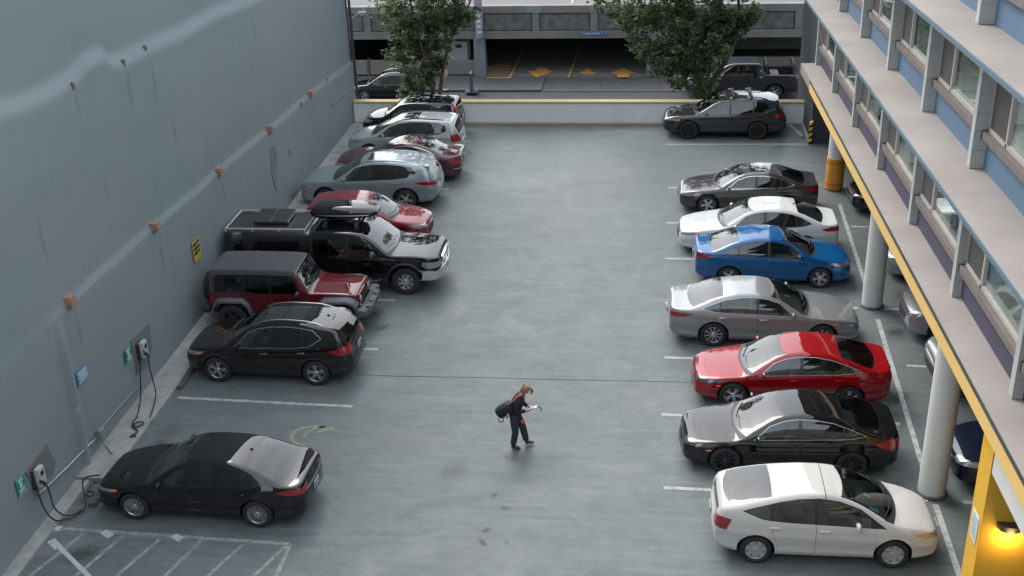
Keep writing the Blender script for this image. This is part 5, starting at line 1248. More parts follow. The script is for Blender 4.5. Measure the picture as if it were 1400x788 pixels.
for y in (38, 29, 20):
    c = empty('column', (12.2-HX, y-HY, 0)); c.parent = ht; s = obj('shaft', cm, c); s.scale = (1, 1, (3.7+shear(y))/4.3)
# yellow entrance pier with lamp and plaque
pr = empty('entrance_pier', (6.02-HX, 17.9-HY, 0)); pr.parent = ht
obj('pier_wall', box_mesh('pier_wall', (0, -.32, 0), (5, .32, 3.78), .006), pr, MATS['pier_yellow'])
mat('plaque', (.55, .58, .62), .4); mat('plaque_ink', (.18, .2, .25), .5)
pl = obj('plaque', box_mesh('plaque', (-.012, -.19, -.29), (0, .19, .29), .004), pr, MATS['plaque'], (-.001, .0, 1.7))
for k in range(9):
    obj('plaque_line', box_mesh('plaque_line', (-.0145, -.15+.03*(k % 3 == 2), .2-k*.05), (-.0125, .15-.06*(k % 4 == 1), .218-k*.05)), pl, MATS['plaque_ink'])
sloped_box('entrance_beam', (5.95, NEAR, 3.15), (6.15, 17.3, 3.75), MATS['column_white'])
mat('lamp_body', (.03, .03, .03), .5); mat('lamp_glow', (1, .7, .3), .5, emit=((1, .62, .2), 12))
lp = on_y(1385, 728, 17.4)
lamp = empty('wall_lamp', lp); tag(lamp, 'small dark half-round wall lamp glowing on the yellow entrance pier', 'lamp')
bm = bmesh.new(); n = 14
va = [bm.verts.new((.24*cos(pi*k/n), -.2*sin(pi*k/n), .09)) for k in range(n+1)]; vb = [bm.verts.new((.2*cos(pi*k/n), -.16*sin(pi*k/n), -.06)) for k in range(n+1)]
bm.faces.new(va)
for k in range(n): bm.faces.new((va[k], va[k+1], vb[k+1], vb[k]))
bmesh.ops.recalc_face_normals(bm, faces=bm.faces)
obj('lamp_housing', bm_mesh(bm, 'lamp_housing', True, 40), lamp, MATS['lamp_body'], (0, .18-.0, 0))
obj('bulb', lathe('bulb', [(.001, -.05), (.04, -.03), (.045, .0), (.02, .04), (.001, .045)], 12, 'z'), lamp, MATS['lamp_glow'], (0, .08, -.02))
pld = bpy.data.lights.new('lamp_light', 'POINT'); pld.energy = 9; pld.color = (1, .66, .25); pld.shadow_soft_size = .12
plo = bpy.data.objects.new('lamp_light', pld); COL.objects.link(plo); plo.parent = lamp; plo.location = (0, .03, -.2)
# striped guard post at the dark corner
mat('stripe_yellow', (.7, .48, .08), .5); mat('stripe_black', (.02, .02, .02), .5)
gp = empty('corner_guard', on_z(1107, 197)); tag(gp, 'short black and yellow striped corner guard on the dark grey wall', 'corner guard')
for k in range(8):
    me = box_mesh('stripe', (-.06, -.05, 0), (.06, .05, .115)); o = obj('stripe', me, gp, MATS['stripe_yellow' if k % 2 else 'stripe_black'], (0, 0, k*.115))
    for vv in me.vertices: vv.co.z += .5*vv.co.x

# ---- building the photograph was taken from (behind the camera)
nb = tag(empty('rear_building', (0, -4, 0)), 'plain flat-roofed grey block at the near end of the parking deck', 'building')
obj('wall', box_mesh('wall', (-13, -10, SZ), (16, 1.5, 12.6)), nb, MATS['slab_concrete'])
# ================================================================== across the street: garage, kiosk, signs
GY = 64.5; GZ = SZ+.12
def gz(py, y=GY, px=760): return on_y(px, py, y).z
Zb, Z1, Z2, Z3 = gz(53), gz(43), gz(18), gz(8)          # beam bottom, band tops
ga = tag(empty('parking_garage', (-4, GY, GZ)), 'concrete parking garage with wide dark entrance across the street', 'building')
def gbox(nm, lo, hi, m, parent=None, bev=0):
    return obj(nm, box_mesh(nm, (lo[0]+4, lo[1]-GY, lo[2]-GZ), (hi[0]+4, hi[1]-GY, hi[2]-GZ), bev), parent if parent is not None else ga, m)
gx = lambda px, py=60: on_y(px, py, GY).x
gbox('lower_band', (-40, GY, Zb), (40, GY+.5, Z1), MATS['garage_concrete'], bev=.015)
gbox('upper_band', (-40, GY+.02, Z2), (40, GY+.5, Z3), MATS['garage_concrete'], bev=.01)
gbox('spandrel_back', (-40, GY+.16, Z1), (40, GY+.45, Z2), MATS['garage_panel'])
# cast panels between upright ribs
ribs = [gx(504), gx(590), gx(655), gx(733), gx(812), gx(905), gx(1000), gx(1090), gx(1180), gx(420)]
ribs.sort()
for i, x in enumerate(ribs):
    gbox('rib', (x-.2, GY+.03, Z1), (x+.2, GY+.2, Z2), MATS['garage_concrete'], bev=.01)
    if i: gbox('cast_panel', (ribs[i-1]+.26, GY+.09, Z1+.06), (x-.26, GY+.19, Z2-.05), MATS['garage_panel'], bev=.01)
gbox('repaired_patch', (gx(720), GY+.005, Z2+.02), (gx(741), GY+.03, Z3-.02), mat('repair_grey', (.17, .2, .22), .7, var=.1))
gbox('top_deck', (-40, GY+.4, Z3-.2), (40, GY+40, Z3-.02), MATS['roof_deck']); gbox('deck_ceiling', (-40, GY+.5, Zb), (40, GY+40, Zb+.15), MATS['soffit'])
gbox('deck_stripe', (gx(781)-.06, GY+.7, Z3-.02), (gx(781)+.06, GY+6, Z3-.012), MATS['parapet_yellow'])
gbox('garage_floor', (-40, GY-.05, GZ-.3), (40, GY+40, GZ+.005), mat('garage_slab', (.13, .125, .12), .6, var=.25, scale=1)); gbox('back_wall', (-40, GY+22, GZ), (40, GY+22.3, Zb), MATS['dark_grey_wall'])
gbox('side_wall', (gx(470)-.5, GY+.5, GZ), (gx(470), GY+20, Zb), MATS['dark_grey_wall'])
def gcol(px0, px1, m='garage_blue'):
    gbox('pillar', (gx(px0, 90), GY-.12, GZ), (gx(px1, 90), GY+.6, Zb-.002), MATS[m], bev=.01)
mat('garage_blue', (.14, .165, .18), .6, var=.12, scale=2)
gcol(649, 664); gcol(884, 897)
gbox('right_wall', (gx(1005), GY+.3, GZ), (gx(1130), GY+.5, GZ+.95), MATS['roof_deck']); gbox('right_wall_upper', (gx(1012), GY+2.5, GZ+.9), (gx(1130), GY+2.7, Zb), MATS['screen_brown'])
gbox('mid_wall', (gx(899), GY+.3, GZ+.12), (gx(1005), GY+.5, GZ+.95), MATS['sill_brown'])
for i in range(3):
    x0, x1 = ((478, 500), (503, 552), (556, 650))[i]
    gbox('barrier_panel', (gx(x0), GY+.02, GZ+.1), (gx(x1), GY+.16, GZ+.92), MATS['garage_concrete'], bev=.012)
for px in (501, 554, 651): gbox('barrier_post', (gx(px)-.07, GY-.02, GZ), (gx(px)+.07, GY+.2, GZ+.98), mat('rust_post', (.09, .055, .045), .7))
# painted arrows, lane lines
def gsheet(pts, m, nm, z=.012):
    P = [on_z(x, y, GZ+.01) for x, y in pts]
    return sheet(nm, [(p.x+4, p.y-GY) for p in P], z, m, ga)
Z2c = lambda x, y: (640+x/5.385, y/5.385)
for pts in ([(505, 498), (590, 498), (590, 522), (640, 522), (500, 572), (440, 522), (505, 522)], [(820, 545), (875, 500), (945, 545), (912, 545), (912, 550), (848, 550), (848, 545)], [(1045, 543), (1145, 498), (1235, 543), (1185, 543), (1185, 570), (1098, 570), (1098, 543)]):
    gsheet([Z2c(*p) for p in pts], MATS['arrow_yellow'], 'painted_arrow')
for a, b in (((738, 570), (850, 282)), ((305, 575), (400, 380))): gsheet([Z2c(a[0]-9, a[1]), Z2c(a[0]+9, a[1]), Z2c(b[0]+6, b[1]), Z2c(b[0]-6, b[1])], MATS['arrow_yellow'], 'lane_line')
gsheet([Z2c(138, 571), Z2c(305, 571), Z2c(305, 577), Z2c(138, 577)], MATS['arrow_yellow'], 'lane_line', .014)
for k in range(4): gsheet([Z2c(150, 560-k*20), Z2c(150, 553-k*20), Z2c(310, 520-k*20), Z2c(310, 527-k*20)], MATS['arrow_yellow'], 'hatch_line', .013)
# blue clearance sign, lettered
def text_mesh(body, size, ext=.004):
    cu = bpy.data.curves.new('t', 'FONT'); cu.body = body; cu.size = size; cu.extrude = ext; cu.align_x = 'CENTER'; cu.align_y = 'CENTER'
    o = bpy.data.objects.new('t', cu); COL.objects.link(o); dg = bpy.context.evaluated_depsgraph_get(); me = bpy.data.meshes.new_from_object(o.evaluated_get(dg)); bpy.data.objects.remove(o); return me
mat('sign_blue', (.015, .09, .22), .45); mat('sign_white', (.5, .53, .54), .45)
a, b = on_y(794, 43.5, GY), on_y(831, 48.5, GY)
cs = tag(empty('clearance_sign', ((a.x+b.x)/2, GY-.03, (a.z+b.z)/2)), 'small blue clearance sign on the garage beam above the entrance', 'sign')
obj('plate', box_mesh('plate', (-(b.x-a.x)/2, -.02, (b.z-a.z)/2), ((b.x-a.x)/2, .02, (a.z-b.z)/2)), cs, MATS['sign_blue'])
obj('lettering', text_mesh("CLEARANCE 7' 4\"", .19), cs, MATS['sign_white'], (0, -.024, 0), (pi/2, 0, 0))
# white pay kiosk behind the barrier
a, b = on_y(606, 85, 66), on_y(635, 57, 66)
kk = tag(empty('pay_booth', ((a.x+b.x)/2, 66.6, GZ)), 'white pay booth with dark window behind the garage barrier', 'booth')
w2 = (b.x-a.x)/2+.15; hb = b.z-GZ
obj('booth_wall', box_mesh('booth_wall', (-w2, -.6, 0), (w2, .6, hb), .02), kk, MATS['sign_white']); obj('base_band', box_mesh('base_band', (-w2-.01, -.61, .0), (w2+.01, .59, GZ*0+a.z-GZ+.1)), kk, MATS['sign_blue'])
obj('window', box_mesh('window', (w2*.15, -.615, hb*.78), (w2*.6, -.59, hb*.9)), kk, MATS['black_glass'])
# hanging banner on the entrance pillar
mat('banner_pink', (.3, .25, .3), .8, var=.15, scale=3); mat('banner_blue', (.2, .26, .3), .8, var=.15, scale=3)
bn = tag(empty('banner', on_y(655, 30, GY-.3)), 'narrow vertical pale banner hanging beside the grey garage pillar', 'banner')
zt = on_y(655, -16, GY-.3).z-on_y(655, 30, GY-.3).z; zb_ = on_y(655, 55, GY-.3).z-on_y(655, 30, GY-.3).z; zm = on_y(655, 25, GY-.3).z-on_y(655, 30, GY-.3).z
def cloth(nm, z0, z1, m):
    v = []; f = []; n = 8
    for i in range(n+1):
        for x in (-.2, .2): v.append((x, .03*sin(i*.9), z0+(z1-z0)*i/n+(.18 if x > 0 and i == 0 and z0 < -.3 else 0)))
    for i in range(n): f.append((2*i, 2*i+1, 2*i+3, 2*i+2))
    me = py_mesh(nm, v, f, True); o = obj(nm, me, bn, m); md = o.modifiers.new('t', 'SOLIDIFY'); md.thickness = .01
cloth('lower_cloth', zb_, zm, MATS['banner_blue']); cloth('upper_cloth', zm, zt, MATS['banner_pink'])
for k in range(5): obj('letter', box_mesh('letter', (-.1, -.06, -.07), (.1, -.045, .07)), bn, MATS['sign_white'], (0, 0, zb_+.45+k*.3))
obj('pole', tube_mesh('pole', [(-.24, .05, zb_-.4), (-.24, .05, zt+.5)], .03, 8), bn, MATS['galv'])
# folding pavement sign and small notice on a stick
def aframe():
    p = on_z(645, 126, GZ); o = tag(empty('pavement_sign', p), 'dark blue upright pavement sign on a flat base before the garage', 'sign')
    obj('base', box_mesh('base', (-.35, -.3, 0), (.35, .3, .08), .02), o, mat('sign_base', (.06, .075, .085), .6)); obj('panel', box_mesh('panel', (-.06, -.28, .08), (.06, .28, 1.1), .02), o, MATS['sign_base'])
    obj('panel_face', box_mesh('panel_face', (.062, -.24, .2), (.07, .24, 1.0)), o, MATS['sign_blue'])
aframe()
p = on_z(609, 123, GZ); o = tag(empty('notice_post', p), 'thin post carrying a small pinkish notice beside the tree', 'sign')
obj('post', tube_mesh('post', [(0, 0, 0), (0, 0, 1.1)], .025, 6), o, MATS['galv']); obj('notice', box_mesh('notice', (-.16, -.02, .78), (.16, .01, 1.12), .005), o, mat('notice_pink', (.5, .32, .3), .6)); obj('foot', lathe('foot', [(.001, .04), (.12, .03), (.14, 0)], 12, 'z'), o, MATS['kerb_concrete'])
# street-lamp arm poking past the left wall
p = on_y(475, 30, 50); q = on_y(498, 13, 50)
o = tag(empty('bracket_arm', p), 'pale metal bracket arm sticking out from the building corner', 'bracket')
obj('arm', tube_mesh('arm', [(-.8, 0, -.5), (0, 0, 0), (q.x-p.x, 0, q.z-p.z)], .035, 6), o, MATS['galv']); obj('fitting', box_mesh('fitting', (q.x-p.x-.25, -.08, q.z-p.z-.28), (q.x-p.x+.05, .08, q.z-p.z-.1), .03), o, MATS['galv'])

# ================================================================== trees
def leaf_mat(name, c0, c1):
    m, t, b = new_mat(name); N = t.nodes; Lk = t.links
    oi = N.new('ShaderNodeNewGeometry'); cr = N.new('ShaderNodeMix'); cr.data_type = 'RGBA'; cr.inputs['A'].default_value = (*c0, 1); cr.inputs['B'].default_value = (*c1, 1)
    Lk.new(oi.outputs['Random Per Island'], cr.inputs['Factor']); Lk.new(cr.outputs['Result'], b.inputs['Base Color']); b.inputs['Roughness'].default_value = .55
    tl = N.new('ShaderNodeBsdfTranslucent'); Lk.new(cr.outputs['Result'], tl.inputs['Color']); mxs = N.new('ShaderNodeMixShader'); mxs.inputs[0].default_value = .5
    out = [q for q in N if q.type == 'OUTPUT_MATERIAL'][0]; Lk.new(b.outputs[0], mxs.inputs[1]); Lk.new(tl.outputs[0], mxs.inputs[2]); Lk.new(mxs.outputs[0], out.inputs['Surface'])
    return m
leaf_mat('leaf', (.052, .092, .042), (.13, .18, .08)); leaf_mat('leaf_warm', (.05, .055, .024), (.12, .115, .05)); mat('bark', (.085, .07, .06), .9, var=.4, scale=6, bump=.8, bscale=18, stretch=(1, 1, .25))
def build_tree(name, label, Y, trunks, blobs, extra, seed, n_leaf, warm):
    r = random.Random(seed); base = on_y(trunks[0][0][0], trunks[0][0][1], Y); base.z = SZ+.12
    root = tag(empty(name, base), label, 'tree', 'street trees beyond the parapet')
    for T in trunks:
        P = [on_y(x, y, Y+dy)-base for x, y, dy in T]; P = [Vector((P[0].x*.6, P[0].y, 0))]+P
        P = smooth_path(P, 4); n = len(P); r0 = .17 if T is trunks[0] else .11
        obj('trunk' if T is trunks[0] else 'limb', tube_mesh('trunk', P, [r0*(1-.75*i/(n-1))*(1.25 if i == 0 else 1) for i in range(n)], 9), root, MATS['bark'])
    sc = (Vector((0, Y, 5))-Vector((0, 0, CAM_Z))).length/F_PX
    B = [(on_y(x, y, Y+r.uniform(-.6, .6))-base, rr*sc) for x, y, rr in blobs]+[(Vector(c)-base, rr) for c, rr in extra]
    # every blob breaks up into twig clumps; every clump into leaves
    for nm, frac in (('crown', 1-warm), ('crown_tips', warm)):
        v = []; f = []; tot = sum(q*q for _, q in B)
        for c, R in B:
            nc = max(3, int(n_leaf*frac*R*R/tot/26))
            for _ in range(nc):
                d = Vector((r.gauss(0, 1), r.gauss(0, 1), r.gauss(0, 1))).normalized(); cc = c+d*R*(r.uniform(.5, 1.2) if frac > .5 else r.uniform(.8, 1.18))*Vector((1, 1, 1)).length/1.732
                for _ in range(26):
                    q = cc+Vector((r.gauss(0, .125), r.gauss(0, .125), r.gauss(0, .085)))
                    a = Vector((r.gauss(0, 1), r.gauss(0, 1), r.gauss(0, .55))).normalized(); nrm = (Vector((r.gauss(0, .6), r.gauss(0, .6), 1))).normalized()
                    b = nrm.cross(a); 
                    if b.length < .1: continue
                    b.normalize(); s = r.uniform(.07, .13); i = len(v)
                    v += [q-a*s, q+b*s*.62-a*s*.1, q+a*s, q-b*s*.62-a*s*.1]; f.append((i, i+1, i+2, i+3))
        o = obj(nm, py_mesh(nm, v, f), root, MATS['leaf' if nm == 'crown' else 'leaf_warm']); o['kind'] = 'stuff'
    for k in range(10):
        c, R = r.choice(B[:max(4, len(B)//2)]); st = Vector(P[n//2]); md = (st+c)/2+Vector((0, 0, .2))
        obj('branch', tube_mesh('branch', smooth_path([st, md, c+Vector((0, 0, R*.5))], 4), [.05, .045, .04, .035, .03, .025, .02, .015, .012], 6), root, MATS['bark'])
    return root
T1 = [(560, 8, 44), (600, -10, 50), (628, 12, 22), (535, 22, 20), (590, 35, 34), (566, 52, 26), (600, 50, 20), (548, 64, 20), (562, 84, 22), (588, 78, 20), (600, 82, 12), (575, 103, 24), (588, 100, 17), (568, 124, 20), (582, 122, 15), (625, 30, 16), (548, 48, 18), (530, 5, 16), (545, 76, 14), (560, 132, 15)]
build_tree('street_tree', 'narrow leafy street tree with several stems beside the black street car', 51.3, [[(592, 132, 0), (590, 90, .1), (585, 40, .2), (575, -20, 0), (570, -90, 0)], [(602, 132, .2), (607, 90, .1), (618, 50, 0), (640, 10, .2), (655, -40, .3)], [(578, 132, -.1), (580, 80, -.2), (566, 30, -.2), (556, -30, -.3)]],
           T1, [((-8.6, 51.5, 8.2), 1.9), ((-9.8, 51.2, 7.0), 1.5), ((-7.4, 51.4, 6.9), 1.6), ((-9.2, 51, 9.0), 1.4), ((-7.2, 51, 8.6), 1.2)], 5, 20000, .14)
T2 = [(870, 10, 26), (905, 0, 44), (955, -5, 50), (1000, 12, 34), (1030, 18, 14), (890, 40, 30), (935, 40, 42), (975, 42, 34), (1005, 40, 18), (880, 62, 18), (915, 76, 26), (950, 78, 30), (975, 84, 18), (935, 100, 20), (965, 104, 16), (958, 120, 14), (985, 70, 14), (860, 28, 16), (840, 12, 12), (822, 6, 8), (900, 88, 12), (925, 112, 10), (1015, 25, 14)]
build_tree('street_tree', 'wide dense street tree in front of the dark pickup truck', 51.0, [[(968, 128, 0), (985, 95, .1), (1005, 55, .2), (1010, 10, .2), (1006, -60, 0)], [(960, 126, -.1), (950, 95, -.2), (935, 60, -.2), (915, 15, 0), (905, -40, 0)], [(962, 122, .1), (935, 92, 0), (900, 62, .1)]],
           T2, [((3.2, 51.2, 8.4), 2.2), ((1.4, 51, 7.4), 2.0), ((5.0, 51, 7.2), 1.8), ((.2, 51, 6.6), 1.5)], 11, 29000, .08)
# ================================================================== vehicles in their places
paint('p_black', (.004, .004, .005), 0, .06); paint('p_black_brown', (.007, .005, .005), 0, .06); paint('p_charcoal', (.024, .029, .034), .35, .05); paint('p_graphite', (.045, .045, .049), .5, .05)
paint('p_white', (.50, .52, .52), 0, .05); paint('p_white_warm', (.48, .475, .455), 0, .05); paint('p_blue', (.003, .082, .235), .25, .03); paint('p_silver', (.26, .27, .275), .55, .05)
paint('p_silver_blue', (.26, .305, .325), .55, .06); paint('p_red', (.24, .004, .008), .15, .02); paint('p_maroon', (.12, .013, .017), .25, .06); paint('p_cherry', (.20, .012, .02), .25, .08); paint('p_maroon_dark', (.055, .016, .02), .3, .08); paint('p_navy', (.006, .012, .03), .2, .05)
BUILT = {}
def park(spec, paint_name, label, cat, x, y, head, name='parked_car', z=0, group='cars parked on the deck', **over):
    """head: rotation about z in degrees; 0 = nose towards +x"""
    key = spec+str(sorted(over.items()))
    d = dict(SPECS[spec]); d.update(over)
    if key in BUILT:                       # same body again: copy thing and parts, repaint
        src, old = BUILT[key]; root = copy_tree(src); root.scale = (1, 1, 1)
        def rep(o):
            if o.type == 'MESH' and o.data.materials and o.data.materials[0] == old:
                o.data = o.data.copy(); o.data.materials[0] = MATS[paint_name]
            for c in o.children: rep(c)
        rep(root); S = Shape(d)
    else:
        root, S = build_car(d, MATS[paint_name], name); BUILT[key] = (root, MATS[paint_name])
    root.name = name; root.location = (x, y, z); root.rotation_euler = (0, 0, radians(head))
    tag(root, label, cat, group)
    return root, S
def permit(root, S, s, y, m='sticker', w=.1, h=.08):
    """small permit card lying on the dashboard edge behind the windscreen"""
    w_, zt, cr, _, _ = S.base(s); z = zt-cr*(y/(w_*S.yb))**2-.035; sl = (float(S.top(s+.03))-float(S.top(s-.03)))/.06
    o = obj('permit_card', box_mesh('permit_card', (-h, -w/2, -.002), (h, w/2, .002)), root, MATS[m], (S.L/2-s, y, z), (0, math.atan(sl), 0))
L_ = 180
c, S = park('fusion', 'p_black', 'glossy black sedan plugged into the wall charger', 'car', -9.20, 20.08, L_-2, fin=3.5); c.scale = (.955, .97, .97)
c, S = park('rogue', 'p_black_brown', 'black crossover with silver roof rails and dark glass roof', 'suv', -9.50, 26.0, L_-1); c.scale = (.965, .98, .98); permit(c, S, 1.45, .45, 'sticker', .12)
c, S = park('highlander', 'p_silver_blue', 'silver-blue crossover with sunroof nosed up to the wall', 'suv', -9.67, 38.4, L_)
c, S = park('accord', 'p_maroon_dark', 'dark maroon sedan with chrome window trim between two silver cars', 'car', -9.2, 41.1, L_)
paint('p_pearl', (.36, .375, .38), .35, .05)
c, S = park('rondo', 'p_pearl', 'silver compact wagon with square sunroof and upright red tail lights', 'car', -9.42, 43.6, L_)
c, S = park('soul', 'p_black', 'boxy black hatchback beside the white parapet wall', 'car', -9.6, 46.0, L_)
c, S = park('hatch', 'p_cherry', 'cherry red hatchback half hidden behind the black pickup', 'car', -9.1, 34.95, 0)
c, S = park('outback', 'p_charcoal', 'dark grey wagon with black wheels and roof crossbars by the parapet', 'car', 3.15, 46.5, L_)
mat('brass', (.6, .4, .25), .4)
for s in (2.75, 3.45):
    zt = float(S.top(s))+.06; yc = S.corner(s)[0]
    o = obj('crossbar', box_mesh('crossbar', (-.045, -yc-.02, -.02), (.045, yc+.02, .05), .015, True), c, MATS['black_plastic'], (S.L/2-s, 0, zt))
    for sg in (1, -1): obj('bar_end', box_mesh('bar_end', (-.06, -.03, -.03), (.06, .03, .03), .012, True), o, MATS['brass'], (.1, sg*(yc+.02), -.02))
c, S = park('ilx', 'p_graphite', 'dark grey sedan with sunroof and chrome window line', 'car', 3.5, 38.25, L_)
c, S = park('fusion', 'p_white', 'white sedan between the dark grey sedan and the blue sedan', 'car', 3.55, 34.75, L_, fin=3.5)
c, S = park('versa', 'p_blue', 'bright blue small sedan facing the motel columns', 'car', 3.78, 32.4, 0); permit(c, S, 1.5, -.3)
c, S = park('avalon', 'p_silver', 'large silver sedan between the blue and the red sedan', 'car', 3.2, 28.65, 0); permit(c, S, 1.85, -.15)
c, S = park('civic', 'p_red', 'bright red sedan with sloping roof', 'car', 3.6, 25.5, L_, fin=None)
c, S = park('civic', 'p_black', 'glossy black sedan with sloping roof between the red and white cars', 'car', 3.25, 22.65, L_, fin=None, rim='ten', rim_mat='alloy_dark')
c, S = park('prius', 'p_white_warm', 'white one-box hatchback with wheel covers and clouded headlight', 'car', 3.62, 19.57, .6); c.scale = (.965, 1, 1)
permit(c, S, 1.4, -.15); permit(c, S, 1.32, -.52, 'sticker_blue', .12, .1)
U = 'cars parked under the motel'
park('civic', 'p_black', 'black sedan nose beyond the orange guarded column', 'car', 9.25, 38.2, L_, group=U, fin=None)
park('versa', 'p_silver_blue', 'pale car hidden behind the middle column under the motel', 'car', 9.4, 32.9, L_, group=U)
park('rogue', 'p_silver', 'silver crossover nosing out under the motel behind the middle column', 'suv', 9.30, 29.0, L_, group=U)
park('highlander', 'p_silver', 'silver crossover with dark grille peeping past the front column', 'suv', 9.55, 26.2, L_, group=U)
park('avalon', 'p_navy', 'dark navy sedan between the front column and the yellow pier', 'car', 9.15, 22.2, L_, group=U)
# street
p = on_z(496.7, 130, SZ+.36); q = on_z(559, 131, SZ+.36)
c, S = park('rogue', 'p_black', 'black crossover parked on the street behind the parapet', 'suv', (p.x+q.x)/2, p.y+.8, L_, 'parked_car', SZ, 'vehicles parked on the street'); c.scale = (.86, .86, .86)
p = on_z(963, 127, SZ+.40); q = on_z(1064, 127, SZ+.40)
tr, S = park('ford', 'p_charcoal', 'dark grey crew-cab pickup with bed rack posts parked on the street', 'pickup', (p.x+q.x)/2, p.y+.95, L_, 'pickup_truck', SZ, 'vehicles parked on the street')
X = lambda s: S.L/2-s
bm = bmesh.new()
for lo, hi in (((X(5.74), -.80, .80), (X(4.12), .80, .83)), ((X(5.76), -.82, .8), (X(5.72), .82, 1.32)), ((X(4.14), -.82, .8), (X(4.1), .82, 1.32)), ((X(5.74), -.83, .8), (X(4.12), -.79, 1.32)), ((X(5.74), .79, .8), (X(4.12), .83, 1.32))): add_box(bm, lo, hi)
obj('bed_liner', bm_mesh(bm, 'bed_liner'), tr, MATS['underbody'])
for o in list(tr.children):
    if o.name.startswith('bed_opening'): bpy.data.objects.remove(o)
for s in (4.2, 5.6):
    for sg in (1, -1): obj('rack_post', tube_mesh('rack_post', [(X(s), sg*.86, 1.25), (X(s), sg*.80, 1.86)], .035, 6), tr, MATS['black_plastic'])
    obj('rack_bar', tube_mesh('rack_bar', [(X(s), -.80, 1.86), (X(s), .80, 1.86)], .03, 6), tr, MATS['black_plastic'])

# ---- black pickup with canopy, roof box, solar panels
rm, S = park('ram', 'p_black', 'black heavy pickup with canopy, ladder rails and chrome front bumper', 'pickup', -9.19, 31.55, 0, 'pickup_truck')
X = lambda s: S.L/2-s
bm = bmesh.new(); n = 14; v0 = []
for i in range(n+1):
    t = -1+2*i/n; y = t*1.0; x = S.L/2+.10-.20*abs(t)**2.6
    v0.append([bm.verts.new((x, y, z)) for z in ()]+[bm.verts.new((x-.10, y, .50)), bm.verts.new((x, y, .53)), bm.verts.new((x+.015, y, .66)), bm.verts.new((x, y, .79)), bm.verts.new((x-.14, y, .81))])
for i in range(n):
    for j in range(4): bm.faces.new((v0[i][j], v0[i+1][j], v0[i+1][j+1], v0[i][j+1]))
for sg, row in ((-1, v0[0]), (1, v0[-1])):
    e = [bm.verts.new((q.co.x-.42, sg*1.02, q.co.z)) for q in row]
    for j in range(4): bm.faces.new((row[j], row[j+1], e[j+1], e[j]))
bmesh.ops.recalc_face_normals(bm, faces=bm.faces)
obj('front_bumper', bm_mesh(bm, 'front_bumper', True, 40), rm, MATS['chrome'])
gx0 = S.L/2+.045
for lo, hi in (((-.5, .90), (.5, .94)), ((-.03, .75), (.03, 1.09)), ((-.52, .73), (.52, .765)), ((-.5, 1.075), (.5, 1.11)), ((-.54, .75), (-.49, 1.09)), ((.49, .75), (.54, 1.09))):
    obj('grille_bar', box_mesh('grille_bar', (gx0-.05, lo[0], lo[1]), (gx0+.025, hi[0], hi[1]), .012, True), rm, MATS['chrome'])
obj('front_plate', box_mesh('front_plate', (S.L/2+.115, -.155, .58), (S.L/2+.125, .155, .73)), rm, MATS['plate'])
for sg in (1, -1):
    obj('step_bar', tube_mesh('step_bar', [(X(1.7), sg*.80, .52), (X(1.85), sg*1.0, .44), (X(3.6), sg*1.0, .44), (X(3.75), sg*.80, .52)], .045, 8), rm, MATS['steel_dark'])
    for s in (1.03, 5.20):
        P = [(X(s+.555*cos(a)), sg*(S.ybody(s+.555*cos(a), .45+.555*sin(a))+.012), .45+.555*sin(a)) for a in np.linspace(-.1, pi+.1, 17)]
        obj('wheel_flare', tube_mesh('wheel_flare', P, .04, 6), rm, MATS['black_plastic'])
    o = obj('badge', text_mesh('RAM', .13, .004), rm, MATS['satin'], (X(2.15), sg*(S.ybody(2.15, .98)+.006), .98), (pi/2, 0, 0 if sg < 0 else pi))
mat('rack_white', (.42, .43, .44), .4, .3)
zc = 1.93; sec = S.corner(4.8)
for sg in (1, -1):
    obj('ladder_rail', tube_mesh('ladder_rail', [(X(3.95), sg*.74, 1.96), (X(6.42), sg*.74, 1.96)], .022, 6), rm, MATS['rack_white'])
    for s in (3.98, 4.78, 5.58, 6.40): obj('rail_post', tube_mesh('rail_post', [(X(s), sg*.74, 1.955), (X(s), sg*.82, 1.80), (X(s), sg*.86, 1.60)], .018, 6), rm, MATS['rack_white'])
for s in (3.98, 6.40): obj('rail_cross', tube_mesh('rail_cross', [(X(s), -.74, 1.96), (X(s), .74, 1.96)], .02, 6), rm, MATS['rack_white'])
mat('solar', (.018, .018, .022), .25, 0, .4, var=.2, scale=3)
for k, s in enumerate((5.45, 4.90)):
    o = obj('solar_panel', box_mesh('solar_panel', (-.265, -.38, 0), (.265, .55, .03), .006), rm, MATS['solar'], (X(s), .1, 2.0), (radians(4), 0, 0))
    obj('panel_frame', box_mesh('panel_frame', (-.27, -.385, -.012), (.27, .555, -.001)), o, MATS['satin'])
# roof box on the cab
rb = tag(empty('roof_box', (-9.19+X(2.95), 31.75, 1.93)), 'glossy black roof cargo box on the cab of the black pickup', 'cargo box')
v = []; f = []; n = 22; m = 16
for i in range(n+1):
    t = i/n; x = -1.02+2.04*t; e = (1-abs(2*t-1)**5)**.5; wy = .47*(.62+.38*e)*(1-.18*t**3); hz = .25*(.35+.65*e)*(1-.45*t**3)
    for j in range(m):
        a = 2*pi*j/m; cy = math.copysign(abs(cos(a))**.55, cos(a)); sz = math.copysign(abs(sin(a))**.7, sin(a)); v.append((x, wy*cy, .30+hz*sz*(1 if sz > 0 else .75)))
for i in range(n):
    for j in range(m): f.append((i*m+j, i*m+(j+1) % m, (i+1)*m+(j+1) % m, (i+1)*m+j))
f += [tuple(range(m)), tuple(n*m+j for j in range(m-1, -1, -1))]
me = py_mesh('box_shell', v, f, True, 60); bm = bmesh.new(); bm.from_mesh(me); bmesh.ops.recalc_face_normals(bm, faces=bm.faces); bm.to_mesh(me); bm.free()
paint('box_black', (.008, .008, .009), 0, .1); obj('box_shell', me, rb, MATS['box_black'])
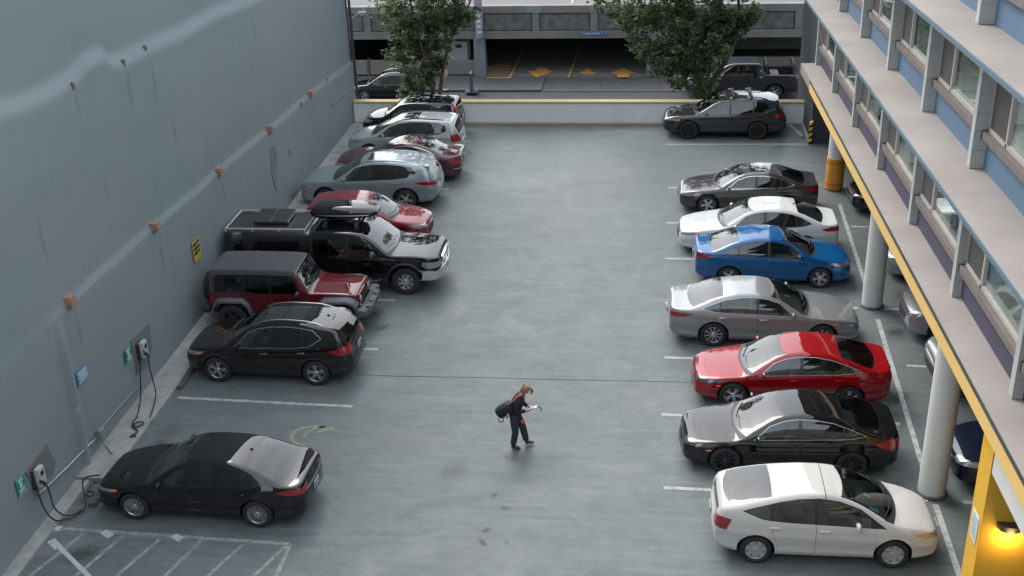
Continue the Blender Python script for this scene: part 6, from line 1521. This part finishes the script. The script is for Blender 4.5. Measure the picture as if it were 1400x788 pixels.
obj('lid_seam', tube_mesh('lid_seam', [(-.95+1.9*t, -.475*(.64+.36*(1-abs(2*t-1)**5)**.5)*(1-.18*t**3), .28) for t in np.linspace(0, 1, 20)], .008, 5), rb, MATS['satin'])
for x in (-.5, .45):
    obj('crossbar', box_mesh('crossbar', (x-.04, -.72, .07), (x+.04, .62, .11), .01), rb, MATS['black_plastic'])
    for y in (-.68, .58): obj('bar_foot', box_mesh('bar_foot', (x-.06, y-.05, -.05), (x+.06, y+.05, .07), .01), rb, MATS['black_plastic'])

# ---- maroon soft-top four-by-four
jp, S = park('jeep', 'p_maroon', 'maroon four-door off-roader with grey soft top and grey wheel flares', 'suv', -9.92, 28.85, 0, 'offroader')
X = lambda s: S.L/2-s
mat('flare_grey', (.085, .097, .105), .6, var=.12, scale=6)
def flare(s, sg, front):
    """wide flat-topped wheel flare"""
    P = [(-.60, .55), (-.50, .86), (-.34, 1.0), (.34, 1.0), (.50, .86), (.58, .60)] if not front else [(-.56, .62), (-.48, .88), (-.30, 1.02), (.36, 1.04), (.55, .98), (.66, .84)]
    bm = bmesh.new(); yi = .60 if front else .78; yo = .95; A = []
    for dx, z in P:
        A.append([bm.verts.new((X(s)+dx, sg*yi, z+.02)), bm.verts.new((X(s)+dx, sg*(yo-.06), z+.015)), bm.verts.new((X(s)+dx, sg*yo, z-.03)), bm.verts.new((X(s)+dx*.94, sg*yo, z-.10)), bm.verts.new((X(s)+dx*.93, sg*yi, z-.06))])
    for i in range(len(P)-1):
        for j in range(4): bm.faces.new((A[i][j], A[i+1][j], A[i+1][j+1], A[i][j+1]))
    bm.faces.new(A[0]); bm.faces.new(A[-1][::-1])
    bmesh.ops.recalc_face_normals(bm, faces=bm.faces); bmesh.ops.bevel(bm, geom=[e for e in bm.edges if e.is_manifold and e.calc_face_angle() > .35], offset=.012, segments=2, affect='EDGES')
    obj('wheel_flare', bm_mesh(bm, 'wheel_flare', True, 40), jp, MATS['flare_grey'])
for sg in (1, -1): flare(.62, sg, True); flare(3.56, sg, False)
# grille with seven slots and round lamps
gl = obj('grille_panel', box_mesh('grille_panel', (X(0)-.02, -.63, .62), (X(0)+.05, .63, 1.10), .03, True), jp, MATS['p_maroon'])
for k in range(7): obj('slot', box_mesh('slot', (X(0)+.03, -.285+k*.095-.026, .70), (X(0)+.056, -.285+k*.095+.026, 1.02), .01), gl, MATS['underbody'])
for sg in (1, -1):
    o = obj('headlight', lathe('headlight', [(.001, .03), (.06, .028), (.088, .012), (.10, 0), (.105, -.03)], 20), jp, MATS['headlamp'], (X(0)+.055, sg*.47, .92), (0, 0, -pi/2))
    obj('indicator', lathe('indicator', [(.001, .02), (.04, .012), (.045, 0)], 14), jp, MATS['amber'], (X(0)+.055, sg*.52, .75), (0, 0, -pi/2))
    obj('hood_latch', box_mesh('hood_latch', (X(.25), sg*.60-.02, 1.07), (X(.15), sg*.60+.02, 1.14), .006), jp, MATS['black_plastic'])
    obj('door_hinge', box_mesh('door_hinge', (X(1.44), sg*.80-.02, .92), (X(1.34), sg*.80+.025, .97), .006), jp, MATS['p_maroon'])
bm = bmesh.new(); n = 12; rows = []
for i in range(n+1):
    t = -1+2*i/n; x = X(0)+.36-.12*max(0, abs(t)-.55)/.45; rows.append([bm.verts.new((x-.22, t*.90, .54)), bm.verts.new((x, t*.90, .56)), bm.verts.new((x, t*.90, .70)), bm.verts.new((x-.04, t*.90, .74)), bm.verts.new((x-.26, t*.90, .74))])
for i in range(n):
    for j in range(4): bm.faces.new((rows[i][j], rows[i+1][j], rows[i+1][j+1], rows[i][j+1]))
bm.faces.new(rows[0]); bm.faces.new(rows[-1][::-1]); bmesh.ops.recalc_face_normals(bm, faces=bm.faces)
fb = obj('front_bumper', bm_mesh(bm, 'front_bumper', True, 35), jp, MATS['flare_grey'])
for y in (-.62, -.25, .25, .62): obj('bumper_boss', box_mesh('bumper_boss', (X(0)+.22, y-.05, .735), (X(0)+.32, y+.05, .80), .02, True), fb, MATS['flare_grey'])
for k in range(9): obj('bumper_slot', box_mesh('bumper_slot', (X(0)+.14, -.42+k*.105-.02, .738), (X(0)+.20, -.42+k*.105+.02, .746)), fb, MATS['underbody'])
obj('rear_bumper', box_mesh('rear_bumper', (X(4.2)-.20, -.86, .56), (X(4.2)-.0, .86, .74), .04, True), jp, MATS['black_plastic'])
sp = empty('spare_wheel', (X(4.2)-.15, -.05, 1.02)); sp.parent = jp; sp.rotation_euler = (0, 0, pi/2)
t_, r_, b_ = wheel_meshes(.41, 'offroad', .27)
for nm, me, mt in (('tyre', t_, 'rubber'), ('rim', r_, 'alloy_dark')):
    me = me.copy(); me.materials.clear(); me.materials.append(MATS[mt]); obj(nm, me, sp)
for s in (2.42, 3.16): # soft top bows
    yc, zc = S.corner(s); obj('roof_bow', tube_mesh('roof_bow', [(X(s), yy, float(S.top(s))-.045*(yy/.75)**2+.002) for yy in np.linspace(-.66, .66, 9)], .014, 6), jp, MATS['canvas'])
permit(jp, S, 1.5, -.1, 'sticker', .12)
# ================================================================== things on the left wall
mat('charger_body', (.36, .375, .375), .4); mat('charger_back', (.03, .03, .032), .5); mat('cable', (.015, .015, .016), .55); mat('screen_dark', (.03, .05, .06), .15)
mat('sign_green', (.01, .20, .15), .5); mat('sign_yellow', (.45, .3, .045), .5); mat('sign_ink', (.03, .03, .04), .6); mat('sign_panel_blue', (.07, .20, .34), .5)
def wall_pt(px, py, d=0): p = on_x(px, py, WALL_X+.04+d); return p
def charger(px, py, label, cable_pts, plug=None, loops=None):
    p = wall_pt(px, py, .02); o = tag(empty('charging_station', p), label, 'charger', 'wall chargers')
    obj('back_plate', box_mesh('back_plate', (-.02, -.13, -.26), (.07, .13, .2), .02), o, MATS['charger_back'])
    b = obj('housing', box_mesh('housing', (.07, -.115, -.2), (.19, .125, .24), .03, True), o, MATS['charger_body'])
    obj('screen', box_mesh('screen', (.189, -.06, .05), (.196, .06, .16)), b, MATS['screen_dark'])
    obj('holster', tube_mesh('holster', [(.13, -.08, -.05), (.24, -.10, -.07), (.31, -.12, -.13)], .035, 8), o, MATS['charger_back'])
    for k, pts in enumerate(cable_pts):
        P = smooth_path([q-p for q in pts], 8); obj('cable', tube_mesh('cable', P, .017, 7), o, MATS['cable'])
    return o
G = lambda px, py, z=.03: on_z(px, py, z)
W_ = lambda px, py, d=.2: wall_pt(px, py, d)
charger(190, 478, 'white wall charger with its coiled cable lying on the concrete strip', [
    [W_(191, 490, .12), W_(192, 520, .12), W_(192, 545, .14), G(187, 570, .35), G(181, 578, .14), G(186, 584, .13), G(195, 580, .13), G(195, 577, .16), G(186, 578, .14), G(181, 583, .12), G(188, 590, .12), G(178, 597, .12), G(186, 596, .12)],
    [W_(196, 480, .28), W_(202, 486, .32), W_(205, 505, .32), W_(209, 520, .35), W_(213, 538, .45), G(211, 552, .2), G(205, 571, .10)]])
charger(47, 652, 'white wall charger whose cable runs to the black sedan', [
    [W_(50, 666, .12), W_(57, 688, .16), W_(66, 704, .25), G(77, 712, .09), G(92, 710, .06), G(104, 705, .06), G(117, 694, .12), G(115, 676, .14), G(113, 660, .3), G(120, 652, .55), G(136, 650, .62)],
    [W_(55, 657, .28), W_(63, 662, .32), W_(69, 678, .34), W_(74, 694, .36), G(86, 704, .1), G(100, 704, .06), G(112, 697, .07)],
    [G(116, 676, .11), G(122, 672, .11), G(128, 674, .11), G(126, 678, .11), G(119, 678, .11), G(118, 674, .13), G(124, 664, .11), G(131, 660, .11), G(137, 664, .3)]])
def wall_sign(name, corners, base, label, marks, ink, group=None):
    P = [wall_pt(*c, .02) for c in corners]; c = (P[0]+P[1]+P[2]+P[3])/4
    wy = ((P[1].y-P[0].y)+(P[2].y-P[3].y))/4; hz = ((P[0].z-P[3].z)+(P[1].z-P[2].z))/4; sh = (P[1].z-P[0].z)/(P[1].y-P[0].y)*0
    o = tag(empty(name, c), label, 'sign', group)
    obj('plate', box_mesh('plate', (0, -wy, -hz), (.012, wy, hz), .003), o, MATS[base])
    for (u0, u1, v0, v1, mt) in marks: obj('mark', box_mesh('mark', (.0125, wy*u0, hz*v0), (.016, wy*u1, hz*v1)), o, MATS[mt or ink])
    return o
green = [(-.6, .6, .55, .68, None), (-.45, .45, .36, .48, None), (-.32, .1, -.25, .22, None), (.14, .3, -.1, .2, None), (-.75, .75, -.5, -.38, None), (-.6, .6, -.7, -.58, None)]
border = [(-.96, .96, .9, .95, None), (-.96, .96, -.95, -.9, None)]
wall_sign('charging_sign', [(170, 478), (178, 471), (181, 490), (173, 499)], 'sign_green', 'small green charging sign beside the charger with coiled cable', green+border, 'sign_white', 'green charging signs')
wall_sign('charging_sign', [(20, 656), (32, 646), (36, 669), (25, 681)], 'sign_green', 'small green charging sign beside the charger feeding the black sedan', green+border, 'sign_white', 'green charging signs')
wall_sign('notice_sign', [(103, 511), (118, 496), (122, 514), (107, 527)], 'sign_panel_blue', 'blue notice with white lines of text on the grey wall', [(-.8, .75, .5, .72, None), (-.7, .8, .18, .36, None), (-.85, .6, -.12, 0, None), (-.5, .85, -.32, -.2, None), (-.6, .7, -.5, -.4, None), (-.8, .85, -.86, -.72, None)], 'sign_white')
wall_sign('tow_sign', [(262, 332), (271.5, 324), (275.5, 350), (266, 360)], 'sign_yellow', 'yellow warning sign with black blocks on the wall behind the offroader', [(-.8, .1, .5, .82, None), (.25, .75, .55, .85, None), (-.8, .5, .05, .35, None), (.55, .85, .1, .35, None), (-.8, .1, -.4, -.08, None), (.25, .8, -.35, -.1, None)], 'sign_ink')
# conduit and junction box
jb = wall_pt(135, 593, .03); o = tag(empty('junction_box', jb), 'small grey junction box with conduit runs low on the wall', 'junction box')
obj('box', box_mesh('box', (0, -.09, -.13), (.12, .09, .13), .01), o, MATS['galv'])
for pts in ([(139, 585), (165, 555), (190, 527)], [(131, 600), (118, 612), (95, 636), (62, 668), (51, 677), (49, 668)]):
    obj('conduit', tube_mesh('conduit', [wall_pt(*q, .03)-jb for q in pts], .022, 7), o, MATS['galv'])
obj('conduit', tube_mesh('conduit', smooth_path([wall_pt(138, 600, .04)-jb, wall_pt(146, 610, .15)-jb, G(153, 620, .12)-jb], 4), .02, 7), o, MATS['galv'])
# ================================================================== the walking person
mat('skin', (.36, .2, .145), .55); mat('jacket', (.010, .009, .012), .8, var=.2, scale=14); mat('denim', (.014, .028, .045), .8, var=.3, scale=16, bump=.2, bscale=80); mat('shoe', (.012, .012, .013), .6); mat('hair', (.24, .125, .06), .6, var=.35, scale=30, bump=.5, bscale=70); mat('hair_dark', (.16, .085, .045), .6)
mat('bag_black', (.012, .017, .017), .7, var=.2, scale=10); mat('cloth_cream', (.4, .34, .3), .85); mat('strap_pink', (.42, .10, .16), .6); mat('phone_white', (.68, .70, .74), .3); mat('tag_red', (.7, .10, .07), .5)
def skin_mesh(name, chains, root=0, sub=2):
    """chains: list of [(co, radius), ...]; a chain's first point may be an index of an existing vertex"""
    V = []; E = []; Rr = []
    for ch in chains:
        prev = None
        for it in ch:
            if isinstance(it, int): prev = it; continue
            V.append(it[0]); Rr.append(it[1]); k = len(V)-1
            if prev is not None: E.append((prev, k))
            prev = k
    me = bpy.data.meshes.new(name); me.from_pydata([tuple(v) for v in V], E, []); o = bpy.data.objects.new(name, me); COL.objects.link(o)
    md = o.modifiers.new('s', 'SKIN'); md.use_smooth_shade = True
    for i, sv in enumerate(me.skin_vertices[0].data): sv.radius = Rr[i] if isinstance(Rr[i], tuple) else (Rr[i], Rr[i]); sv.use_root = (i == root)
    s2 = o.modifiers.new('u', 'SUBSURF'); s2.levels = sub; s2.render_levels = sub
    dg = bpy.context.evaluated_depsgraph_get(); out = bpy.data.meshes.new_from_object(o.evaluated_get(dg)); bpy.data.objects.remove(o); bpy.data.meshes.remove(me)
    out.polygons.foreach_set('use_smooth', [True]*len(out.polygons)); return out
pp = on_z(705, 610)-Vector((0, 0, .02)); person = tag(empty('person', pp, radians(-6)), 'person in black jacket and jeans walking with head bowed over a phone', 'person')
# joints, x forward, y to the left, metres
pel = (0, 0, .90); wai = (.02, 0, 1.03); che = (.08, 0, 1.21); shc = (.13, 0, 1.35); nek = (.185, 0, 1.42)
HIP = {-1: (0, -.085, .88), 1: (.01, .085, .88)}; KNE = {-1: (.03, -.10, .47), 1: (.16, .10, .49)}; ANK = {-1: (-.04, -.10, .085), 1: (.24, .11, .095)}; TOE = {-1: (.12, -.115, .03), 1: (.39, .12, .075)}
SHO = {-1: (.12, -.165, 1.33), 1: (.13, .165, 1.33)}; ELB = {-1: (.08, -.235, 1.08), 1: (.12, .225, 1.08)}; WRI = {-1: (.31, -.10, 1.05), 1: (.32, .08, 1.06)}; HAN = {-1: (.37, -.065, 1.07), 1: (.385, .04, 1.075)}
ch = [[(pel, .088), (wai, .08), (che, .088), (shc, .08), (nek, .05), ((.215, 0, 1.47), .052), ((.245, 0, 1.53), .07)]]
idx = 7
for sg in (-1, 1):
    ch.append([0, (HIP[sg], .085), (KNE[sg], .055), (tuple(Vector(KNE[sg]).lerp(Vector(ANK[sg]), .35)), .05), (ANK[sg], .038), (tuple(Vector(ANK[sg]).lerp(Vector(TOE[sg]), .6)), (.04, .03)), (TOE[sg], (.035, .02))]); idx += 6
hand0 = {}
for sg in (-1, 1):
    ch.append([3, (SHO[sg], .058), (ELB[sg], .042), (WRI[sg], .028), (HAN[sg], (.036, .02))]); idx += 4; hand0[sg] = idx-1
for sg in (-1, 1):
    h = Vector(HAN[sg]); d = (h-Vector(WRI[sg])).normalized(); s = Vector((d.y, -d.x, 0)).normalized()*sg
    for k in range(4):
        off = -.027+.018*k; l = (.07, .08, .075, .06)[k]; b0 = h+d*.03+s*off
        ch.append([hand0[sg], (tuple(b0), .010), (tuple(b0+d*l*.5+Vector((0, 0, .012))), .009), (tuple(b0+d*l*.75+Vector((0, 0, .035))), .008)])
    b0 = h-s*.03; ch.append([hand0[sg], (tuple(b0), .011), (tuple(b0+d*.03-s*.015+Vector((0, 0, .03))), .009), (tuple(b0+d*.05+Vector((0, 0, .045))), .008)])
body = skin_mesh('body', ch)
# head: shaped, joined into the body mesh
bm = bmesh.new(); bm.from_mesh(body); hb = bmesh.new(); bmesh.ops.create_uvsphere(hb, u_segments=28, v_segments=20, radius=1)
for v in hb.verts:
    p = v.co.copy(); x, y, z = p.x*.098, p.y*.076, p.z*.118
    if z < 0: x = x*(1-.12*(-p.z))+.012*(-p.z); y *= 1-.25*(-p.z)
    if p.x > .5:
        nx = max(0, 1-abs(p.y)/.18); nz_ = max(0, 1-abs(p.z+.12)/.28); x += .024*nx*nz_                     # nose
        for ey in (-.36, .36): x -= .010*max(0, 1-abs(p.y-ey)/.2)*max(0, 1-abs(p.z-.06)/.14)         # eye hollows
        x += .007*max(0, 1-abs(p.y)/.3)*max(0, 1-abs(abs(p.z+.45)-.05)/.06)                           # lips
    ey = max(0, 1-abs(p.x+.02)/.16)*max(0, 1-abs(p.z+.05)/.25); y += math.copysign(.016*ey, p.y)*(abs(p.y) > .8)  # ears
    v.co = (x, y, z)
HM = Matrix.Translation((.265, 0, 1.545)) @ Matrix.Rotation(radians(42), 4, 'Y') @ Matrix.Scale(.92, 4)
hb.transform(HM); me_h = bpy.data.meshes.new('h'); hb.to_mesh(me_h); hb.free(); bm.from_mesh(me_h); bpy.data.meshes.remove(me_h)
body2 = bm_mesh(bm, 'body', True); obj('body', body2, person, MATS['skin']); body2.materials.append(MATS['jacket']); body2.materials.append(MATS['denim'])
for pg in body2.polygons:
    c_ = pg.center
    pg.material_index = 0 if (c_.z > 1.40 or (c_.x > .285 and c_.z > .98)) else (2 if c_.z < .93 else 1)
for sg in (-1, 1):
    e = obj('eye', lathe('eye', [(.001, .012), (.008, .009), (.012, 0), (.001, -.012)], 10), person, MATS['sign_ink']); e.matrix_local = HM @ Matrix.Translation((.088, sg*.028, .008)) @ Matrix.Rotation(-pi/2, 4, 'Z')
# clothes
jk = skin_mesh('jacket', [[((0, 0, .90), .165), (wai, .155), (che, .16), (shc, .135), ((.175, 0, 1.405), .075)]]+[[3, (SHO[s], .09), (tuple(Vector(SHO[s]).lerp(Vector(ELB[s]), .5)), .08), (ELB[s], .072), (tuple(Vector(ELB[s]).lerp(Vector(WRI[s]), .5)), .052), (tuple(Vector(ELB[s]).lerp(Vector(WRI[s]), .9)), .042)] for s in (-1, 1)])
obj('jacket', jk, person, MATS['jacket'])
tr_ = skin_mesh('trousers', [[((0, 0, .98), .12), ((0, 0, .90), .13)]]+[[1, (HIP[s], .118), (tuple(Vector(HIP[s]).lerp(Vector(KNE[s]), .5)), .104), (KNE[s], .086), (tuple(Vector(KNE[s]).lerp(Vector(ANK[s]), .5)), .082), (tuple(Vector(KNE[s]).lerp(Vector(ANK[s]), .95)), .074)] for s in (-1, 1)], 1)
obj('trousers', tr_, person, MATS['denim'])
for s in (-1, 1):
    a, t = Vector(ANK[s]), Vector(TOE[s]); d = t-a
    obj('shoe', skin_mesh('shoe', [[(tuple(a-d*.28-Vector((0, 0, .015))), (.042, .04)), (tuple(a+Vector((0, 0, -.01))), (.048, .05)), (tuple(a+d*.55+Vector((0, 0, .005))), (.05, .036)), (tuple(t+Vector((0, 0, .01))), (.045, .028)), (tuple(t+d*.15+Vector((0, 0, .01))), (.03, .02))]]), person, MATS['shoe'])
# hair: shell over the skull with loose strands hanging forward and a knot
bm = bmesh.new(); bmesh.ops.create_uvsphere(bm, u_segments=22, v_segments=16, radius=1)
for v in list(bm.verts):
    p = v.co
    if p.x > .35 and p.z < .45 or p.z < -.75: bm.verts.remove(v)
for v in bm.verts:
    p = v.co; k = 1+.05*mnoise.noise(p*4); v.co = Vector((p.x*.112*k-.004, p.y*.092*k, p.z*.130*k+.004))
bm.transform(HM); obj('hair', bm_mesh(bm, 'hair', True), person, MATS['hair'])
r_ = random.Random(3); bm = bmesh.new()
for k in range(26):
    y = r_.uniform(-.075, .075); st = HM @ Vector((.07+r_.uniform(-.03, .03), y, .10)); add_tube(bm, smooth_path([st, st+Vector((.022, y*.2, -.015)), st+Vector((.03+r_.uniform(0, .02), y*.3, -.05-r_.uniform(0, .05)))], 3), [.009]*6+[.003], 5)
o = obj('hair_strands', bm_mesh(bm, 'hair_strands', True), person, MATS['hair']); o['kind'] = 'stuff'
obj('hair_knot', skin_mesh('hair_knot', [[(tuple(HM @ Vector((-.09, 0, .06))), .035), (tuple(HM @ Vector((-.115, .01, .07))), .036), (tuple(HM @ Vector((-.13, .0, .05))), .02)]]), person, MATS['hair_dark'])
# bag on the back, strap, cloth, phone, tag
R_ = person.matrix_basis if False else Matrix.Translation(pp) @ Matrix.Rotation(radians(-6), 4, 'Z')
bag = tag(empty('shoulder_bag', R_ @ Vector((-.20, -.08, 1.04)), radians(-6)), 'black shoulder bag hanging on the back of the walking person', 'bag')
bm = bmesh.new(); mt = Matrix.Rotation(radians(-38), 4, 'Y'); add_box(bm, (-.23, -.13, -.15), (.21, .13, .14), .11, mt); obj('bag_body', bm_mesh(bm, 'bag_body', True, 60), bag, MATS['bag_black'])
bm = bmesh.new(); add_box(bm, (-.15, -.19, -.02), (.16, -.15, .13), .03, mt); obj('pocket', bm_mesh(bm, 'pocket', True, 60), bag, MATS['bag_black'])
obj('strap', tube_mesh('strap', smooth_path([(.08, -.1, .18), (.22, -.12, .30), (.33, -.05, .40), (.42, .06, .33), (.44, .10, .18)], 4), .016, 6), bag, MATS['strap_pink']); obj('handle', tube_mesh('handle', smooth_path([(-.14, -.1, -.2), (-.11, -.12, -.27), (-.03, -.12, -.26), (-.02, -.1, -.18)], 4), .012, 6), bag, MATS['bag_black'])
ct = obj('tied_cloth', skin_mesh('tied_cloth', [[((-.06, -.13, 1.10), (.06, .05)), ((-.13, -.13, 1.0), (.085, .06)), ((-.12, -.13, .9), (.07, .05)), ((-.16, -.12, .82), (.03, .02))]]), person, MATS['cloth_cream'])
ph = tag(empty('phone', R_ @ Vector((.45, -.02, 1.115)), radians(-6)), 'white phone held in both hands by the walking person', 'phone')
obj('case', box_mesh('case', (-.075, -.04, -.006), (.085, .05, .006), .004), ph, MATS['phone_white'], None, (0, radians(-18), 0)); obj('charm_cord', tube_mesh('charm_cord', smooth_path([(.08, 0, .02), (.13, 0, .03), (.17, 0, 0), (.17, 0, -.08)], 4), .012, 5), ph, MATS['bag_black'])
obj('pocket_tag', box_mesh('pocket_tag', (-.01, -.05, -.045), (.012, .05, .045), .01, True), person, MATS['tag_red'], (.185, .02, .70), (0, radians(-20), radians(-30)))
